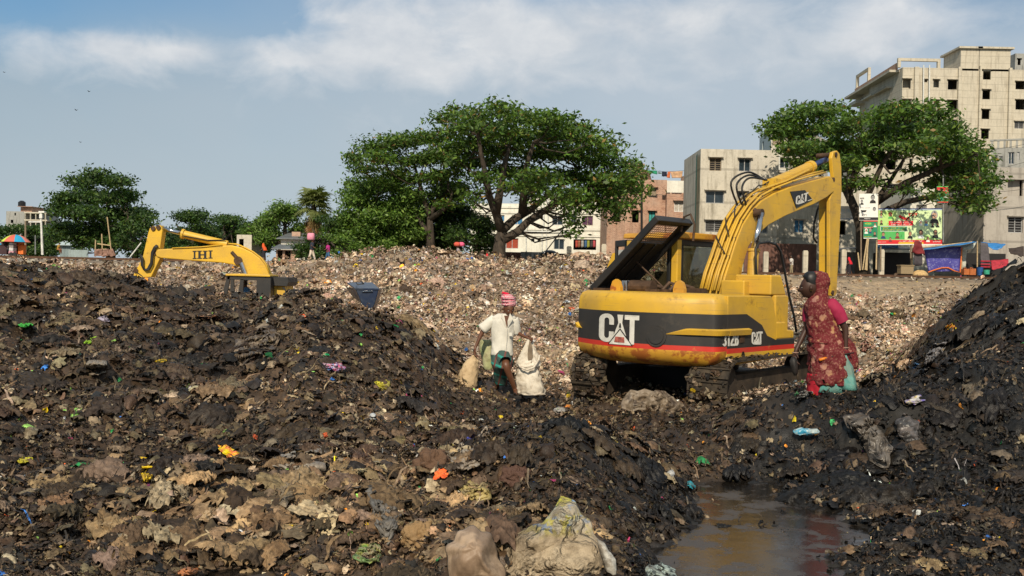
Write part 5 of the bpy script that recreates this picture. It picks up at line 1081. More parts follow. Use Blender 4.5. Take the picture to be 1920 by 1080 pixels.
k.build('hydraulic_line', [MATS['yellow_paint']], boom, smooth=True)
k = MB()
for i in (2, 3, 4, 6, 8):
    n0 = nrm(i)*.055; q = boom_top(*path[i], .5, n0); k.box(q, (BW*.98, .035, .03))
k.build('pipe_clamp', [MATS['rusty_gear']], boom)
k = MB(); r = random.Random(8)
def smooth_path(pts, n=6):
    out = []; q = [pts[0]]+list(pts)+[pts[-1]]
    for i in range(1, len(q)-2):
        for j in range(n):
            t_ = j/n; a, b, c, d = q[i-1], q[i], q[i+1], q[i+2]
            out.append(.5*((2*b)+(c-a)*t_+(2*a-5*b+4*c-d)*t_*t_+(-a+3*b-3*c+d)*t_**3))
    return out+[pts[-1]]
for j in range(3):
    f = .25+.22*j; a = boom_top(*path[5], f, nrm(5)*.1); b = boom_top(*path[7], .45+.05*j, nrm(7)*.2); m1 = boom_top(*path[5], f+.05, nrm(5)*(.30+.06*j))+Vector((0, 0, .10)); m2 = boom_top(*path[6], .5, nrm(6)*(.34+.05*j))+Vector((0, 0, .03))
    k.tube(smooth_path([a, m1, m2, b]), .017, 8)
for j in range(6): i = 2+j; a = boom_top(*path[min(i, 9)], .15+.1*j, nrm(i)*.12); b = boom_top(*path[i+1], .9-.1*j, nrm(i+1)*.12); k.tube([a, a.lerp(b, .5)+nrm(i)*.05, b], .010, 6)
for q in ([(600, 610), (612, 560), (640, 520), (655, 600)], [(620, 600), (632, 520), (660, 560), (658, 605)]):
    k.tube([onU(*Z(*z_), UB-.3) for z_ in q], .02, 6)
k.build('hose', [MATS['rubber_hose']], boom, smooth=True)
def side_u(x, y, u): return onU(*Z(x, y), u)
# black badge on the arm side
k = MB(); k.prism([side_u(x, y, UB+.012) for x, y in ((918, 206), (975, 200), (1005, 238), (942, 270))], (-.01, 0, 0)); bd = k.build('badge', [MATS['logo_black']], boom)
def bfn(x, y, lift):
    o = Vector(side_u(938, 262, UB+.013)); ex_ = side_u(988, 244, UB+.013)-o; ey = side_u(941, 222, UB+.013)-o; return o+ex_*x+ey*y+Vector((lift*.6, 0, 0))
k = word([('C', .0, .1, .30, .85), ([[(.35, 1), (.72, 1), (.66, .72), (.42, .72)], [(.42, .72), (.50, .72), (.36, .4), (.05, .26)], [(.66, .72), (.58, .72), (.68, .4), (.98, .26)]], .27, .1, .36, .85), ('T', .60, .1, .34, .85), ([[(0, 0), (1, 0), (.5, 1)]], .2, .05, .5, .38), ([[(0, 0), (1, 0), (1, 1), (0, 1)]], .95, .05, .35, .06)], bfn); k.build('lettering', [MATS['logo_white']], bd)
# stick
k = MB(); st = [(1080, 75), (1085, 52), (1100, 46), (1110, 58), (1117, 110), (1118, 200), (1108, 420), (1098, 606), (1090, 614), (1078, 612), (1072, 560), (1072, 235), (1084, 205), (1086, 150)]
uprism(k, [Z(*q) for q in st], UB-.02, -.07); uprism(k, [Z(*q) for q in st if q[1] > 130], UB-.0901, -.22); uprism(k, [Z(*q) for q in st], UB-.3102, -.07)
stick = k.build('stick', [YP], ex, bevel=.012)
for q in ((1098, 62), (1088, 160), (1085, 600)): k = MB(); a = side_u(*q, UB+.0); k.tube([a, a-Vector((.38, 0, 0))], .045, 12); k.build('pivot_pin', [MATS['rusty_gear']], stick)
k = MB()
for w_, (x, y) in enumerate(((1000, 0), (1010, 10))):
    k = MB(); k.tube([side_u(*q, UB-.35+.06*w_) for q in ((1066, 150), (1100-w_*6, 170), (1108-w_*6, 240), (1085-w_*8, 300), (1085-w_*8, 345), (1100-w_*5, 375), (1112, 380))], .022, 8); k.build('hose', [MATS['rubber_hose']], stick, smooth=True)
k = MB(); k.tube([side_u(*q, UB-.42) for q in ((1040, 240), (1022, 280), (1010, 330), (1008, 385), (1020, 405))], .02, 8); k.build('hose', [MATS['rubber_hose']], stick, smooth=True)
# stick cylinder above the boom
a = side_u(845, 176, UB-.2); b = side_u(1000, 108, UB-.2); c = side_u(1090, 66, UB-.2)
k = MB(); k.tube([a, b], .095, 16); k.tube([b-(b-a).normalized()*.12, b], .11, 16); k.box(a, (.26, .16, .16)); cy = k.build('stick_cylinder', [YP], ex, smooth=False)
k = MB(); k.tube([b, c], .055, 14); k.build('rod', [MATS['blue_rod']], cy, smooth=True)
k = MB(); k.tube([side_u(*q, UB-.05) for q in ((800, 200), (900, 165), (915, 158), (990, 122))], .018, 6); k.build('pipe', [YP], cy)
# boom cylinder on the near side
a = side_u(803, 290, UB+.12); b = side_u(776, 430, UB+.14); c = side_u(766, 600, UB+.16)
k = MB(); k.tube([b, c], .085, 16); k.tube([b, b+(c-b)*.06], .10, 16); cy = k.build('boom_cylinder', [YP], ex, smooth=False)
k = MB(); k.tube([a, b], .05, 14); k.build('rod', [MATS['chrome_rod']], cy, smooth=True)
k = MB(); k.tube([a-Vector((.10, 0, 0)), a+Vector((.03, 0, 0))], .07, 14); k.tube([side_u(775, 275, UB), side_u(790, 285, UB+.06), side_u(800, 290, UB+.1)], .035, 8); k.build('pivot_pin', [MATS['rusty_gear']], cy)
k = MB(); k.tube([side_u(*q, UB+.3) for q in ((790, 600), (784, 500), (782, 430), (795, 408), (830, 402), (862, 412), (880, 440), (896, 520), (915, 620), (932, 690), (941, 752))], .02, 8); k.build('handrail', [MATS['rubber_hose']], ex, smooth=True)
k = MB(); k.tube([side_u(*q, UB+.1) for q in ((782, 600), (783, 520), (785, 430), (790, 400))], .035, 8); k.build('hose', [MATS['rubber_hose']], ex, smooth=True); k = MB(); k.tube([side_u(770, 560, UB+.3), side_u(745, 590, UB+.3)], .03, 8); k.build('hose', [MATS['rubber_hose']], ex, smooth=True)
k = MB(); k.box(side_u(760, 600, UB+.18), (.30, .35, .07)); k.bbox((-.15, .2, 1.25), (.62, .75, 1.7)); k.build('arm_foot', [MATS['yellow_scraped']], ex)
# tracks
PH = math.radians(38-42)*-1
for sgn, in ((-1,), (1,)):
    u0 = sgn*.98; k = MB(); L2 = 1.42; R = .36; zc = .55; n = 44; per = 4*L2+2*math.pi*R
    def tp(s):
        s = s % per
        if s < 2*L2: return (-L2+s, zc+R, 0)
        s -= 2*L2
        if s < math.pi*R: a = s/R; return (L2+R*math.sin(a), zc+R*math.cos(a), a)
        s -= math.pi*R
        if s < 2*L2: return (L2-s, zc-R, math.pi)
        a = (s-2*L2)/R; return (-L2-R*math.sin(a), zc-R*math.cos(a), math.pi+a)
    rz = Matrix.Rotation(PH, 3, 'Z')
    for i in range(n):
        y, z, a = tp(per*i/n); q = rz @ Vector((u0, y, z)); rot = rz @ Matrix.Rotation(-a, 3, 'X')
        k.box(q, (.60, per/n*.93, .03), rot); k.box(q+rot @ Vector((0, per/n*.3, .025)), (.60, .018, .03), rot)
    trk = k.build('crawler_track', [MATS['track_grime']], ex)
    k = MB()
    for y, r_ in ((-L2, .30), (L2, .30), (-.9, .12), (-.45, .12), (0, .12), (.45, .12), (.9, .12)):
        c = Vector((u0, y, zc if r_ > .2 else zc-.2)); k.tube([rz @ (c-Vector((.13, 0, 0))), rz @ (c+Vector((.13, 0, 0)))], r_, 18)
    k.box(rz @ Vector((u0, 0, zc)), (.22, 2*L2, .26), rz); k.build('roller', [MATS['muddy_track']], trk)
    r = np.random.default_rng(int(50+sgn)); nn_ = 420; ss = r.uniform(-.45*math.pi*R*2, 2*L2+.3, nn_); Vp = []
    pc = p_small[r.integers(0, len(p_small), nn_)]; Rm_ = rotmats(r.uniform(0, 6.28, nn_), r.uniform(0, .8, nn_), r.uniform(0, 6.28, nn_)); sz_ = r.uniform(.03, .13, nn_)
    pc = np.einsum('nij,nvj->nvi', Rm_, pc)*sz_[:, None, None]
    for i in range(nn_):
        y, z, a = tp(float(ss[i])); rot = np.array(rz @ Matrix.Rotation(-a, 3, 'X')); q = rz @ Vector((u0+r.uniform(-.3, .3), y, z)); pc[i] = pc[i] @ rot.T+np.array(q)+rot @ np.array([0, 0, .03+.2*sz_[i]])
    m_ = pc.shape[1]; cq = pal(*PAL_D, nn_, r); tag(npmesh('caked_litter', pc.reshape(-1, 3), (f_small[None]+(np.arange(nn_)*m_)[:, None, None]).reshape(-1, 4), M_WET, trk, np.repeat(cq, m_, 0)), kind='stuff')
k = MB(); k.box((0, 0, .5), (1.5, 1.1, .3)); k.tube([(0, 0, .6), (0, 0, .92)], .55, 24); k.build('undercarriage', [MATS['cab_dark']], ex)
# ------------------------------------------------------------------ far excavator
Y2 = 33.0
def Q(x, y): return 220+x/3.556, 400+y/3.556
def flat(k, pts, Yc, w, mi=0): k.prism([P(*Q(*q), Yc-w/2) for q in pts], (0, w, 0), mi)
fx = thing('excavator', 'smaller yellow excavator with black cab half hidden behind the dark rubbish mound at left', 'excavator', P(450, 560, Y2)); o2 = fx.location.copy()
YF = MATS['yellow_far']
def fb_(k, name, mats, parent=None, **kw):
    o = k.build(name, mats, parent or fx, **kw)
    if parent is None: o.matrix_parent_inverse = Matrix.Translation(-o2)
    return o
k = MB(); flat(k, [(268, 240), (700, 215), (760, 212), (830, 228), (900, 262), (950, 300), (985, 345), (1015, 415), (850, 412), (840, 385), (812, 360), (770, 342), (700, 330), (500, 316), (290, 298), (262, 290), (248, 262)], Y2, .5)
fboom = fb_(k, 'boom', [YF], bevel=.03)
k = MB()
for q, ch in (((502, 303), 'I'), ((534, 303), 'H'), ((594, 303), 'I')): pass
def ihi(x, y, lift): q = P(*Q(x, y), Y2-.25); return Vector((q.x, q.y-.004-lift, q.z))
k = word([('I', 502, 304, 27, -54), ('H', 532, 303, 70, -54), ('I', 607, 301, 29, -54)], ihi); 
fb2 = k.build('lettering', [MATS['logo_black']], fboom)
k = MB()
for off, dz in ((-.2, 0), (-.08, .02), (.04, .03)):
    k.tube([P(*Q(x, y-6+i*0), Y2+off) for i, (x, y) in enumerate(((740, 208), (800, 212), (860, 238), (910, 265), (960, 305), (990, 345), (1012, 405)))], .025, 6)
k.tube([P(*Q(x, y), Y2-.28) for x, y in ((365, 232), (560, 224), (700, 210))], .02, 6); k.build('hydraulic_line', [YF], fboom, smooth=True)
k = MB(); k.tube([P(*Q(805, 315), Y2-.32), P(*Q(805, 315), Y2+.3)], .14, 14); k.build('pivot_pin', [MATS['rusty_gear']], fboom); k = MB(); k.tube([P(*Q(762, 258), Y2-.27), P(*Q(800, 300), Y2-.27)], .06, 8); k.build('pivot_pin', [MATS['rusty_gear']], fboom)
k = MB(); k.tube([P(*Q(825, 330), Y2-.28), P(*Q(855, 412), Y2-.28)], .09, 12); fb_(k, 'boom_cylinder', [MATS['chrome_rod']])
k = MB(); flat(k, [(205, 130), (215, 100), (235, 82), (252, 95), (262, 82), (285, 78), (296, 95), (300, 120), (285, 230), (290, 290), (225, 425), (100, 432), (112, 400), (150, 330), (170, 285)], Y2, .38); fs_ = fb_(k, 'stick', [YF], bevel=.02)
for q in ((238, 100), (273, 94), (256, 262), (122, 380)): k = MB(); k.tube([P(*Q(*q), Y2-.25), P(*Q(*q), Y2+.25)], .075, 12); k.build('pivot_pin', [MATS['rusty_gear']], fs_)
for j in range(3):
    k = MB(); k.tube([P(*Q(x+j*5, y+j*3), Y2-.24-.03*j) for x, y in ((262, 210), (245, 225), (228, 260), (222, 330), (200, 370), (175, 375), (160, 345), (160, 300), (148, 270))], .022, 6); k.build('hose', [MATS['rubber_hose']], fs_, smooth=True)
k = MB(); a = P(*Q(735, 208), Y2); b = P(*Q(430, 136), Y2); c = P(*Q(290, 98), Y2); k.tube([a, b], .13, 14); k.tube([b, b+(a-b)*.05], .17, 14); fc_ = fb_(k, 'stick_cylinder', [YF], smooth=False)
k = MB(); k.tube([b, c], .07, 12); k.build('rod', [MATS['chrome_rod']], fc_, smooth=True)
k = MB(); k.tube([P(*Q(x, y), Y2-.15) for x, y in ((440, 150), (600, 180), (720, 178))], .02, 6); k.build('hose', [MATS['rubber_hose']], fc_)
# its cab: roof, posts, rear block
k = MB(); D0, D1 = Y2-.75, Y2-1.75
def pr2(k, pts, ya, yb): k.prism([P(*Q(*q), ya) for q in pts], P(*Q(*pts[0]), ya)*0+Vector((0, yb-ya, 0)))
pr2(k, [(703, 520), (733, 418), (752, 418), (735, 520)], D1, D1+.08); pr2(k, [(752, 528), (756, 440), (775, 440), (780, 528)], D1, D1+.08); pr2(k, [(803, 540), (820, 440), (842, 440), (836, 540)], D1, D1+.08)
pr2(k, [(733, 440), (733, 418), (1015, 418), (1015, 445), (930, 447)], D1, D1+.08); pr2(k, [(930, 447), (1015, 445), (1015, 560), (925, 560)], D1, D1+.08)
pr2(k, [(760, 560), (760, 520), (940, 530), (940, 560)], D1, D1+.08)
for x in (706, 828, 925): pr2(k, [(x, 560), (x+20, 430), (x+38, 430), (x+24, 560)], D0-.1, D0)
k.prism([P(*Q(x, y), D1) for x, y in ((1015, 420), (1015, 560), (1022, 560), (1022, 420))], (0, 1.0, 0))
k.prism([P(*Q(x, y), D1+.3) for x, y in ((1022, 425), (1135, 428), (1140, 460), (1128, 485), (1040, 480), (1022, 530))], (0, 1.4, 0))
fcab = fb_(k, 'cab', [MATS['black_steel']])
k = MB(); k.prism([P(*Q(x, y), D1-.06) for x, y in ((720, 402), (830, 402), (1018, 410), (1018, 424), (720, 416))], (0, 1.15, 0)); k.build('roof', [YF], fcab, bevel=.02)
k = MB(); k.prism([P(*Q(x, y), D1+.5) for x, y in ((1030, 480), (1120, 486), (1110, 620), (1030, 620))], (0, 1.2, 0)); fb_(k, 'engine_body', [YF])
k = MB(); c0 = P(*Q(900, 760), Y2+.2); k.box(c0, (2.6, 2.4, .9)); fb_(k, 'upper_frame', [YF], bevel=.05)
for s in (-1.1, 1.1):
    k = MB(); c = c0+Vector((0, s, -.9)); k.box(c, (3.0, .5, .6)); fb_(k, 'crawler_track', [MATS['muddy_track']], bevel=.2)
# ------------------------------------------------------------------ people
t = NT('skin'); p = t.pos(obj=True); t.set(t.mix(t.noise(9, 4, .5, p), (.085, .035, .018), (.15, .062, .032)), .45, 0, .4)
t = NT('dark_skin'); p = t.pos(obj=True); t.set(t.mix(t.noise(9, 4, .5, p), (.035, .016, .011), (.065, .03, .02)), .5, 0, .35)
plain('black_hair', (.01, .009, .009), .5); plain('white_shirt', (.66, .63, .55), .85, 0, .12, 8, .15); plain('eye_white', (.5, .47, .42), .4); plain('lips', (.10, .04, .035), .5)
def skin(name, joints, edges, mat, parent=None, sub=2):
    "joints: {key:(vec, rx, ry)}; grown with the Skin modifier, baked to one mesh"
    keys = list(joints); me = bpy.data.meshes.new(name); me.from_pydata([joints[k][0] for k in keys], [(keys.index(a), keys.index(b)) for a, b in edges], [])
    o = bpy.data.objects.new(name, me); COL.objects.link(o); m = o.modifiers.new('skin', 'SKIN'); m.use_smooth_shade = True
    for i, k in enumerate(keys):
        v = me.skin_vertices[0].data[i]; v.radius = (joints[k][1], joints[k][2] if len(joints[k]) > 2 else joints[k][1]); v.use_root = (i == 0)
    s = o.modifiers.new('sub', 'SUBSURF'); s.levels = sub; s.render_levels = sub
    dg = bpy.context.evaluated_depsgraph_get(); me2 = bpy.data.meshes.new_from_object(o.evaluated_get(dg)); COL.objects.unlink(o); bpy.data.objects.remove(o)
    me2.name = name; me2.materials.clear(); o = link(name, me2, mat, parent); me2.polygons.foreach_set('use_smooth', [True]*len(me2.polygons)); return o
def loft(rings, n=28, fold=0, ffreq=7, seed=0, cap=(False, False), k=None, fn=None, mi=0):
    "rings: (centre, rx, ry, facing angle) ; soft folds run down the cloth"
    k = k or MB(); vs = []; m = len(rings)
    for j, rg in enumerate(rings):
        c, rx, ry = Vector(rg[0]), rg[1], rg[2]; ang = rg[3] if len(rg) > 3 else 0; tl = rg[4] if len(rg) > 4 else None
        for i in range(n):
            a = 2*math.pi*i/n; w = 1+fold*(mnoise.noise(Vector((math.cos(a)*ffreq*.5+seed, math.sin(a)*ffreq*.5, j*.35+seed)))+.5*mnoise.noise(Vector((math.cos(a)*ffreq+seed, math.sin(a)*ffreq, j*.9))))
            x = math.cos(a)*rx*w; y = math.sin(a)*ry*w; q = Vector((x*math.cos(ang)-y*math.sin(ang), x*math.sin(ang)+y*math.cos(ang), 0))
            if tl is not None: q = tl @ q
            vs.append(c+q)
    fs = [(j*n+i, j*n+(i+1) % n, (j+1)*n+(i+1) % n, (j+1)*n+i) for j in range(m-1) for i in range(n)]
    if cap[0]: fs.append(tuple(reversed(range(n))))
    if cap[1]: fs.append(tuple((m-1)*n+i for i in range(n)))
    return k.add(vs, fs, mi)
def rings_along(pts, radii, sub=3):
    "rings perpendicular to a path, smoothly subdivided"
    P_ = [Vector(p) for p in pts]; out = []; m = len(P_)
    for i in range(m-1):
        for j in range(sub): f = j/sub; out.append((P_[i].lerp(P_[i+1], f), radii[i][0]*(1-f)+radii[i+1][0]*f, radii[i][1]*(1-f)+radii[i+1][1]*f))
    out.append((P_[-1], *radii[-1])); res = []
    for i, (c, a, b) in enumerate(out):
        d = out[min(i+1, len(out)-1)][0]-out[max(i-1, 0)][0]; res.append((c, a, b, 0, d.to_track_quat('Z', 'X').to_matrix()))
    return res
def solid(o, th=.008): m = o.modifiers.new('solid', 'SOLIDIFY'); m.thickness = th; m.offset = 1; return o
def hand(k_, J, E, w, d, side, palm_n, curl, s=1.0, pre='h'):
    "five separate curled fingers rooted in the palm. w: wrist, d: direction of the hand, side: towards the thumb"
    d = Vector(d).normalized(); side = Vector(side); side = (side-d*side.dot(d)).normalized(); pn = Vector(palm_n); pn = (pn-d*pn.dot(d)-side*pn.dot(side)).normalized()
    w = Vector(w); J[pre+'p'] = (w+d*.045*s, .030*s, .016*s); J[pre+'k'] = (w+d*.085*s, .034*s, .014*s); E += [(k_, pre+'p'), (pre+'p', pre+'k')]
    for i, (o, l) in enumerate(((.027, .070), (.009, .078), (-.009, .072), (-.027, .056))):
        b = w+(d*.085+side*o)*s; a = b; dirv = d.copy(); prev = pre+'k'
        for j, f in enumerate((.42, .33, .25)):
            c_ = curl*(.5, 1.1, 1.5)[j]*(1+.12*i); dv = (d*math.cos(c_)+pn*math.sin(c_)); a = a+dv*l*s*f*1.25; key = pre+'f%d%d' % (i, j); J[key] = (a+side*o*.15*s, (.0095-.001*j)*s); E.append((prev, key)); prev = key
    t0 = w+(d*.03+side*.028)*s; J[pre+'t0'] = (t0, .012*s); J[pre+'t1'] = (t0+(d*.03+side*.022+pn*.012)*s, .010*s); J[pre+'t2'] = (t0+(d*.055+side*.016+pn*.030)*s, .009*s); E += [(pre+'p', pre+'t0'), (pre+'t0', pre+'t1'), (pre+'t1', pre+'t2')]
def head(c, R, fdir, tilt, mat, parent, sex='m', k=1.0):
    "shaped head: skull, brow, nose, mouth, chin, ears; eyes as small parts. c = centre of the head, height about .22*k"
    fd = Vector(fdir).normalized(); s_ = Vector((fd.y, -fd.x, 0)).normalized(); up = Vector((0, 0, 1)); rot = Matrix.Rotation(tilt, 3, s_)
    fd = rot @ fd; up = rot @ up; m = MB(); vs = []; nu, nv = 36, 28
    for j in range(nv+1):
        th = math.pi*j/nv; z = math.cos(th)
        for i in range(nu):
            ph = 2*math.pi*i/nu; x = math.sin(th)*math.sin(ph); y = math.sin(th)*math.cos(ph)      # y forward
            X, Y_, Z_ = x*.075, y*.095, z*.115
            if z < 0: X *= 1-.38*z*z; Y_ = Y_*(1-.18*z*z)+.012*(-z)*(1 if y > 0 else -.6)
            if y > 0:
                g = lambda cx, cz, sx, sz: math.exp(-((X-cx)/sx)**2-((Z_-cz)/sz)**2)
                Y_ += .026*g(0, -.022, .011, .016)+.012*g(0, .0, .008, .022)+.007*g(0, .028, .04, .008)-.012*(g(.030, .008, .016, .010)+g(-.030, .008, .016, .010))+.009*g(0, -.055, .022, .007)-.004*g(0, -.055, .02, .0025)+.010*g(0, -.09, .02, .014)+.006*(g(.042, -.015, .015, .014)+g(-.042, -.015, .015, .014))
            vs.append(Vector(c)+(s_*X+fd*Y_+up*Z_)*k)
    fs = [(j*nu+i, j*nu+(i+1) % nu, (j+1)*nu+(i+1) % nu, (j+1)*nu+i) for j in range(nv) for i in range(nu)]; m.add(vs, fs)
    for e in (-1, 1):
        q = Vector(c)+(s_*.078*e-fd*.006-up*.008)*k; pts = [q+(up*math.cos(a)*.03+fd*math.sin(a)*.017)*k for a in np.linspace(0, 6.283, 12)[:-1]]; m.prism(pts, s_*e*.012*k)
    o = m.build('head', mat, parent, smooth=True)
    for e in (-1, 1):
        q = Vector(c)+(s_*.030*e+fd*.078+up*.006)*k; b = MB(); b.tube([q-s_*.013*k, q-s_*.006*k+fd*.004*k, q+s_*.006*k+fd*.004*k, q+s_*.013*k], [.002, .005, .005, .002], 8); b.build('eye', [MATS['eye_white']], o, smooth=True)
        b = MB(); b.tube([q+fd*.006*k, q+fd*.0095*k], .004*k, 8); b.build('iris', [MATS['black_hair']], o)
        b = MB(); b.tube([q+(up*.018-s_*.018+fd*.004)*k, q+(up*.024+fd*.008)*k, q+(up*.018+s_*.02+fd*.004)*k], [.002, .004, .002], 6); b.build('eyebrow', [MATS['black_hair']], o)
    b = MB(); q = Vector(c)+(fd*.092-up*.055)*k; b.tube([q-s_*.022*k-fd*.006*k, q+fd*.004*k, q+s_*.022*k-fd*.006*k], [.002, .005, .002], 6); b.build('mouth', [MATS['lips']], o)
    return o, s_, fd, up
def gpx(px, py, Y, dY=0): return P(px, py, Y+dY)
# ---- man with the sacks
YM = 15.2
man = thing('person', 'man in white shirt and red checked head cloth walking between two sacks', 'person', P(930, 742, YM)); om = man.location.copy()
def attach(o, om=om): o.matrix_parent_inverse = Matrix.Translation(-om); return o
def M(x, y, d=0): return P(820+x/4.696, 530+y/4.696, YM+d)
J = {}; E = []
def jt(k, v, r, r2=None, fr=None):
    J[k] = (v, r, r2 or r)
    if fr: E.append((fr, k))
jt('pelvis', M(565, 620), .115, .09); jt('waist', M(568, 520), .105, .08, 'pelvis'); jt('chest', M(580, 400), .13, .095, 'waist'); jt('neckb', M(595, 300), .075, .07, 'chest'); jt('neck', M(608, 262, -.02), .05, .05, 'neckb'); jt('skull', M(618, 235, -.03), .045, .045, 'neck')
jt('rs', M(500, 320, .02), .06, .055, 'neckb'); jt('re', M(392, 440, .02), .042, .038, 'rs'); jt('rw', M(335, 570, -.02), .026, .022, 're')
jt('ls', M(672, 325, .0), .06, .055, 'neckb'); jt('le', M(695, 435, .08), .042, .038, 'ls'); jt('lw', M(780, 482, -.10), .026, .022, 'le')
jt('rh', M(520, 660, .0), .09, .085, 'pelvis'); jt('rk', M(535, 790, .25), .062, .06, 'rh'); jt('ra', M(522, 960, .42), .036, .034, 'rk')
jt('rt', M(500, 1010, .34), .03, .028, 'ra')
jt('lh', M(600, 660, .0), .09, .085, 'pelvis'); jt('lk', M(600, 720, -.28), .066, .062, 'lh'); jt('la', M(688, 950, -.12), .036, .034, 'lk'); jt('lt', M(690, 985, -.30), .034, .026, 'la')
hand('rw', J, E, J['rw'][0], M(328, 640, -.03)-M(340, 570, -.02), (0, -1, 0), (1, 0, 0), .95, 1.0, 'R'); hand('lw', J, E, J['lw'][0], M(830, 498, -.14)-M(780, 482, -.10), (0, -.3, 1), (0, -1, -.4), .9, 1.0, 'L')
attach(skin('body', J, E, MATS['skin'], man))
hd, hs, hf, hu_ = head(M(628, 228, -.06), 0, (.42, -1, -.1), math.radians(-22), MATS['skin'], man, k=1.02); attach(hd)
k = MB(); c = M(628, 252, -.06)
k.tube([c+hf*.085+hs*-.03-hu_*.005, c+hf*.105-hu_*.0, c+hf*.085+hs*.03-hu_*.005], [.003, .007, .003], 6); attach(k.build('moustache', [MATS['black_hair']], man))
# head cloth
t = NT('checked_cloth'); p = t.pos((1, 1, 1), obj=True); s = t.n('ShaderNodeSeparateXYZ'); t.l(p, s.inputs[0])
fx_ = t.math('LESS_THAN', t.math('FRACT', t.math('MULTIPLY', t.math('ADD', s.outputs[0], t.math('MULTIPLY', s.outputs[1], .6)), 42)), .5); fz_ = t.math('LESS_THAN', t.math('FRACT', t.math('MULTIPLY', s.outputs[2], 42)), .5)
t.set(t.mix(t.math('MULTIPLY', t.math('ADD', fx_, fz_), .5), (.62, .50, .50), (.50, .012, .07)), .9)
t = NT('red_knot'); t.set((.6, .01, .05), .9)
k = MB(); cc = M(620, 170, -.03); rr = []
for f, rx, ry in ((0, .088, .098), (.25, .104, .112), (.5, .108, .114), (.75, .10, .105), (1.0, .075, .08), (1.1, .03, .03)): rr.append((M(640, 205, -.05).lerp(M(612, 105, 0), f)+Vector((0, 0, 0)), rx, ry, .3))
loft(rr, 28, .10, 6, 3, (True, True), k)
for j in range(3): k.tube([M(565+j*4, 190-j*26, -.09), M(610, 196-j*30, -.15), M(665, 185-j*22, -.13), M(685, 160-j*14, -.02)], .017, 7)
attach(k.build('turban', [MATS['checked_cloth']], man, smooth=True))
k = MB(); loft([(M(608, 110, -.03), .05, .045), (M(605, 95, -.04), .045, .04), (M(600, 85, -.04), .02, .02)], 16, .35, 8, 5, (True, True), k); k.tube([M(600, 95, -.04), M(575, 85, -.05), M(570, 100, -.06)], [.02, .014, .008], 7); attach(k.build('turban_knot', [MATS['red_knot']], man, smooth=True))
# shirt
k = MB(); sh = [(M(573, 640, 0), .165, .13), (M(572, 600, 0), .165, .13), (M(570, 540, 0), .155, .122), (M(572, 480, 0), .158, .12), (M(580, 400, 0), .178, .128), (M(586, 340, 0), .19, .125), (M(588, 305, 0), .175, .11), (M(592, 283, 0), .12, .09), (M(598, 268, .01), .075, .075)]
R2 = []
for i in range(len(sh)-1):
    for f in (0, .33, .67): R2.append((sh[i][0].lerp(sh[i+1][0], f), sh[i][1]*(1-f)+sh[i+1][1]*f, sh[i][2]*(1-f)+sh[i+1][2]*f, .18))
loft(R2, 48, .085, 5, 2, (False, False), k)
for a, b, c, r_ in (((512, 318), (450, 365), (395, 412), 0), ((668, 318), (685, 370), (690, 440), 1)):
    loft(rings_along([M(*a, .01), M(*b, .02), M(*c, .03+.05*r_)], [(.078, .075), (.074, .07), (.082, .078)], 4), 22, .12, 5, 9+r_, (False, False), k)
shirt = attach(k.build('shirt', [MATS['white_shirt']], man, smooth=True)); solid(shirt, .006)
k = MB(); 
for pts in ([(570, 262), (560, 300), (606, 405), (596, 345)], [(640, 268), (668, 318), (622, 395), (618, 340)]): k.prism([M(*q, -.145+.02*(q[1] > 380)) for q in pts], (0, -.008, 0))
k.prism([M(588, 290, -.137), M(632, 292, -.137), M(612, 398, -.142)], (0, -.004, 0), 1)
attach(k.build('collar', [MATS['white_shirt'], MATS['skin']], man))
k = MB(); k.prism([M(*q, -.137) for q in ((632, 440), (655, 440), (655, 470), (632, 470))], (0, -.006, 0)); k.tube([M(614, 400, -.142), M(612, 500, -.138), M(600, 630, -.14)], .004, 5); attach(k.build('placket', [MATS['white_shirt']], man))
# lungi
t = NT('green_plaid'); p = t.pos(obj=True); s = t.n('ShaderNodeSeparateXYZ'); t.l(p, s.inputs[0])
def stripe(o, fr, ph, wd): return t.math('LESS_THAN', t.math('FRACT', t.math('ADD', t.math('MULTIPLY', o, fr), ph)), wd)
base = t.mix(stripe(t.math('ADD', s.outputs[2], t.math('MULTIPLY', s.outputs[0], .35)), 6.5, .2, .22), (.035, .075, .065), (.02, .24, .20)); base = t.mix(stripe(t.math('SUBTRACT', s.outputs[0], t.math('MULTIPLY', s.outputs[2], .2)), 8, .1, .22), base, (.14, .045, .035)); t.set(base, .9)
k = MB(); lr = [(M(570, 590, 0), .145, .12), (M(568, 640, 0), .16, .13), (M(572, 690, -.06), .165, .17), (M(578, 735, -.08), .15, .20), (M(566, 775, .0), .12, .16), (M(556, 830, .10), .095, .13), (M(560, 885, .16), .085, .10), (M(563, 905, .18), .075, .09)]
R2 = []
for i in range(len(lr)-1):
    for f in (0, .33, .67): R2.append((lr[i][0].lerp(lr[i+1][0], f), lr[i][1]*(1-f)+lr[i+1][1]*f, lr[i][2]*(1-f)+lr[i+1][2]*f))
loft(R2, 44, .13, 5, 12, (False, False), k); lg = attach(k.build('lungi', [MATS['green_plaid']], man, smooth=True)); solid(lg, .006)
k = MB(); loft(rings_along([M(575, 655, -.08), M(597, 705, -.26)], [(.115, .11), (.098, .092)], 4), 24, .1, 5, 3, (False, False), k); lg2 = attach(k.build('lungi_fold', [MATS['green_plaid']], man, smooth=True)); solid(lg2, .006)
k = MB(); plain('sandal_rubber', (.02, .016, .014), .7); q = M(682, 1002, -.26); k.box(q, (.12, .28, .035), Matrix.Rotation(.3, 3, 'Z')); k.tube([q+Vector((-.05, -.03, 0)), q+Vector((0, -.06, .06)), q+Vector((.05, -.03, 0))], .012, 7); attach(k.build('sandal', [MATS['sandal_rubber']], man, bevel=.012))
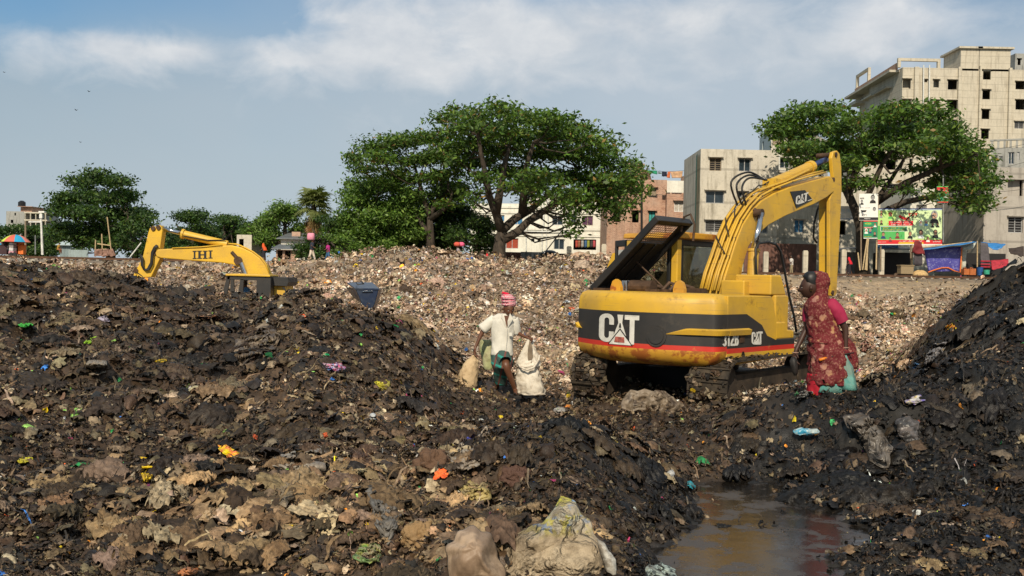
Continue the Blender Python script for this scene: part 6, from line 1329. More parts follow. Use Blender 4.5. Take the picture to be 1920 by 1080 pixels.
# sacks
def sackmat(name, a, b, st):
    t = NT(name); p = t.pos(obj=True); c = t.mix(t.ramp(t.noise(4, 6, .65, p), [(.35, 0.), (.7, 1.)]), a, b); c = t.mix(t.math('MULTIPLY', t.ramp(t.noise(7, 7, .7, p), [(.5, 0.), (.6, 1.)]), .5), c, st); t.set(c, .9); w = t.n('ShaderNodeTexWave'); w.inputs['Scale'].default_value = 60; t.l(p, w.inputs[0]); t.bump(w.outputs[0], .15, .004); return t.m
sackmat('white_sack', (.50, .44, .35), (.72, .66, .56), (.20, .14, .08)); sackmat('brown_sack', (.44, .31, .17), (.58, .44, .27), (.16, .10, .05)); sackmat('green_sack', (.32, .38, .16), (.45, .42, .26), (.16, .13, .07))
def sack(name, label, mat, rg, Y, seed, fold=.16):
    k = MB(); R = []
    for i in range(len(rg)-1):
        for f in (0, .25, .5, .75):
            a, b = rg[i], rg[i+1]; g = [a[j]*(1-f)+b[j]*f for j in range(4)]; R.append((M(g[0], g[1], Y), g[2]/4.696*Y_s, g[3]/4.696*Y_s, 0))
    loft(R, 40, fold, 6, seed, (True, True), k); o = k.build(name, [mat], None, smooth=True); return tag(o, label, 'sack')
Y_s = YM/F
sack('sack', 'large dirty white woven sack held open in the walking man\'s left hand', MATS['white_sack'], [(840, 985, 110, 70), (825, 960, 122, 80), (815, 900, 118, 80), (805, 840, 108, 74), (800, 790, 98, 64), (798, 750, 92, 60), (800, 725, 104, 70), (800, 690, 100, 60), (805, 650, 85, 45), (808, 600, 62, 30), (812, 550, 42, 18), (815, 500, 22, 9), (815, 488, 14, 7)], -.12, 4, .2)
k = MB(); k.prism([M(x, y, -.12-.045*(1 if y > 520 else .3)-.05) for x, y in ((812, 505), (835, 560), (840, 650), (828, 712), (806, 712), (795, 660), (797, 590))], (0, -.004, 0)); plain('sack_inside', (.20, .15, .10), .9); o = k.build('sack_opening', [MATS['sack_inside']], bpy.data.objects['sack'])
k = MB(); k.tube([M(x, y, -.12-d) for x, y, d in ((700, 700, .06), (735, 745, .17), (790, 770, .20), (850, 745, .18), (893, 680, .08), (898, 640, .03))], .016, 8); k.build('rolled_rim', [MATS['white_sack']], bpy.data.objects['sack'], smooth=True)
sack('sack', 'brown woven sack hanging from the walking man\'s right hand', MATS['brown_sack'], [(235, 975, 70, 50), (245, 955, 84, 62), (258, 900, 90, 66), (270, 840, 88, 64), (282, 780, 80, 60), (295, 725, 68, 50), (308, 690, 56, 34), (322, 655, 30, 16), (328, 632, 13, 8)], .0, 14, .17)
sack('sack', 'greenish sack slung behind the walking man\'s back', MATS['green_sack'], [(450, 765, 34, 26), (448, 745, 42, 34), (445, 690, 48, 38), (438, 620, 56, 42), (428, 560, 58, 42), (424, 520, 52, 38), (424, 498, 44, 30)], .35, 24, .12)
# ---- woman in the sari
YW = 11.8
wom = thing('person', 'woman in a red patterned sari with covered head, standing beside the big excavator', 'person', P(1550, 745, YW)); ow = wom.location.copy()
def att2(o): o.matrix_parent_inverse = Matrix.Translation(-ow); return o
def Wp(x, y, d=0): return P(1440+x/3.857, 480+y/3.857, YW+d)
J = {}; E = []
jt('pelvis', Wp(420, 690), .13, .12); jt('waist', Wp(415, 570), .115, .10, 'pelvis'); jt('chest', Wp(395, 440), .125, .10, 'waist'); jt('neckb', Wp(370, 330), .075, .07, 'chest'); jt('neck', Wp(345, 285), .05, .05, 'neckb'); jt('skull', Wp(325, 240), .05, .05, 'neck')
jt('ls', Wp(305, 370, .08), .055, .055, 'neckb'); jt('le', Wp(275, 530, .12), .040, .038, 'ls'); jt('lw', Wp(200, 690, .05), .027, .025, 'le')
jt('rs', Wp(455, 375, -.08), .062, .06, 'neckb'); jt('re', Wp(562, 520, -.10), .044, .042, 'rs'); jt('rw', Wp(562, 665, -.12), .028, .026, 're')
jt('rh', Wp(455, 760, -.03), .1, .1, 'pelvis'); jt('rk', Wp(450, 900, -.05), .07, .07, 'rh'); jt('ra', Wp(440, 1080, 0), .045, .045, 'rk'); jt('lh', Wp(390, 760, .05), .1, .1, 'pelvis'); jt('lk', Wp(370, 900, .05), .07, .07, 'lh'); jt('la', Wp(360, 1080, .05), .045, .045, 'lk')
hand('lw', J, E, J['lw'][0], Wp(183, 790, .0)-Wp(198, 690, .05), (0, -1, 0), (1, 0, 0), .8, 1.05, 'L'); hand('rw', J, E, J['rw'][0], Wp(562, 760, -.13)-Wp(562, 665, -.12), (-.6, -.6, 0), (-.6, .6, 0), .9, 1.05, 'R')
att2(skin('body', J, E, MATS['dark_skin'], wom))
hd, hs, hf, hu_ = head(Wp(300, 225, 0), 0, (-1, .18, -.05), math.radians(-6), MATS['dark_skin'], wom, k=1.12); att2(hd)
k = MB(); c = Wp(312, 190, 0); k2 = []
loft([(Wp(318, 215, 0), .080, .078), (Wp(310, 180, 0), .098, .088), (Wp(310, 150, 0), .096, .086), (Wp(312, 125, 0), .072, .068), (Wp(308, 112, 0), .035, .03)], 24, .05, 6, 8, (False, True), k)
# hair only over skull back and top
hair = k.build('hair', [MATS['black_hair']], wom, smooth=True); att2(hair)
for v in hair.data.vertices:
    if v.co.x < Wp(262, 200).x and v.co.z < Wp(262, 165).z: v.co.x = Wp(285, 200).x
k = MB(); k.tube([Wp(312, 245, -.085), Wp(312, 252, -.088)], .012, 10); att2(k.build('earring', [MATS['yellow_far']], wom))
t = NT('red_sari'); p = t.pos(obj=True); v = t.n('ShaderNodeTexVoronoi', feature='F1'); v.inputs['Scale'].default_value = 9; dv_ = t.n('ShaderNodeVectorMath', operation='ADD'); sc_ = t.n('ShaderNodeVectorMath', operation='SCALE'); t.l(t.noise(7, 3, .6, p, 0, 1), sc_.inputs[0]); sc_.inputs['Scale'].default_value = .16; t.l(sc_.outputs[0], dv_.inputs[0]); t.l(p, dv_.inputs[1]); t.l(dv_.outputs[0], v.inputs['Vector'])
f = t.math('ADD', v.outputs['Distance'], t.math('MULTIPLY', t.noise(22, 3, .6, p), .55)); pt_ = t.ramp(f, [(.50, 1.), (.58, 0.)]); col = t.mix(t.ramp(t.noise(3, 3, .5, p), [(.4, 0.), (.6, 1.)]), (.40, .22, .08), (.36, .17, .15))
st2 = t.ramp(t.noise(44, 3, .6, p), [(.54, 0.), (.60, 1.)]); b_ = t.mix(t.noise(2, 3, .5, p), (.075, .004, .007), (.15, .006, .010)); c = t.mix(t.math('MULTIPLY', pt_, .8), b_, col); c = t.mix(t.math('MULTIPLY', st2, .35), c, (.38, .2, .13)); t.set(c, .8); t.bump(t.noise(16, 5, .6, t.pos((1.6, 1.6, .6), obj=True)), .6, .015)
plain('magenta_blouse', (.30, .008, .05), .8, 0, .15, 8); plain('red_petticoat', (.42, .006, .022), .8, 0, .2, 8)
# veil over the back of the head, neck and shoulder
def lf(name, rg, seed, fold, mat, n=56, cap=(False, False), th=.006, ff=6):
    R = []
    for i in range(len(rg)-1):
        for f in (0, .25, .5, .75): a, b = rg[i], rg[i+1]; g = [a[j]*(1-f)+b[j]*f for j in range(6)]; R.append((Wp(g[0], g[1], g[4]), g[2]/3.857*YW/F, g[3]/3.857*YW/F, g[5]))
    k = MB(); loft(R, n, fold, ff, seed, cap, k); return solid(att2(k.build(name, [mat], wom, smooth=True)), th)
lf('sari', [(365, 112, 20, 26, 0, 0), (372, 125, 48, 52, 0, 0), (382, 160, 60, 66, 0, 0), (384, 200, 60, 68, 0, 0), (378, 240, 52, 60, 0, 0), (372, 275, 54, 60, 0, 0), (365, 315, 74, 68, 0, 0), (365, 360, 94, 84, 0, -.1), (378, 410, 104, 88, 0, -.1), (392, 470, 108, 88, 0, 0), (405, 540, 112, 90, 0, 0), (420, 590, 118, 98, 0, 0), (428, 640, 128, 108, 0, 0)], 3, .15, MATS['red_sari'], cap=(True, False))
lf('sari_skirt', [(425, 585, 114, 96, 0, 0), (430, 640, 130, 112, 0, 0), (440, 700, 142, 124, 0, 0), (448, 770, 148, 132, 0, 0), (448, 840, 150, 136, 0, 0), (440, 895, 148, 138, 0, 0), (428, 935, 136, 132, 0, 0)], 8, .19, MATS['red_sari'], ff=8)
lf('sari_end', [(470, 540, 62, 60, .05, 0), (530, 620, 70, 60, .05, 0), (575, 690, 64, 50, .05, 0), (590, 760, 58, 44, .05, 0), (580, 830, 50, 40, .05, 0)], 18, .22, MATS['red_sari'], ff=9, cap=(True, True))
lf('petticoat', [(385, 850, 92, 100, 0, 0), (372, 920, 80, 95, 0, 0), (365, 985, 76, 90, 0, 0), (365, 1050, 70, 85, 0, 0)], 5, .12, MATS['red_petticoat'])
k = MB()
for pts, rd in (([Wp(425, 338, -.04), Wp(452, 350, -.06), Wp(490, 392, -.08), Wp(515, 432, -.09), Wp(540, 480, -.1)], [(.045, .05), (.085, .085), (.090, .090), (.084, .084), (.072, .072)]), ([Wp(312, 350, .05), Wp(292, 400, .09), Wp(286, 470, .11)], [(.07, .07), (.07, .07), (.062, .062)])):
    loft(rings_along(pts, rd, 4), 24, .10, 6, 3, (True, False), k)
att2(k.build('blouse', [MATS['magenta_blouse']], wom, smooth=True))
plain('bangle', (.4, .25, .18), .3); k = MB()
for q, r_ in ((Wp(197, 698, .045), .034), (Wp(562, 662, -.12), .034)):
    k.tube([q+Vector((math.cos(a)*r_, math.sin(a)*r_, 0)) for a in np.linspace(0, 6.283, 18)], .005, 6, cap=False)
att2(k.build('bangle', [MATS['bangle']], wom))
# things she holds: black muddy pouch, hooked tool with orange handle, teal net bag
plain('muddy_black', (.02, .016, .014), .6, 0, .4, 12, .4); plain('orange_grip', (.75, .22, .015), .5, 0, .2, 10); plain('iron_hook', (.05, .04, .035), .5, .6)
k = MB(); R = [(Wp(x, y, .0), rx/3.857*YW/F, ry/3.857*YW/F) for x, y, rx, ry in ((185, 730, 14, 12), (186, 760, 30, 24), (190, 800, 28, 24), (195, 840, 20, 16), (198, 865, 8, 6))]; loft(R, 20, .25, 6, 3, (True, True), k); tag(k.build('muddy_glove', [MATS['muddy_black']], smooth=True), 'black mud soaked glove dangling from the woman\'s left hand', 'glove')
tl = thing('hook_tool', 'iron hook with an orange handle in the woman\'s right hand', 'hook', Wp(480, 725, -.17)); ot = tl.location.copy()
k = MB(); k.tube([Wp(370, 752, -.2), Wp(432, 735, -.19)], .017, 10); g = k.build('grip', [MATS['orange_grip']], tl, smooth=True); g.matrix_parent_inverse = Matrix.Translation(-ot)
k = MB(); k.tube([Wp(432, 735, -.19), Wp(500, 718, -.18), Wp(570, 708, -.17), Wp(620, 700, -.15)], .008, 8); g = k.build('rod', [MATS['iron_hook']], tl, smooth=True); g.matrix_parent_inverse = Matrix.Translation(-ot)
t = NT('teal_net'); p = t.pos(obj=True); s = t.n('ShaderNodeSeparateXYZ'); t.l(p, s.inputs[0]); n1_ = t.noise(3.5, 5, .6, p); c = t.mix(t.ramp(t.noise(9, 5, .6, p), [(.35, 0.), (.65, 1.)]), (.03, .24, .22), (.16, .38, .33)); c = t.mix(t.math('MULTIPLY', t.ramp(n1_, [(.45, 0.), (.6, 1.)]), .6), c, (.16, .14, .11)); t.set(c, .8); t.bump(t.noise(80, 2, .5, p), .6, .006)
k = MB(); R = [(Wp(x, y, -.15), rx/3.857*YW/F, ry/3.857*YW/F) for x, y, rx, ry in ((560, 715, 8, 8), (562, 745, 18, 16), (572, 800, 36, 30), (575, 860, 46, 42), (580, 920, 56, 50), (585, 965, 62, 55))]; loft(R, 30, .28, 7, 6, (True, True), k)
R = [(Wp(x, y, -.12), rx/3.857*YW/F, ry/3.857*YW/F) for x, y, rx, ry in ((552, 780, 10, 10), (525, 830, 30, 30), (490, 890, 60, 45), (455, 940, 80, 55), (450, 985, 95, 60))]; loft(R, 30, .25, 7, 16, (True, True), k); tag(k.build('net_bag', [MATS['teal_net']], smooth=True), 'teal net bag trailing on the rubbish below the woman\'s right hand', 'bag')
# ---- small figures by the track and the driver
def figure(label, px, foot, headtop, Y, top, bottom, pose='walk', face=-1, hair=True, sk='skin', veil=None, robe=None, seed=0, armup=False, upto=None, hidden=False):
    h = zat(px, headtop, Y)-zat(px, foot, Y); s = h/1.65; b = P(px, foot, Y); o = thing('person', label, 'person', b); r = random.Random(seed)
    def A(x, z, d=0): return Vector((x*s*face, d*s, z*s))
    J.clear(); E.clear(); st = .22 if pose == 'walk' else .05
    if pose == 'sit':
        jt('pelvis', A(0, .75), .12*s); jt('chest', A(.12, 1.18), .13*s, .10*s, 'pelvis'); jt('neck', A(.16, 1.40), .05*s, None, 'chest'); jt('skull', A(.2, 1.5), .06*s, None, 'neck')
        for e, n in ((-1, 'a'), (1, 'b')): jt('k'+n, A(.42, .72+.04*e, .1*e), .07*s, None, 'pelvis'); jt('f'+n, A(.40+.05*e, .25, .1*e), .04*s, None, 'k'+n); jt('t'+n, A(.52+.05*e, .22, .1*e), .035*s, None, 'f'+n); jt('e'+n, A(.25, 1.05, .2*e), .04*s, None, 'chest'); jt('h'+n, A(.5, 1.02, .12*e), .03*s, None, 'e'+n)
    else:
        jt('pelvis', A(0, .88), .12*s); jt('chest', A(.02, 1.25), .14*s, .10*s, 'pelvis'); jt('neck', A(.03, 1.44), .05*s, None, 'chest'); jt('skull', A(.04, 1.52), .06*s, None, 'neck')
        for e, n in ((-1, 'a'), (1, 'b')): jt('k'+n, A(.10*e*st*5+.03, .47, .08*e), .065*s, None, 'pelvis'); jt('f'+n, A(st*e*1.15, .06, .08*e), .04*s, None, 'k'+n); jt('t'+n, A(st*e*1.15+.14, .03, .08*e), .035*s, None, 'f'+n)
        for e, n in ((-1, 'a'), (1, 'b')):
            if armup and e == 1: jt('e'+n, A(.18, 1.55, .2*e), .04*s, None, 'chest'); jt('h'+n, A(.06, 1.75, .1*e), .03*s, None, 'e'+n)
            else: jt('e'+n, A(-.08*e+.05, 1.08, .22*e), .04*s, None, 'chest'); jt('h'+n, A(-.22*e+.15, .88+.1*(e < 0), .2*e), .03*s, None, 'e'+n)
    skin('body', J, E, MATS[sk], o, 1)
    c = J['skull'][0]; hc = c+Vector((face*.02*s, 0, .04*s)); k = MB(); loft([(hc+Vector((0, 0, z*s)), rx*s, ry*s) for z, rx, ry in ((-.12, .03, .03), (-.09, .065, .06), (-.02, .085, .075), (.05, .09, .08), (.1, .06, .055), (.12, .02, .02))], 14, 0, 5, 0, (True, True), k); k.box(hc+Vector((face*.09*s, 0, -.015*s)), (.03*s, .02*s, .04*s)); k.build('head', [MATS[sk]], o, smooth=True)
    if hair: k = MB(); loft([(hc+Vector((-face*.02*s, 0, z*s)), rx*s, ry*s) for z, rx, ry in ((-.03, .085, .082), (.04, .1, .088), (.1, .075, .065), (.135, .03, .03))], 14, .1, 6, seed, (True, True), k); k.build('hair', [MATS['black_hair']], o, smooth=True)
    pv, ch = J['pelvis'][0], J['chest'][0]; nk = J['neck'][0]
    if robe is None:
        k = MB(); loft([(pv-Vector((0, 0, .04*s)), .15*s, .13*s), (pv.lerp(ch, .5), .15*s, .13*s), (ch, .18*s, .15*s), (ch.lerp(nk, .6), .17*s, .13*s), (nk, .07*s, .07*s)], 20, .1, 5, seed, (False, False), k)
        for n in 'ab': loft(rings_along([ch.lerp(nk, .5), J['e'+n][0]], [(.075*s, .075*s), (.065*s, .065*s)], 3), 14, .1, 5, 1, (False, False), k)
        k.build('shirt', [top], o, smooth=True); k = MB()
        for n in 'ab': loft(rings_along([pv+Vector((0, 0, .03*s)), J['k'+n][0], J['f'+n][0]+Vector((0, 0, .05*s))], [(.13*s, .12*s), (.09*s, .085*s), (.06*s, .06*s)], 4), 16, .1, 5, 2, (False, False), k)
        k.build('trousers', [bottom], o, smooth=True)
    else:
        k = MB(); loft([(Vector((0, 0, .04*s)), .24*s, .2*s), (Vector((0, 0, .5*s)), .2*s, .18*s), (pv, .17*s, .16*s), (ch, .2*s, .17*s), (nk, .1*s, .1*s)], 22, .15, 6, seed, (False, False), k); k.build('robe', [robe], o, smooth=True)
    if veil: k = MB(); loft([(hc+Vector((-face*.16*s, 0, -.55*s)), .24*s, .18*s), (hc+Vector((-face*.10*s, 0, -.28*s)), .2*s, .19*s), (hc+Vector((-face*.03*s, 0, -.1*s)), .13*s, .13*s), (hc+Vector((-face*.02*s, 0, .04*s)), .12*s, .11*s), (hc+Vector((-face*.01*s, 0, .14*s)), .05*s, .05*s)], 20, .14, 6, seed, (False, True), k); k.build('headscarf', [veil], o, smooth=True)
    return o, hc+b
pl = lambda n, c: plain(n, c, .85, 0, .12, 6)
f1, c1 = figure('person in an orange headscarf and black robe walking along the far track', 494, 489, 457, 76, None, None, face=-1, hair=False, robe=pl('black_robe', (.012, .01, .016)), veil=pl('orange_scarf', (.65, .09, .015)), seed=2)
f2_, c2 = figure('person in a dark shirt and pale trousers walking the track carrying a pink load overhead', 584, 489, 449, 76, pl('navy_shirt', (.015, .02, .035)), pl('cream_trousers', (.62, .52, .42)), armup=True, face=1, seed=3)
k = MB(); q = P(583, 448, 76)+Vector((0, 0, .18)); loft([(q+Vector((0, 0, z)), a, a*.8) for z, a in ((-.27, .2), (-.2, .3), (0, .31), (.2, .29), (.27, .2))], 18, .12, 5, 3, (True, True), k); tag(k.build('cloth_bundle', [pl('pink_cloth', (.72, .28, .38))], smooth=True), 'square pink bundle balanced on a walker\'s head near the palm', 'bundle')
figure('person in a magenta shirt and blue jeans walking left on the far track', 615, 490, 455, 76, pl('magenta_shirt', (.38, .015, .18)), pl('blue_jeans', (.03, .10, .22)), face=-1, seed=4)
figure('person in a striped top among shrubs carrying pink bundles on the head', 859, 490, 462, 72, pl('striped_top', (.30, .26, .28)), pl('grey_trousers', (.2, .2, .2)), armup=True, face=-1, seed=5)
for dx, col, nm in ((-4, (.62, .10, .06), 'red and orange bundle on the head of the striped person'), (4, (.75, .12, .25), 'pink bundle on the head of the striped person')):
    k = MB(); q = P(861+dx, 459, 72)+Vector((0, .2*(dx > 0), .05)); loft([(q+Vector((0, 0, z)), a*1.2, a) for z, a in ((-.16, .1), (-.1, .19), (.05, .2), (.15, .1))], 16, .15, 5, 3, (True, True), k); tag(k.build('cloth_bundle', [pl('bundle_%d' % (dx+9), col)], smooth=True), nm, 'bundle')
figure('person in a red shirt sitting beside the huge tree trunk', 916, 500, 471, 74, pl('red_shirt', (.6, .03, .035)), pl('teal_trousers', (.02, .12, .15)), pose='sit', face=-1, seed=6)
figure('person in a bright red headscarf standing behind the track beside the right tree', 1592, 515, 483, 79, None, None, face=-1, hair=False, robe=MATS['black_robe'], veil=pl('red_scarf', (.62, .01, .03)), seed=7)
figure('person in dark blue standing in the shade between bamboo and post', 1645, 512, 480, 84, pl('blue_dress', (.04, .03, .14)), MATS['navy_shirt'], face=1, pose='stand', seed=8)
figure('person in yellow and brown clothes crouching at the track left of the tin fence', 108, 478, 455, 78, pl('ochre_shirt', (.35, .2, .03)), pl('brown_cloth', (.25, .09, .04)), pose='sit', face=1, seed=9)
figure('person in a white shirt sitting at the stall under the striped umbrella', 12, 476, 458, 80, pl('off_white', (.6, .57, .55)), MATS['navy_shirt'], pose='sit', face=1, seed=10)
figure('small pale person standing among the posts below the big excavator arm', 1484, 514, 480, 84, pl('pale_shirt', (.55, .52, .5)), pl('khaki', (.3, .24, .15)), pose='stand', face=-1, seed=12)
# driver of the far excavator
dv, dc = figure('driver with dark hair and blue shirt seen through the far excavator\'s cab window', 467, 592, 529, 31.9, pl('blue_shirt', (.06, .20, .42)), MATS['navy_shirt'], pose='sit', face=-1, seed=11)
# ------------------------------------------------------------------ signs, stalls, poles
def flatmat(name, col, rough=.6): return plain('print_'+name, col, rough, 0, .06, 3)
def text_mesh(txt, size, bold=0.0):
    cu = bpy.data.curves.new('t', 'FONT'); cu.body = txt; cu.size = size; cu.align_x = 'CENTER'; cu.offset = bold; cu.resolution_u = 3
    o = bpy.data.objects.new('t', cu); COL.objects.link(o); dg = bpy.context.evaluated_depsgraph_get(); me = bpy.data.meshes.new_from_object(o.evaluated_get(dg))
    vs = [v.co.copy() for v in me.vertices]; fs = [tuple(p.vertices) for p in me.polygons]; COL.objects.unlink(o); bpy.data.objects.remove(o); bpy.data.meshes.remove(me); return vs, fs
class Panel:
    "flat printed board whose picture-coordinates map to a plane at depth Y; layers are millimetres apart"
    def __init__(s, fx, Y): s.f = fx; s.Y = Y; s.k = MB(); s.m = []
    def pt(s, x, y, l): q = P(*s.f(x, y), s.Y); return Vector((q.x, q.y-.004*l, q.z))
    def mi(s, m):
        m = MATS['print_'+m] if isinstance(m, str) else m
        if m not in s.m: s.m.append(m)
        return s.m.index(m)
    def poly(s, pts, l, m): s.k.add([s.pt(x, y, l) for x, y in pts], [tuple(range(len(pts)))], s.mi(m))
    def rect(s, x0, y0, x1, y1, l, m): s.poly([(x0, y1), (x1, y1), (x1, y0), (x0, y0)], l, m)
    def ell(s, cx, cy, rx, ry, l, m, a0=0, a1=360): s.poly([(cx+rx*math.cos(math.radians(a)), cy+ry*math.sin(math.radians(a))) for a in np.linspace(a0, a1, 20)], l, m)
    def text(s, txt, cx, base, h, l, m, w=None, bold=.02):
        vs, fs = text_mesh(txt, 1, bold)
        if not vs: return
        x0 = min(v.x for v in vs); x1 = max(v.x for v in vs); y0 = min(v.y for v in vs); y1 = max(v.y for v in vs); sc = h/(y1-y0+1e-6); sx = (w/(x1-x0)) if w else sc
        s.k.add([s.pt(cx+(v.x-(x0+x1)/2)*sx, base-(v.y-y0)*sc, l) for v in vs], fs, s.mi(m))
    def portrait(s, cx, cy, r, l, shirt, skin_='face', hair='ink', veil=None, beard=False, glasses=False):
        s.poly([(cx-r*1.25, cy+r*2.3), (cx+r*1.25, cy+r*2.3), (cx+r*1.05, cy+r*1.35), (cx+r*.35, cy+r*.95), (cx-r*.35, cy+r*.95), (cx-r*1.05, cy+r*1.35)], l, shirt)
        s.ell(cx, cy-.1*r, r*(1.0 if veil else .82), r*(1.25 if veil else 1.05), l+1, veil or hair); s.ell(cx, cy+r*.16, r*.68, r*.88, l+2, skin_)
        for e in (-1, 1): s.ell(cx+e*r*.26, cy+r*.02, r*.12, r*.06, l+3, 'ink'); s.ell(cx+e*r*.26, cy-r*.15, r*.17, r*.035, l+3, hair)
        s.ell(cx, cy+r*.55, r*.24, r*.06, l+3, 'lip')
        if beard: s.ell(cx, cy+r*.78, r*.5, r*.3, l+3, 'white')
        if glasses:
            for e in (-1, 1): s.ell(cx+e*r*.28, cy+r*.03, r*.24, r*.17, l+3, 'grey')
    def build(s, name, parent): return s.k.build(name, s.m, parent)
for n, c in dict(white=(.78, .78, .74), green=(.08, .42, .10), lime=(.45, .68, .22), pale=(.62, .78, .42), dgreen=(.01, .22, .10), red=(.62, .015, .02), ink=(.015, .014, .015), face=(.42, .22, .13), face2=(.55, .33, .22), lip=(.25, .06, .05), grey=(.3, .3, .3), navy=(.02, .04, .16), blue=(.10, .30, .60), yellow=(.75, .55, .04), skyb=(.55, .68, .75), pink=(.7, .35, .4), maroon=(.2, .02, .03)).items(): flatmat(n, c)
plain('weathered_wood', (.25, .19, .13), .85); plain('bamboo', (.48, .36, .2), .7); plain('grey_metal_pole', (.30, .31, .30), .5, .5)
def posts(root, items, mat='weathered_wood', name='post', r=.06):
    for a, b in items: k = MB(); k.tube([a, b], r, 8); k.build(name, [MATS[mat]], root)
Z2 = lambda x, y: (1560+x/5.142, 330+y/5.142)
YB = 79.5
bb = thing('billboard', 'large green and red election style billboard covered with portraits, facing the dump', 'billboard')
p_ = Panel(Z2, YB)
p_.rect(440, 318, 1062, 662, 0, 'pale'); p_.rect(440, 318, 620, 640, 1, 'lime'); p_.rect(440, 480, 700, 612, 2, 'green'); p_.poly([(520, 640), (760, 640), (900, 560), (1060, 620), (1060, 640)], 2, 'lime'); p_.rect(440, 312, 1062, 322, 3, 'navy'); p_.rect(440, 322, 1062, 330, 2, 'skyb')
p_.rect(440, 616, 1062, 656, 4, 'red'); p_.rect(640, 640, 880, 654, 5, 'yellow'); p_.rect(440, 656, 1062, 664, 5, 'white')
p_.rect(545, 432, 782, 478, 4, 'red'); p_.rect(548, 478, 779, 480, 4, 'white'); p_.rect(466, 484, 726, 534, 4, 'white'); p_.rect(470, 488, 722, 530, 5, 'dgreen')
p_.text('েম', 780, 390, 42, 4, 'red', 95, .03); p_.text('মহান', 685, 372, 24, 4, 'ink', 58, .02); p_.text('িদবস', 800, 408, 24, 4, 'ink', 72, .02); p_.text('২০২১', 805, 425, 12, 4, 'grey', 58, .02)
p_.text('শ্রমিক-মালিক ঐক্য গড়ি', 663, 455, 16, 6, 'white', 200, .03); p_.text('উন্নয়নের শপথ করি', 663, 474, 14, 6, 'white', 190, .03)
p_.text('দুনিয়ার মজদুর এক হও', 596, 507, 13, 7, 'yellow', 220, .03); p_.text('মহান মে দিবস সফল হোক', 596, 526, 13, 7, 'yellow', 220, .03)
p_.text('মহান মে দিবস উপলক্ষে সকল শ্রমজীবী ভাই বোনদের শুভেচ্ছা', 760, 338, 9, 4, 'dgreen', 320, .01)
p_.text('শ্রমিক লীগ কমিটি', 760, 639, 16, 6, 'white', 230, .03); p_.text('প্রচারে এলাকাবাসী', 480, 642, 9, 6, 'white', 80, .02); p_.text('শুভেচ্ছান্তে', 1010, 640, 12, 6, 'white', 80, .02)
for i, (x, y) in enumerate(((655, 388), (672, 398), (690, 405), (712, 412), (735, 405))): p_.poly([(x, y-16), (x+12, y-6), (x+8, y+20), (x-8, y+14), (x-14, y)], 3, 'red')
for a in ((562, 372, 17, 'green', 'face2', 'red'), (986, 378, 34, 'ink', 'face2', 'grey'), (854, 445, 15, 'white', 'face2', 'white'), (907, 445, 15, 'blue', 'face', 'grey')): p_.portrait(a[0], a[1], a[2], 5, a[3], a[4], veil=a[5], glasses=a[2] > 30)
for x, y, r_, sh in ((493, 560, 19, 'navy'), (629, 562, 18, 'maroon'), (752, 556, 20, 'ink'), (857, 545, 25, 'white'), (996, 543, 24, 'ink'), (561, 604, 13, 'maroon'), (924, 602, 15, 'white'), (475, 345, 13, 'ink'), (475, 440, 13, 'ink'), (970, 465, 13, 'ink'), (1018, 463, 14, 'ink'), (473, 375, 12, 'grey')): p_.portrait(x, y, r_, 6, sh)
p_.build('poster', bb)
a = P(*Z2(438, 310), YB+.03); b = P(*Z2(1064, 666), YB+.03); k = MB(); k.bbox((a.x, YB+.02, b.z), (b.x, YB+.12, a.z)); k.build('board', [MATS['weathered_wood']], bb)
posts(bb, [(P(*Z2(x, 330), YB+.2), P(*Z2(x, 905), YB+.2)) for x in (470, 760, 1040)])
w2 = thing('poster_board', 'black and white printed poster fixed above the green one on the right tree', 'poster'); q_ = Panel(Z2, YB-.6)
q_.rect(262, 170, 444, 428, 0, 'white'); q_.rect(262, 398, 444, 425, 1, 'ink'); q_.portrait(393, 208, 24, 2, 'ink', 'grey'); q_.portrait(288, 245, 14, 2, 'ink', 'grey'); q_.portrait(408, 320, 19, 2, 'white', 'grey')
q_.text('জনাব', 290, 226, 18, 2, 'ink', 40, .02); q_.text('দলীয় প্রার্থী', 318, 312, 9, 2, 'grey', 100, .01); q_.text('ভোট িদন', 306, 345, 16, 2, 'ink', 50, .02); q_.text('নৌকা', 310, 388, 24, 2, 'ink', 48, .03); q_.text('মার্কায়', 340, 418, 12, 2, 'white', 60, .02); q_.poly([(275, 330), (335, 330), (322, 348), (290, 348)], 2, 'ink'); q_.build('poster', w2)
a = P(*Z2(262, 170), YB-.55); b = P(*Z2(444, 428), YB-.55); k = MB(); k.bbox((a.x, YB-.58, b.z), (b.x, YB-.5, a.z)); k.build('board', [MATS['weathered_wood']], w2)
w3 = thing('poster_board', 'small green and red portrait poster under the black and white one', 'poster'); q_ = Panel(Z2, YB-.6)
q_.rect(304, 430, 438, 602, 0, 'dgreen'); q_.rect(304, 430, 438, 440, 1, 'red'); q_.ell(350, 460, 34, 14, 1, 'green'); q_.rect(308, 492, 380, 504, 1, 'red'); q_.portrait(415, 465, 12, 2, 'white'); q_.portrait(330, 524, 14, 2, 'white', veil='white'); q_.portrait(368, 524, 12, 2, 'navy', veil='grey'); q_.portrait(412, 552, 14, 2, 'ink'); q_.portrait(388, 492, 9, 2, 'ink')
q_.text('শুভেচ্ছা', 345, 466, 12, 3, 'yellow', 60, .02); q_.text('বাংলাদেশ', 345, 502, 8, 3, 'white', 62, .02); q_.text('প্রচারে এলাকাবাসী', 345, 590, 10, 3, 'yellow', 70, .02); q_.rect(304, 596, 438, 603, 3, 'white'); q_.build('poster', w3)
a = P(*Z2(304, 430), YB-.55); b = P(*Z2(438, 603), YB-.55); k = MB(); k.bbox((a.x, YB-.58, b.z), (b.x, YB-.5, a.z)); k.build('board', [MATS['weathered_wood']], w3)
posts(w2, [(P(*Z2(x, 420), YB-.45), P(*Z2(x, 905), YB-.45)) for x in (280, 430)])
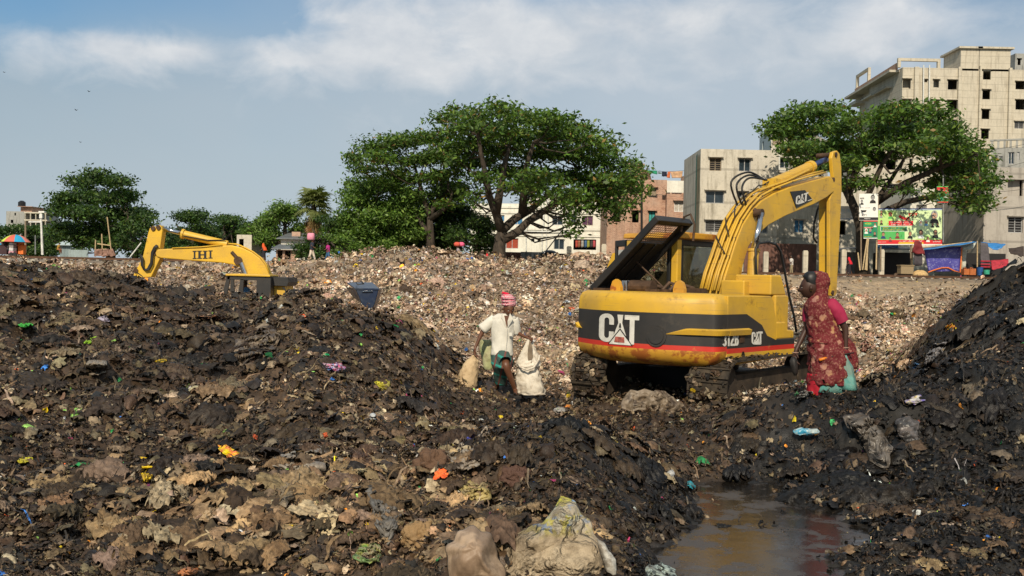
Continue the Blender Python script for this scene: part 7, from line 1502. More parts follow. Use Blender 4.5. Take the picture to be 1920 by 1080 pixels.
w4 = thing('poster_board', 'small red and green poster on a pole above the big billboard, under the right tree', 'poster'); q_ = Panel(Z2, YB-.3)
q_.rect(1010, 98, 1120, 258, 0, 'dgreen'); q_.rect(1012, 98, 1120, 168, 1, 'red'); q_.rect(1012, 98, 1120, 108, 2, 'green'); q_.text('মহান দিবস', 1055, 145, 14, 3, 'white', 60, .03); q_.text('শুভেচ্ছা', 1050, 164, 10, 3, 'yellow', 50, .03); q_.portrait(1100, 128, 9, 3, 'white'); q_.portrait(1028, 205, 14, 3, 'navy'); q_.portrait(1085, 186, 9, 3, 'white'); q_.portrait(1106, 188, 9, 3, 'white'); q_.text('স্বাগতম', 1090, 232, 18, 3, 'pale', 56, .03); q_.rect(1012, 246, 1120, 256, 3, 'red'); q_.build('poster', w4)
a = P(*Z2(1010, 98), YB-.25); b = P(*Z2(1120, 258), YB-.25); k = MB(); k.bbox((a.x, YB-.28, b.z), (b.x, YB-.2, a.z)); k.build('board', [MATS['weathered_wood']], w4); posts(w4, [(P(*Z2(1072, -10), YB-.15), P(*Z2(1072, 640), YB-.15))], 'grey_metal_pole')
w5 = thing('shop_sign', 'long pale blue and white sign board left of the right tree trunk', 'sign'); q_ = Panel(Z2, 84)
q_.rect(60, 290, 262, 420, 0, 'white'); q_.rect(60, 412, 262, 420, 1, 'blue'); q_.text('দোকান', 150, 355, 40, 1, 'skyb', 120, .02); q_.build('panel', w5); a = P(*Z2(60, 290), 84.05); b = P(*Z2(262, 420), 84.05); k = MB(); k.bbox((a.x, 84.02, b.z), (b.x, 84.12, a.z)); k.build('board', [MATS['weathered_wood']], w5)
# bamboo poles leaning by the right tree
pole0 = None; BL = ['leftmost bamboo pole leaning under the green poster', 'second bamboo pole leaning under the green poster', 'thin upright bamboo pole beside the leaning ones', 'forked bamboo stick left of the right tree trunk', 'bamboo pole at the right, below the black and white poster']
for i, (x0, y0, x1, y1) in enumerate(((295, 905, 340, 600), (320, 905, 352, 600), (335, 910, 345, 640), (270, 910, 250, 740), (425, 900, 432, 640))):
    a = P(*Z2(x0, y0), YB-1.5); b = P(*Z2(x1, y1), YB-1); k = MB(); k.tube([a, b], .055, 7); tag(k.build('bamboo_pole', [MATS['bamboo']]), BL[i], 'pole', 'bamboo poles below the posters')
# shack row behind (dark openings, tin roofs)
sh = thing('market_shed', 'dark open fronted tin roofed shed behind the concrete posts under the billboard', 'shed'); k = MB(); a = P(*Z2(500, 735), 84); b = P(*Z2(770, 920), 84); k.bbox((a.x, 84, b.z-.5), (b.x, 86.5, a.z)); k.build('wall', [MATS['dark_room']], sh)
k = MB(); k.prism([P(*Z2(430, 712), 82.6), P(*Z2(780, 712), 82.6), P(*Z2(780, 690), 86), P(*Z2(430, 690), 86)], (0, 0, .08)); k.build('roof', [MATS['iron_sheet']], sh)
sh = thing('market_shed', 'corrugated tin shack behind the person in the red headscarf', 'shed'); k = MB(); a = P(*Z2(45, 730), 84.5); b = P(*Z2(300, 920), 84.5)
n = 40
for i in range(n): u0 = a.x+(b.x-a.x)*i/n; u1 = a.x+(b.x-a.x)*(i+1)/n; k.prism([(u0, 84.5+.06*(i % 2), b.z-.4), (u1, 84.5+.06*((i+1) % 2), b.z-.4), (u1, 84.5+.06*((i+1) % 2), a.z), (u0, 84.5+.06*(i % 2), a.z)], (0, .05, 0))
k.build('wall', [MATS['iron_sheet']], sh); k = MB(); k.prism([P(*Z2(20, 722), 83), P(*Z2(300, 695), 83), P(*Z2(300, 685), 87), P(*Z2(20, 705), 87)], (0, 0, .08)); k.build('roof', [MATS['iron_sheet']], sh)
# tarpaulin stall
plain('blue_tarp', (.03, .20, .52), .45, 0, .2, 3); t = NT('indigo_tarp'); p = t.pos(); t.set(t.mix(t.ramp(t.noise(5, 6, .7, p, .6), [(.52, 0.), (.66, 1.)]), (.05, .045, .26), (.28, .28, .5)), .4)
plain('pale_tarp', (.5, .52, .46), .7); plain('grey_blanket', (.10, .09, .10), .9); plain('red_blanket', (.35, .02, .04), .9); plain('orange_hem', (.75, .18, .03), .7)
stl = thing('tarpaulin_stall', 'makeshift market stall under bright blue tarpaulin with an indigo sheet as its front wall', 'market stall')
def zc(name, pts, Y, mat, amp=.12, **kw): return cloth(name, None, None, [Z2(*q) for q in pts], Y, (0, 0, 0), mat=MATS[mat], parent=stl, amp=amp, **kw)
zc('front_sheet', [(885, 700), (1250, 680), (1232, 925), (930, 915)], [78.6, 78.6, 78.4, 78.4], 'indigo_tarp', .16, nx=18, ny=10)
zc('roof_sheet', [(872, 700), (1350, 632), (1400, 640), (890, 712)], [78.4, 79, 76.9, 77.6], 'blue_tarp', .1, nx=18, ny=6); zc('roof_sheet', [(1430, 640), (1675, 660), (1640, 700), (1560, 720)], [78.2, 78.2, 77.4, 77.4], 'blue_tarp', .2, nx=10, ny=6)
zc('side_sheet', [(1255, 680), (1392, 640), (1360, 700), (1262, 712)], [78.3, 78.3, 78, 78], 'pale_tarp', .15); zc('side_sheet', [(1252, 700), (1300, 700), (1285, 880), (1245, 900)], 78.9, 'pale_tarp', .15)
k = MB(); k.tube([P(*Z2(*q), 78.3) for q in ((925, 928), (990, 905), (1060, 885), (1120, 884), (1180, 915), (1235, 930), (1245, 800), (1250, 690))], .05, 6); k.build('hem', [MATS['orange_hem']], stl)
posts(stl, [(P(*Z2(1402, 625), 78), P(*Z2(1400, 965), 78)), (P(*Z2(775, 660), 78.6), P(*Z2(775, 900), 78.6)), (P(*Z2(870, 690), 77.9), P(*Z2(1350, 636), 78)), (P(*Z2(1255, 690), 78.8), P(*Z2(1250, 930), 78.8))], 'bamboo', r=.05)
k = MB(); a = P(*Z2(1300, 740), 80); b = P(*Z2(1700, 930), 80); k.bbox((a.x, 80.5, b.z-.4), (b.x, 80.7, a.z)); k.build('back_wall', [MATS['dark_room']], stl)
cloth('hanging_blanket', 'grey blanket with red stripes hanging at the right of the bamboo pole', 'blanket', [Z2(*q) for q in ((1430, 640), (1500, 650), (1530, 895), (1435, 895))], 77.7, (0, 0, 0), mat=MATS['grey_blanket'], amp=.12)
k = MB()
for y in (820, 850, 875): a = P(*Z2(1433, y), 77.55); b = P(*Z2(1525, y), 77.55); k.bbox((a.x, 77.52, a.z-.05), (b.x, 77.56, a.z+.06))
k.build('stripe', [MATS['red_blanket']], bpy.data.objects['hanging_blanket'])
cloth('hanging_clothes', 'bundle of dark and red clothes hung on a post left of the indigo sheet', 'clothes', [Z2(*q) for q in ((790, 640), (865, 640), (870, 860), (790, 860))], 78, (.07, .06, .07), amp=.25, nx=10)
cloth('hanging_clothes', 'red and black shawl draped over the top of the post beside the stall', 'clothes', [Z2(*q) for q in ((800, 620), (850, 630), (900, 760), (770, 740))], 77.8, (.20, .02, .025), amp=.3, nx=10)
cloth('red_cloth', 'red patterned cloth spread low at the right end of the market stalls', 'cloth', [Z2(*q) for q in ((1530, 820), (1700, 800), (1700, 880), (1540, 900))], [78, 78, 77, 77], (.45, .03, .05), amp=.2, nx=10)
cloth('tarpaulin', 'dark tarpaulin roof sagging at the far right behind the black heap', 'tarpaulin', [Z2(*q) for q in ((1700, 700), (1850, 680), (1850, 780), (1720, 760))], [79, 79, 78, 78], (.05, .035, .03), amp=.3, nx=10)
cloth('tarpaulin', 'blue tarpaulin on the shed roof under the billboard', 'tarpaulin', [Z2(*q) for q in ((430, 650), (640, 655), (640, 695), (430, 700))], [85, 85, 83, 83], (.02, .12, .28), amp=.2, nx=10)
plain('wicker', (.34, .25, .14), .8, 0, .4, 30); plain('straw_sack', (.60, .40, .18), .85, 0, .3, 6); plain('orange_plastic', (.45, .13, .03), .5); plain('green_plastic', (.05, .38, .25), .4); plain('blue_plastic', (.02, .09, .28), .4)
k = MB(); a = P(*Z2(640, 945), 77); b = P(*Z2(765, 870), 77); k.bbox((a.x, 76.5, a.z), (b.x, 77.3, b.z)); k.bbox((a.x-.06, 76.44, b.z), (b.x+.06, 77.36, b.z+.08)); tag(k.build('wicker_basket', [MATS['wicker']], bevel=.08), 'large wicker basket standing left of the straw coloured sack at the track', 'basket')
k = MB(); loft([(P(*Z2(850, 975-i), 76.6), r_, r_*.8) for i, r_ in ((0, .45), (15, .58), (35, .55), (55, .42), (68, .22))], 20, .2, 6, 4, (True, True), k); tag(k.build('straw_sack', [MATS['straw_sack']], smooth=True), 'straw coloured lumpy sack lying between the basket and the indigo tarpaulin', 'sack')
def can(name, label, cat, x, y, w, h, Y, mat, square=False):
    q = P(*Z2(x, y), Y); s_ = Y/F/5.142; k = MB()
    if square: k.bbox((q.x-w*s_/2, Y-.25, q.z), (q.x+w*s_/2, Y+.25, q.z+h*s_)); k.tube([q+Vector((-w*s_*.25, 0, h*s_)), q+Vector((-w*s_*.25, 0, h*s_+.08)), q+Vector((w*s_*.1, 0, h*s_+.08)), q+Vector((w*s_*.1, 0, h*s_))], .025, 6)
    else: k.tube([q, q+Vector((0, 0, h*s_*.92)), q+Vector((0, 0, h*s_))], [w*s_*.42, w*s_*.5, w*s_*.54], 18)
    return tag(k.build(name, [MATS[mat]], bevel=.03 if square else 0), label, cat)
can('plastic_bucket', 'sea green plastic bucket in front of the striped blanket', 'bucket', 1490, 948, 60, 45, 77, 'green_plastic'); can('plastic_drum', 'dark blue plastic drum behind the bamboo stall pole', 'drum', 1425, 958, 60, 80, 77.6, 'blue_plastic')
can('jerry_can', 'orange jerry can beside the bamboo stall pole', 'jerry can', 1345, 955, 55, 62, 77.2, 'orange_plastic', True); can('jerry_can', 'brownish red jerry can, left one of the pair by the stall', 'jerry can', 1285, 952, 52, 56, 77.3, 'orange_plastic', True)
plain('lamp_glow', (.8, .5, .2)); 
# left: umbrellas, cart, poles
U = lambda x, y: (x/5.4, 320+y/5.4)
for n, c in dict(u1=(.75, .42, .04), u2=(.72, .22, .16), u3=(.02, .32, .55), u4=(.5, .6, .08), u5=(.6, .12, .08)).items(): plain(n, c, .7, 0, .08, 4)
def umbrella(label, cx, top, rim, hw, Y, foot):
    o = thing('market_umbrella', label, 'umbrella', P(*U(cx, foot), Y)); o0 = o.location.copy(); c = P(*U(cx, rim), Y); s_ = Y/F/5.4; R = hw*s_; H = (rim-top)*s_; k = MB(); n = 8
    for i in range(n):
        for j in range(5):
            f0, f1 = j/5, (j+1)/5
            for q in range(3):
                a0 = 2*math.pi*(i+q/3)/n+.35; a1 = 2*math.pi*(i+(q+1)/3)/n+.35
                g = lambda a, f, qq: c+Vector((math.cos(a)*R*f, math.sin(a)*R*f, H*(1-f**2.2)-.06*R*f*math.sin(math.pi*(qq))*0))
                k.add([g(a0, f0, 0), g(a1, f0, 0), g(a1, f1, 0), g(a0, f1, 0)], [(0, 1, 2, 3)] if f0 > 0 else [(0, 2, 3)], [0, 2, 1, 2, 3, 4, 2, 1][i % 8])
    cn = k.build('canopy', [MATS[x] for x in ('u1', 'u2', 'u3', 'u4', 'u5')], o); cn.matrix_parent_inverse = Matrix.Translation(-o0); m = cn.modifiers.new('s', 'SOLIDIFY'); m.thickness = .02
    k = MB(); k.tube([c+Vector((0, 0, H)), P(*U(cx, foot), Y)], .035, 8); z_ = k.build('pole', [MATS['grey_metal_pole']], o); z_.matrix_parent_inverse = Matrix.Translation(-o0)
umbrella('big rainbow striped market umbrella over a stall at the far left', 160, 648, 722, 138, 80, 848); umbrella('striped umbrella cut by the left edge of the picture', -25, 718, 752, 70, 82, 848)
ct = thing('food_cart', 'small white and pink vendor cart under the rainbow umbrella', 'cart'); 
k = MB(); 
for y0, y1, m_, w in ((845, 815, 1, 52), (814, 780, 0, 44), (779, 750, 2, 48), (749, 730, 0, 40)): a = P(*U(130-w/2, y0), 79.6); b = P(*U(130+w/2, y1), 79.6); k.bbox((a.x, 79.3, a.z), (b.x, 79.9, b.z), m_)
k.build('cabinet', [plain('cart_white', (.6, .58, .58)), plain('cart_pink', (.6, .3, .35)), plain('cart_grey', (.25, .22, .22))], ct, bevel=.04)
k = MB()
for x in (112, 148): q = P(*U(x, 846), 79.25); k.tube([q-Vector((0, .04, 0)), q+Vector((0, .04, 0))], .16, 14)
k.build('wheel', [MATS['rubber_hose']], ct)
pl('stall_red', (.6, .05, .05)); pl('stall_dark', (.05, .025, .03))
for x, y, m_, l_ in ((165, 800, 'stall_red', 'red cloth covered box right of the vendor cart'), (215, 800, 'orange_hem', 'orange box at the right end of the umbrella stall'), (48, 805, 'stall_dark', 'dark cloth covered table left of the vendor cart')):
    q = P(*U(x, 848), 80.2); k = MB(); k.bbox((q.x-.3, 79.9, q.z), (q.x+.3, 80.4, q.z+.7)); k.bbox((q.x-.34, 79.86, q.z+.7), (q.x+.34, 80.44, q.z+.76)); k.bbox((q.x-.2, 80, q.z+.761), (q.x+.15, 80.3, q.z+1.0)); tag(k.build('stall_table', [MATS[m_]], bevel=.03), l_, 'table')
def pole(label, x0, y0, x1, y1, Y, r_, mat, arm=None, lamp=False):
    k = MB(); a = P(*U(x0, y0), Y); b = P(*U(x1, y1), Y); k.tube([a, b], [r_, r_*.7], 8)
    if arm: k.tube([P(*U(*arm[0]), Y), P(*U(*arm[1]), Y)], r_*.6, 6)
    if lamp: k.box(b+Vector((.1, 0, .1)), (.5, .25, .15)); k.box(b+Vector((.05, 0, -.25)), (.25, .3, .4))
    return tag(k.build('utility_pole', [MATS[mat]], bevel=0), label, 'pole')
pole('tall white pole with a lamp head at the far left beyond the track', 430, 852, 414, 430, 86, .11, 'pvc_pipe', ((290, 520), (414, 520)), True); pole('weathered pole right beside the rainbow umbrella', 258, 830, 258, 512, 88, .10, 'weathered_wood'); pole('thin grey pole between the umbrella and the white pole', 358, 848, 357, 652, 84, .06, 'grey_metal_pole')
k = MB(); k.tube([P(*U(1318, 872), 78), P(*U(1430, 728), 78)], .05, 6); tag(k.build('leaning_stick', [MATS['pvc_pipe']]), 'pale stick leaning by the raised arm of the far excavator', 'stick')
bf = thing('bamboo_rack', 'bamboo pole frame holding nets in front of the rounded left tree', 'frame')
for x0, y0, x1, y1 in ((962, 865, 968, 700), (1038, 850, 1030, 640), (1132, 868, 1085, 470), (985, 740, 1120, 758), (985, 800, 1080, 795)): k = MB(); k.tube([P(*U(x0, y0), 84), P(*U(x1, y1), 84)], .05, 6); k.build('pole', [MATS['bamboo']], bf)
for x0, x1 in ((960, 1035), (1040, 1100), (1105, 1180)): cloth('net', None, None, [U(x0, 800), U(x1 if x1 < 1150 else 1140, 790), U(x1, 862), U(x0-8, 866)], 83.9, (.28, .16, .12), amp=.3, parent=bf)
# leaning mast, wires, rail-side clutter, birds
k = MB(); k.tube([P(1002, 499, 82), P(1059, 425, 82)], .05, 6); q = P(1059, 425, 82); k.tube([q+Vector((math.cos(a)*.22, 0, .2+math.sin(a)*.22)) for a in np.linspace(0, 6.283, 14)], .03, 5, cap=False); tag(k.build('leaning_mast', [MATS['rubber_hose']]), 'thin dark mast with a ring at its tip leaning right of the huge tree', 'pole')
for i, (x0, y0, x1, y1, Y, l_) in enumerate(((1640, 302, 1935, 268, 92, 'upper power line crossing in front of the unfinished tower'), (1770, 356, 1935, 352, 86, 'power line in front of the grey house at right'), (1700, 345, 1935, 300, 90, 'lower power line sagging past the unfinished tower'))):
    k = MB(); a = P(x0, y0, Y); b = P(x1, y1, Y); k.tube([a.lerp(b, f)-Vector((0, 0, 1.2*f*(1-f))) for f in np.linspace(0, 1, 14)], .022, 4); tag(k.build('power_line', [MATS['black_wire']]), l_, 'power line')
BD = ['bird with raised wings above the brick house', 'bird high over the left part of the sky', 'bird below the highest one at left', 'tiny bird above the rounded left tree', 'tiny bird at the left edge of the sky']
for i, (x, y, Y, s_) in enumerate(((1181, 273, 110, 1.0), (167, 172, 120, .8), (143, 207, 120, .9), (151, 267, 130, .6), (8, 136, 130, .6))):
    k = MB(); c = P(x, y, Y); w = .2*s_
    k.tube([c-Vector((.1*s_, 0, 0)), c, c+Vector((.1*s_, 0, .03))], [.01, .04*s_, .015], 6)
    for e in (-1, 1): k.prism([c+Vector((-.05, 0, 0)), c+Vector((.08, 0, 0)), c+Vector((.05+e*w*.5, e*.1, w*.7)), c+Vector((e*w*1.1, e*.1, w*.9)), c+Vector((e*w*.5-.05, e*.1, w*.5))], (0, .01, 0))
    tag(k.build('bird', [MATS['black_plastic']]), BD[i], 'bird', 'birds in the sky')
# ------------------------------------------------------------------ single pieces one can pick out in the rubbish
YS_ = np.exp(np.linspace(math.log(4.2), math.log(70), 420))
def hit(px, py):
    "where the view ray of a picture point first meets the rubbish (arrays)"
    px = np.atleast_1d(np.asarray(px, float)); py = np.atleast_1d(np.asarray(py, float)); D = np.array([tuple(ray(a, b)) for a, b in zip(px, py)])
    T = YS_[None]/D[:, 1:2]; X = D[:, 0:1]*T; Z_ = CAMZ+D[:, 2:3]*T; H0 = base_h(X, np.broadcast_to(YS_, X.shape)); g = np.zeros((len(px), 1)); r = np.arange(len(px))
    for it in range(3):
        under = Z_ < H0+g+.03; i = np.where(under.any(1), under.argmax(1), len(YS_)-1); x, y = X[r, i], YS_[i]
        if it < 2: g = np.maximum(0, np.max([ground_h(x+dx_, y+dy_)-base_h(x, y) for dx_, dy_ in ((0, 0), (0, -.12), (.06, -.05), (-.06, -.05))], 0))[:, None]
    return np.stack([x, y, Z_[r, i]], 1)
def scrapmat(name, cols, rough=.5, sc=5, edges=(.45, .55), spec=.4):
    t = NT(name); p = t.pos(obj=True); c = cols[0]; mud = (.10, .07, .045)
    for i, cc in enumerate(cols[1:]): c = t.mix(t.ramp(t.noise(sc*(1+.6*i), 5, .6, t.pos((1, 1+.3*i, 1), obj=True)), [(edges[0], 0.), (edges[1], 1.)]), c, cc)
    c = t.mix(t.math('MULTIPLY', t.ramp(t.noise(6, 7, .7, p), [(.48, 0.), (.66, 1.)]), .5), c, mud); t.set(c, rough, 0, spec); t.bump(t.noise(24, 6, .65, p), .5, .012); return t.m
def rag(name, label, cat, poly, mat, bulge=.08, amp=.05, stand=None, fr=9, seed=0, th=.006, nr=18, na=52, group=None, off=.07):
    "a crumpled sheet with the given picture outline, lying on the slope (or standing at depth `stand`)"
    cx = sum(q[0] for q in poly)/len(poly); cy = sum(q[1] for q in poly)/len(poly); n = len(poly)
    def edge(a):
        dx_, dy_ = math.cos(a), math.sin(a); best = 1e9
        for i in range(n):
            x1, y1 = poly[i][0]-cx, poly[i][1]-cy; x2, y2 = poly[(i+1) % n][0]-cx, poly[(i+1) % n][1]-cy; ex_, ey = x2-x1, y2-y1; den = dx_*ey-dy_*ex_
            if abs(den) < 1e-9: continue
            t_ = (x1*ey-y1*ex_)/den; u_ = (x1*dy_-y1*dx_)/den
            if t_ > 0 and -1e-6 <= u_ <= 1+1e-6: best = min(best, t_)
        return best if best < 1e8 else 5
    pts = [(cx, cy, 0)]
    E_ = [edge(2*math.pi*i/na)*(1+.05*math.sin(2*math.pi*i/na*5+seed)+.04*math.sin(2*math.pi*i/na*9+seed*2)) for i in range(na)]
    for j in range(1, nr+1):
        for i in range(na): a = 2*math.pi*i/na; f = j/nr; pts.append((cx+E_[i]*math.cos(a)*f, cy+E_[i]*math.sin(a)*f, f))
    pts = np.array(pts)
    if stand: d = np.array([tuple(ray(a, b)) for a, b in pts[:, :2]]); Yd = stand+(cy-pts[:, 1])*.0016*stand/6.5; B = np.array([0, 0, CAMZ])+d*(Yd/d[:, 1])[:, None]
    else:
        B = hit(pts[:, 0], pts[:, 1]); med = np.median(B[:, 1]); B2 = np.array([0, 0, CAMZ])+(B-np.array([0, 0, CAMZ]))*(np.clip(B[:, 1], med*.93, med*1.07)/B[:, 1])[:, None]; B = B2
    tow = np.array([0, 0, CAMZ])-B; tow /= np.linalg.norm(tow, axis=1)[:, None]; out = []
    off = max(off, .0115*float(np.median(B[:, 1])))
    for b, tw, f in zip(B, tow, pts[:, 2]):
        v = Vector(b)*fr+Vector((seed*3.1, 0, 0)); w = abs(mnoise.noise(v*.45))*1.6-.5+(.5-abs(mnoise.noise(v)))*.9+(.3-abs(mnoise.noise(v*2.3)))*.4
        out.append(Vector(b)+Vector(tw)*(off+bulge*(1-f**2.2)+amp*w*(.35+.65*min(1, 2*(1-f)+.4)))+Vector((mnoise.noise(v+Vector((9, 0, 0))), 0, mnoise.noise(v+Vector((0, 9, 0)))))*amp*.35)
    k = MB(); fs = [(0, 1+i, 1+(i+1) % na) for i in range(na)]
    for j in range(nr-1):
        for i in range(na): a = 1+j*na+i; b = 1+j*na+(i+1) % na; fs.append((a, b, b+na, a+na))
    k.add(out, fs); o = k.build(name, [mat], None, smooth=True); m = o.modifiers.new('solid', 'SOLIDIFY'); m.thickness = th; m.offset = -1
    return tag(o, label, cat, group)
sm = scrapmat
t = NT('printed_tarpaulin'); p = t.pos(obj=True); s = t.n('ShaderNodeSeparateXYZ'); t.l(p, s.inputs[0]); zt_ = t.math('MULTIPLY_ADD', s.outputs[2], 4.2); t.put(-2.55, t.t.nodes[-1].inputs[2]) if 0 else None
z_ = t.n('ShaderNodeMapRange'); z_.inputs[1].default_value = zat(1060, 1005, 6.3); z_.inputs[2].default_value = zat(1060, 965, 6.3); t.l(s.outputs[2], z_.inputs[0])
tan_ = t.mix(t.ramp(t.noise(4, 7, .65, p), [(.35, 0.), (.65, 1.)]), (.22, .165, .105), (.42, .335, .225)); prt = t.mix(t.ramp(t.noise(9, 3, .6, p), [(.46, 0.), (.50, 1.)]), (.46, .44, .06), (.42, .43, .36)); prt = t.mix(t.ramp(t.noise(13, 2, .5, t.pos((1, 1, 1.7), obj=True)), [(.60, 0.), (.63, 1.)]), prt, (.12, .28, .5))
cp = t.mix(t.math('MULTIPLY', z_.outputs[0], t.ramp(t.noise(7, 4, .6, p), [(.38, .25), (.5, 1.)])), tan_, prt); cp = t.mix(t.math('MULTIPLY', t.ramp(t.noise(5, 8, .72, p), [(.5, 0.), (.6, 1.)]), .6), cp, (.09, .065, .04)); t.set(cp, .6, 0, .3)
vo = t.n('ShaderNodeTexVoronoi', feature='DISTANCE_TO_EDGE'); vo.inputs['Scale'].default_value = 5.5; dv_ = t.n('ShaderNodeVectorMath', operation='ADD'); sc_ = t.n('ShaderNodeVectorMath', operation='SCALE'); t.l(t.noise(4, 4, .6, p, 0, 1), sc_.inputs[0]); sc_.inputs['Scale'].default_value = .35; t.l(sc_.outputs[0], dv_.inputs[0]); t.l(p, dv_.inputs[1]); t.l(dv_.outputs[0], vo.inputs['Vector']); t.bump(t.math('ADD', t.math('MINIMUM', vo.outputs['Distance'], .16), t.math('MULTIPLY', t.noise(16, 6, .65, p), .12)), .9, .16)
rag('tarpaulin', 'big crumpled tan tarpaulin with a faded yellow print at the bottom centre', 'tarpaulin', [(925, 1100), (932, 1045), (950, 1010), (1000, 990), (1030, 962), (1052, 930), (1075, 940), (1100, 975), (1120, 1010), (1150, 1045), (1155, 1100)], MATS['printed_tarpaulin'], .12, .12, 6.4, 4.6, 3, nr=40, na=110)
rag('plastic_bag', 'pinkish tan muddy bag crumpled left of the big tarpaulin', 'bag', [(838, 1100), (842, 1020), (862, 995), (890, 988), (918, 1008), (940, 1035), (945, 1100)], sm('pink_tan', [(.25, .17, .11), (.42, .30, .20)]), .18, .08, 6.2, 6, 5, nr=26, na=70)
rag('plastic_bag', 'white streaked dirty bag at the right edge of the big tarpaulin', 'bag', [(1118, 1015), (1135, 1020), (1152, 1048), (1158, 1085), (1140, 1070)], sm('white_dirty', [(.5, .48, .42), (.2, .17, .13)]), .05, .04, 6.2, 9, 6)
rag('plastic_bag', 'small tan upright bag in the muddy rags at lower left', 'bag', [(372, 975), (370, 945), (378, 930), (395, 932), (405, 950), (402, 972), (388, 978)], sm('tan_bag', [(.34, .24, .14), (.44, .33, .2)]), .09, .03, None, 7, 7)
rag('plastic_sheet', 'bright yellow plastic sheet lying on the muddy rags at lower left', 'plastic sheet', [(250, 862), (278, 857), (314, 858), (308, 872), (290, 876), (283, 902), (268, 906), (264, 880)], sm('yellow_sheet', [(.70, .50, .01), (.60, .36, .01)], .4), .05, .05, None, 8, 8)
rag('plastic_bag', 'purple scrap just below the yellow plastic sheet', 'plastic scrap', [(274, 904), (284, 898), (288, 910), (278, 914)], sm('purple_scrap', [(.22, .02, .14), (.1, .01, .08)]), .03, .02, None, 9, 9)
rag('wrapper', 'orange and yellow wrapper lying by the small muddy pool', 'wrapper', [(408, 834), (420, 832), (438, 842), (458, 854), (455, 860), (430, 858), (412, 846)], sm('orange_yellow', [(.75, .60, .01), (.7, .2, .06)], .4, 9), .03, .03, None, 9, 10)
rag('plastic_sheet', 'broad grey plastic sheet domed over the rubbish at lower left of centre', 'plastic sheet', [(500, 872), (520, 850), (548, 836), (600, 836), (618, 855), (612, 880), (580, 890), (545, 885)], sm('grey_sheet', [(.20, .17, .14), (.30, .26, .21)], .45), .12, .07, None, 5, 11, nr=24, na=70)
rag('plastic_bag', 'olive grey bag drooping below the broad grey sheet', 'bag', [(505, 925), (512, 900), (535, 885), (560, 884), (568, 900), (552, 935), (535, 950), (515, 942)], sm('olive_bag', [(.15, .12, .08), (.24, .19, .13)]), .10, .05, None, 6, 12)
rag('cloth_rag', 'long dark grey wrinkled cloth hanging down the lump left of bottom centre', 'cloth', [(684, 918), (715, 908), (745, 920), (750, 960), (742, 1000), (722, 1020), (708, 1000), (695, 955)], sm('dark_cloth', [(.09, .085, .078), (.15, .14, .125)], .6), .10, .06, None, 8, 13, nr=24)
rag('plastic_sheet', 'black shiny strip draped above the dark grey cloth', 'plastic sheet', [(640, 905), (680, 895), (720, 898), (760, 925), (765, 945), (730, 925), (690, 908), (650, 915)], sm('black_strip', [(.02, .018, .016), (.04, .035, .03)], .35), .04, .04, None, 8, 14)
rag('cloth_rag', 'royal blue rag on top of the brown mud near bottom centre', 'rag', [(845, 828), (862, 818), (878, 816), (892, 828), (894, 836), (872, 834), (855, 834)], sm('blue_rag', [(.05, .06, .42), (.10, .10, .55)]), .05, .04, None, 10, 15)
rag('wrapper', 'pale paper peak right beside the royal blue rag', 'paper', [(896, 818), (912, 798), (918, 815), (908, 835), (900, 838)], sm('pale_paper', [(.5, .42, .33), (.34, .27, .2)]), .04, .03, None, 9, 16)
rag('plastic_bag', 'grey and yellow clear bag pile right of the brown mud ridge', 'bag', [(838, 850), (870, 832), (898, 838), (904, 865), (880, 880), (850, 878)], sm('clear_bag', [(.22, .18, .14), (.32, .27, .21)], .35), .1, .07, None, 9, 17)
rag('plastic_bag', 'dull yellow bag below the clear grey bag pile', 'bag', [(850, 905), (880, 895), (912, 900), (920, 935), (900, 942), (875, 930)], sm('dull_yellow', [(.36, .28, .10), (.24, .19, .1)]), .07, .05, None, 8, 18)
rag('wrapper', 'green and yellow mesh bag at the water edge by the bottom', 'bag', [(660, 1042), (680, 1020), (705, 1018), (718, 1035), (708, 1055), (680, 1056)], sm('mesh_bag', [(.38, .40, .08), (.12, .20, .07), (.3, .25, .15)]), .07, .05, None, 10, 19)
rag('plastic_bottle_label', 'pale crushed sleeve lying left of the brown mud ridge', 'wrapper', [(656, 878), (680, 868), (708, 862), (715, 868), (690, 882), (662, 892)], sm('pale_sleeve', [(.42, .36, .22), (.28, .22, .14)]), .04, .03, None, 9, 20)
rag('plastic_bag', 'grey lilac bag on the upper slope of the left mound', 'bag', [(178, 606), (186, 594), (200, 592), (206, 602), (198, 610)], sm('lilac_bag', [(.36, .32, .40), (.24, .2, .24)]), .1, .06, None, 6, 21)
rag('plastic_scrap', 'bright green plastic scrap at the far left of the mound', 'plastic scrap', [(30, 606), (45, 602), (62, 600), (60, 614), (42, 616)], sm('green_scrap', [(.05, .42, .05), (.03, .25, .04)]), .06, .06, None, 6, 22)
rag('plastic_scrap', 'lime green plastic scrap lower down the left mound', 'plastic scrap', [(156, 644), (168, 634), (181, 632), (178, 642), (166, 646)], sm('lime_scrap', [(.28, .50, .03), (.2, .38, .03)]), .05, .04, None, 6, 23)
rag('plastic_scrap', 'emerald green scrap above the blue printed wrapper on the mound', 'plastic scrap', [(598, 658), (610, 656), (618, 666), (608, 670)], sm('emerald_scrap', [(.01, .38, .14), (.01, .25, .09)]), .05, .03, None, 6, 24)
rag('wrapper', 'blue and pink printed wrapper in the middle of the mound slope', 'wrapper', [(602, 682), (612, 676), (640, 680), (648, 690), (632, 698), (610, 694)], sm('blue_pink', [(.06, .22, .55), (.6, .55, .55), (.55, .08, .2)], .4, 14), .06, .05, None, 7, 25)
rag('plastic_bag', 'yellow olive bag lying in front of the left mound near the man', 'bag', [(700, 716), (715, 712), (732, 716), (728, 734), (712, 730)], sm('yellow_olive', [(.50, .45, .03), (.3, .26, .04)]), .06, .05, None, 7, 26)
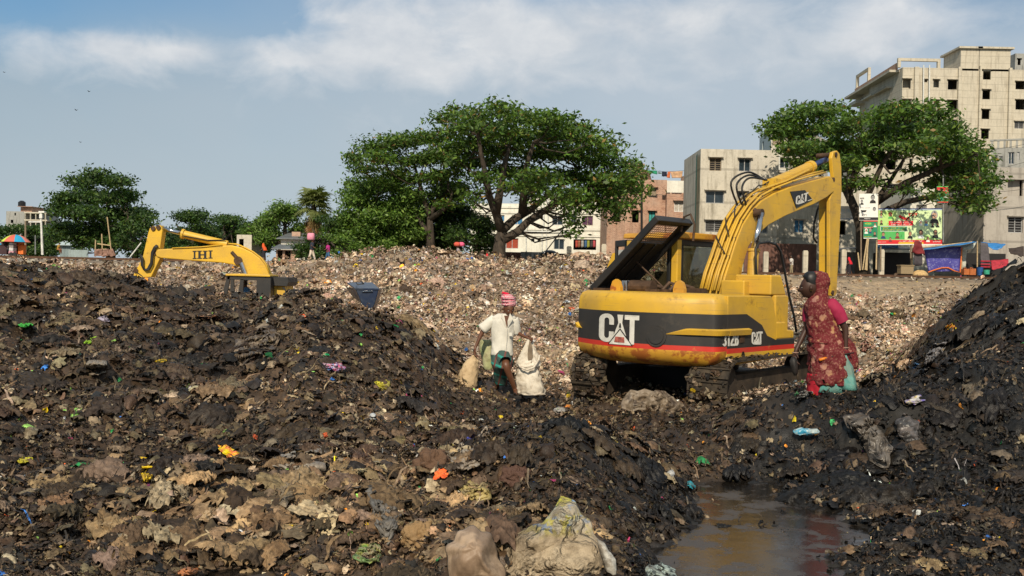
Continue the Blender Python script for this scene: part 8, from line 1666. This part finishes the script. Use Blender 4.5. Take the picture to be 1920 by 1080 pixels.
rag('board', 'flat salmon coloured board on top of the left mound below the far excavator', 'board', [(360, 588), (372, 586), (400, 590), (426, 598), (405, 600), (368, 594)], sm('salmon_board', [(.50, .26, .15), (.42, .2, .1)], .8), .02, .01, None, 4, 27)
rag('cloth_rag', 'large draped rag pile on the right shoulder of the left mound', 'rags', [(440, 640), (470, 615), (505, 608), (525, 632), (515, 655), (480, 665), (452, 690), (440, 670)], sm('mound_rag', [(.13, .10, .07), (.22, .17, .12), (.06, .045, .035)]), .14, .10, None, 5, 28, nr=24, na=64)
rag('plastic_bag', 'dusty grey bag on the left side of the left mound', 'bag', [(155, 700), (168, 668), (195, 668), (205, 695), (185, 705)], sm('dusty_bag', [(.17, .135, .10), (.25, .21, .16)]), .12, .06, None, 5, 29)
rag('cloth_rag', 'salmon pink rag draped at the foot of the slope right of the woman', 'rag', [(1612, 656), (1618, 640), (1632, 628), (1642, 632), (1630, 650), (1618, 662)], sm('salmon_rag', [(.42, .19, .14), (.28, .12, .09)], .8), .0, .08, None, 9, 30)
rag('sheet_metal', 'dark bent sheet holding up the salmon pink rag', 'metal sheet', [(1632, 626), (1655, 628), (1660, 640), (1650, 650), (1640, 640)], sm('dark_sheet', [(.03, .03, .03), (.07, .06, .05)]), .02, .05, None, 6, 31)
rag('wrapper', 'orange chip wrapper high on the right black heap', 'wrapper', [(1784, 590), (1795, 580), (1812, 578), (1815, 592), (1798, 604)], sm('orange_wrap', [(.75, .24, .01), (.65, .4, .05)], .35), .05, .05, None, 8, 32)
rag('wrapper', 'yellow chip wrapper just below the orange one on the right heap', 'wrapper', [(1772, 612), (1785, 607), (1795, 615), (1788, 626), (1774, 622)], sm('yellow_wrap', [(.70, .52, .01), (.7, .15, .02)], .35), .05, .05, None, 8, 33)
rag('wrapper', 'flat yellow wrapper above the orange one near the heap top', 'wrapper', [(1810, 562), (1822, 557), (1834, 560), (1826, 568), (1814, 572)], sm('yellow_wrap_b', [(.70, .58, .02), (.5, .45, .02)], .35), .04, .04, None, 8, 34)
rag('wrapper', 'white and green packet left of the orange wrapper', 'wrapper', [(1742, 576), (1755, 572), (1762, 584), (1756, 596), (1746, 592)], sm('white_green', [(.6, .62, .55), (.15, .45, .1)], .4, 10), .05, .05, None, 8, 35)
rag('plastic_sheet', 'long grey plastic film running down the right black heap', 'plastic sheet', [(1728, 695), (1738, 665), (1752, 645), (1774, 640), (1772, 655), (1752, 672), (1740, 698)], sm('grey_film', [(.13, .125, .13), (.2, .19, .19)], .35), .06, .05, None, 6, 36)
rag('wrapper', 'blue crumpled packet at the foot of the right black heap', 'wrapper', [(1710, 690), (1716, 680), (1726, 684), (1724, 694)], sm('blue_wrap', [(.02, .16, .50), (.1, .3, .55)], .35), .05, .05, None, 8, 37)
rag('wrapper', 'purple and yellow packet on the dark ledge at right', 'wrapper', [(1696, 752), (1706, 742), (1728, 740), (1734, 750), (1718, 758), (1702, 758)], sm('purple_yellow', [(.12, .08, .42), (.5, .4, .1), (.5, .5, .5)], .35, 14), .05, .05, None, 8, 38)
rag('wrapper', 'blue and silver packet halfway down the dark ledge', 'wrapper', [(1484, 808), (1500, 802), (1532, 804), (1538, 812), (1520, 816), (1490, 814)], sm('blue_silver', [(.35, .42, .42), (.05, .28, .42)], .3, 16), .03, .03, None, 9, 39)
rag('plastic_bag', 'glossy dark grey bag bulging from the middle of the dark ledge', 'bag', [(1580, 778), (1610, 770), (1640, 790), (1675, 840), (1665, 875), (1630, 868), (1618, 830), (1590, 800)], sm('glossy_grey', [(.06, .052, .045), (.13, .115, .10)], .3), .10, .08, None, 7, 40, nr=26, na=64)
rag('plastic_bag', 'second glossy grey bag right of the bulging one on the ledge', 'bag', [(1680, 785), (1700, 775), (1724, 790), (1722, 822), (1700, 830), (1684, 812)], sm('glossy_grey_b', [(.05, .048, .048), (.12, .11, .11)], .3), .08, .07, None, 7, 41)
rag('plastic_bag', 'speckled pale bag at the bottom edge right of the tarpaulin', 'bag', [(1210, 1085), (1215, 1060), (1240, 1054), (1268, 1068), (1270, 1090)], sm('speckled_bag', [(.35, .42, .38), (.03, .04, .04)], .4, 18), .07, .04, None, 9, 42)
rag('plastic_sheet', 'white streaked plastic film lying by the woman\'s feet', 'plastic sheet', [(1488, 742), (1510, 732), (1532, 730), (1534, 736), (1512, 742), (1494, 748)], sm('white_film', [(.30, .30, .28), (.05, .05, .05)], .3, 18), .03, .03, None, 10, 43)
rag('plastic_scrap', 'teal scrap beside the right hand pool', 'plastic scrap', [(1284, 905), (1296, 900), (1306, 914), (1298, 918)], sm('teal_scrap', [(.02, .25, .32), (.02, .16, .2)]), .03, .02, None, 9, 44)
rag('plastic_scrap', 'lemon yellow scrap at the left edge of the rubbish', 'plastic scrap', [(30, 862), (45, 856), (62, 858), (60, 866), (40, 868)], sm('lemon_scrap', [(.60, .55, .02), (.4, .36, .03)]), .03, .03, None, 9, 45)
rag('plastic_scrap', 'orange scrap lying near the bottom edge left of centre', 'plastic scrap', [(332, 1070), (350, 1063), (372, 1066), (368, 1076), (340, 1080)], sm('orange_scrap', [(.45, .17, .06), (.3, .12, .05)]), .03, .02, None, 9, 46)
rag('wrapper', 'orange wrapper lying on the track of the big excavator', 'wrapper', [(1418, 700), (1430, 697), (1440, 704), (1432, 708), (1420, 706)], sm('orange_track', [(.70, .25, .02), (.6, .5, .4)], .4), .03, .03, None, 10, 47)
rag('cloth_rag', 'pale brown rag heap between the tracks of the big excavator', 'rags', [(1160, 765), (1175, 740), (1210, 728), (1250, 735), (1280, 752), (1290, 770), (1230, 776)], sm('track_rag', [(.13, .095, .06), (.06, .042, .028), (.22, .17, .12)]), .03, .13, 13.0, 10, 48, nr=26, na=60)
r_ = random.Random(4)
for i, (x, y, w, h, lab, col) in enumerate(((1050, 770, 14, 8, 'white paper scrap on top of the black mound', (.45, .42, .38)), (700, 782, 9, 8, 'small white scrap left of the bluish pool', (.6, .62, .62)), (800, 600, 0, 0, '', 0), (1065, 762, 10, 4, 'orange strip behind the black mound', (.7, .25, .03)), (110, 640, 0, 0, '', 0), (265, 612, 0, 0, '', 0), (940, 765, 0, 0, '', 0), (1590, 640, 0, 0, '', 0), (1258, 890, 8, 8, 'white foam bit left of the pool', (.5, .5, .48)), (1380, 732, 8, 5, 'yellow scrap by the excavator track', (.65, .5, .03)), (1478, 624, 0, 0, '', 0), (1670, 655, 8, 7, 'bright yellow carton right of the salmon rag', (.75, .6, .02)), (1490, 640, 0, 0, '', 0))):
    if not w: continue
    rag('scrap', lab, 'scrap', [(x-w, y), (x-w*.5, y-h*.7), (x+w*.2, y-h), (x+w, y-h*.2), (x+w*.6, y+h*.6), (x-w*.4, y+h*.7)], sm('scrap_%d' % i, [col, tuple(c*.6 for c in col)]), .04, .04, None, 8, 60+i, nr=8, na=24)
# muddy clods
clod = lambda x, y, w, h, Y, lab, col, sd: None
for i, (x, y, w, lab, c1_, c2_) in enumerate(((785, 1000, 32, 'large ochre mud clod right of the dark grey cloth', (.22, .13, .05), (.32, .21, .11)), (810, 865, 34, 'reddish brown mud lump beside the royal blue rag', (.09, .05, .03), (.15, .085, .05)), (965, 890, 28, 'dark red mud lump at the foot of the black mound', (.07, .036, .026), (.11, .058, .04)), (655, 965, 14, 'small orange brown clod left of the dark grey cloth', (.28, .16, .08), (.38, .25, .15)))):
    q = Vector(hit(x, y+w*.5)[0]); s_ = q.y/F*w; k = MB(); n, m = 60, 40; vs = []; 
    for j in range(m+1):
        for i2 in range(n): th = math.pi*j/m; ph = 2*math.pi*i2/n; d = Vector((math.sin(th)*math.cos(ph), math.sin(th)*math.sin(ph), math.cos(th)*.85)); vs.append(q+Vector((0, s_*.4, s_*.25))+d*s_*(1+.35*mnoise.noise(d*1.8+Vector((i*5, 0, 0)))+.26*mnoise.noise(d*4)-.2*abs(mnoise.noise(d*8))+.08*mnoise.noise(d*17)))
    k.add(vs, [(j*n+a, j*n+(a+1) % n, (j+1)*n+(a+1) % n, (j+1)*n+a) for j in range(m) for a in range(n)]); t = NT('clod_%d' % i); p = t.pos(); t.set(t.mix(t.noise(14, 6, .65, p), c1_, c2_), .7, 0, .3); t.bump(t.noise(30, 6, .7, p), .8, .02)
    tag(k.build('mud_clod', [t.m], None, smooth=True), lab, 'mud clod')
# dark blue steel box behind the mound ridge
t = NT('blue_steel'); p = t.pos(obj=True); t.set(t.mix(t.ramp(t.noise(6, 6, .6, p), [(.4, 0.), (.7, 1.)]), (.012, .022, .055), (.04, .05, .07)), .3, 0, .5)
bx = thing('steel_hopper', 'dark blue steel box with tapering sides standing behind the ridge of the left mound', 'metal box'); YX = 20.6
N_ = lambda x, y: (540+x/3.375, 480+y/3.375)
f = [P(*N_(*q), YX) for q in ((425, 205), (575, 208), (550, 300), (525, 352), (505, 345), (465, 300))]; k = MB(); k.prism(f, (0, .5, 0)); sd_ = k.build('side_plate', [MATS['blue_steel']], bx, bevel=.015)
k = MB(); tp_ = [P(*N_(425, 203), YX-.02), P(*N_(577, 206), YX-.02), P(*N_(532, 166), YX+.9)+Vector((0, 0, .0)), P(*N_(375, 168), YX+.9)]; k.prism(tp_, (0, 0, -.03)); k.build('top_plate', [MATS['blue_steel']], bx)
k = MB(); k.prism([P(*N_(425, 206), YX), P(*N_(466, 300), YX), P(*N_(410, 260), YX+.85), P(*N_(364, 195), YX+.85)], (.0, .03, 0)); k.build('back_plate', [MATS['blue_steel']], bx)
k = MB(); k.tube([P(*N_(468, 226), YX-.03), P(*N_(536, 224), YX-.03)], .012, 6); k.build('handle', [MATS['chrome_rod']], bx)
k = MB(); k.tube([P(*N_(460, 168), YX+.3)+Vector((0, 0, .03)), P(*N_(480, 185), YX+.1)+Vector((0, 0, .03)), P(*N_(440, 190), YX+.1)+Vector((0, 0, .03)), P(*N_(430, 175), YX+.5)+Vector((0, 0, .03))], .012, 6); k.build('cable', [MATS['rubber_hose']], bx)
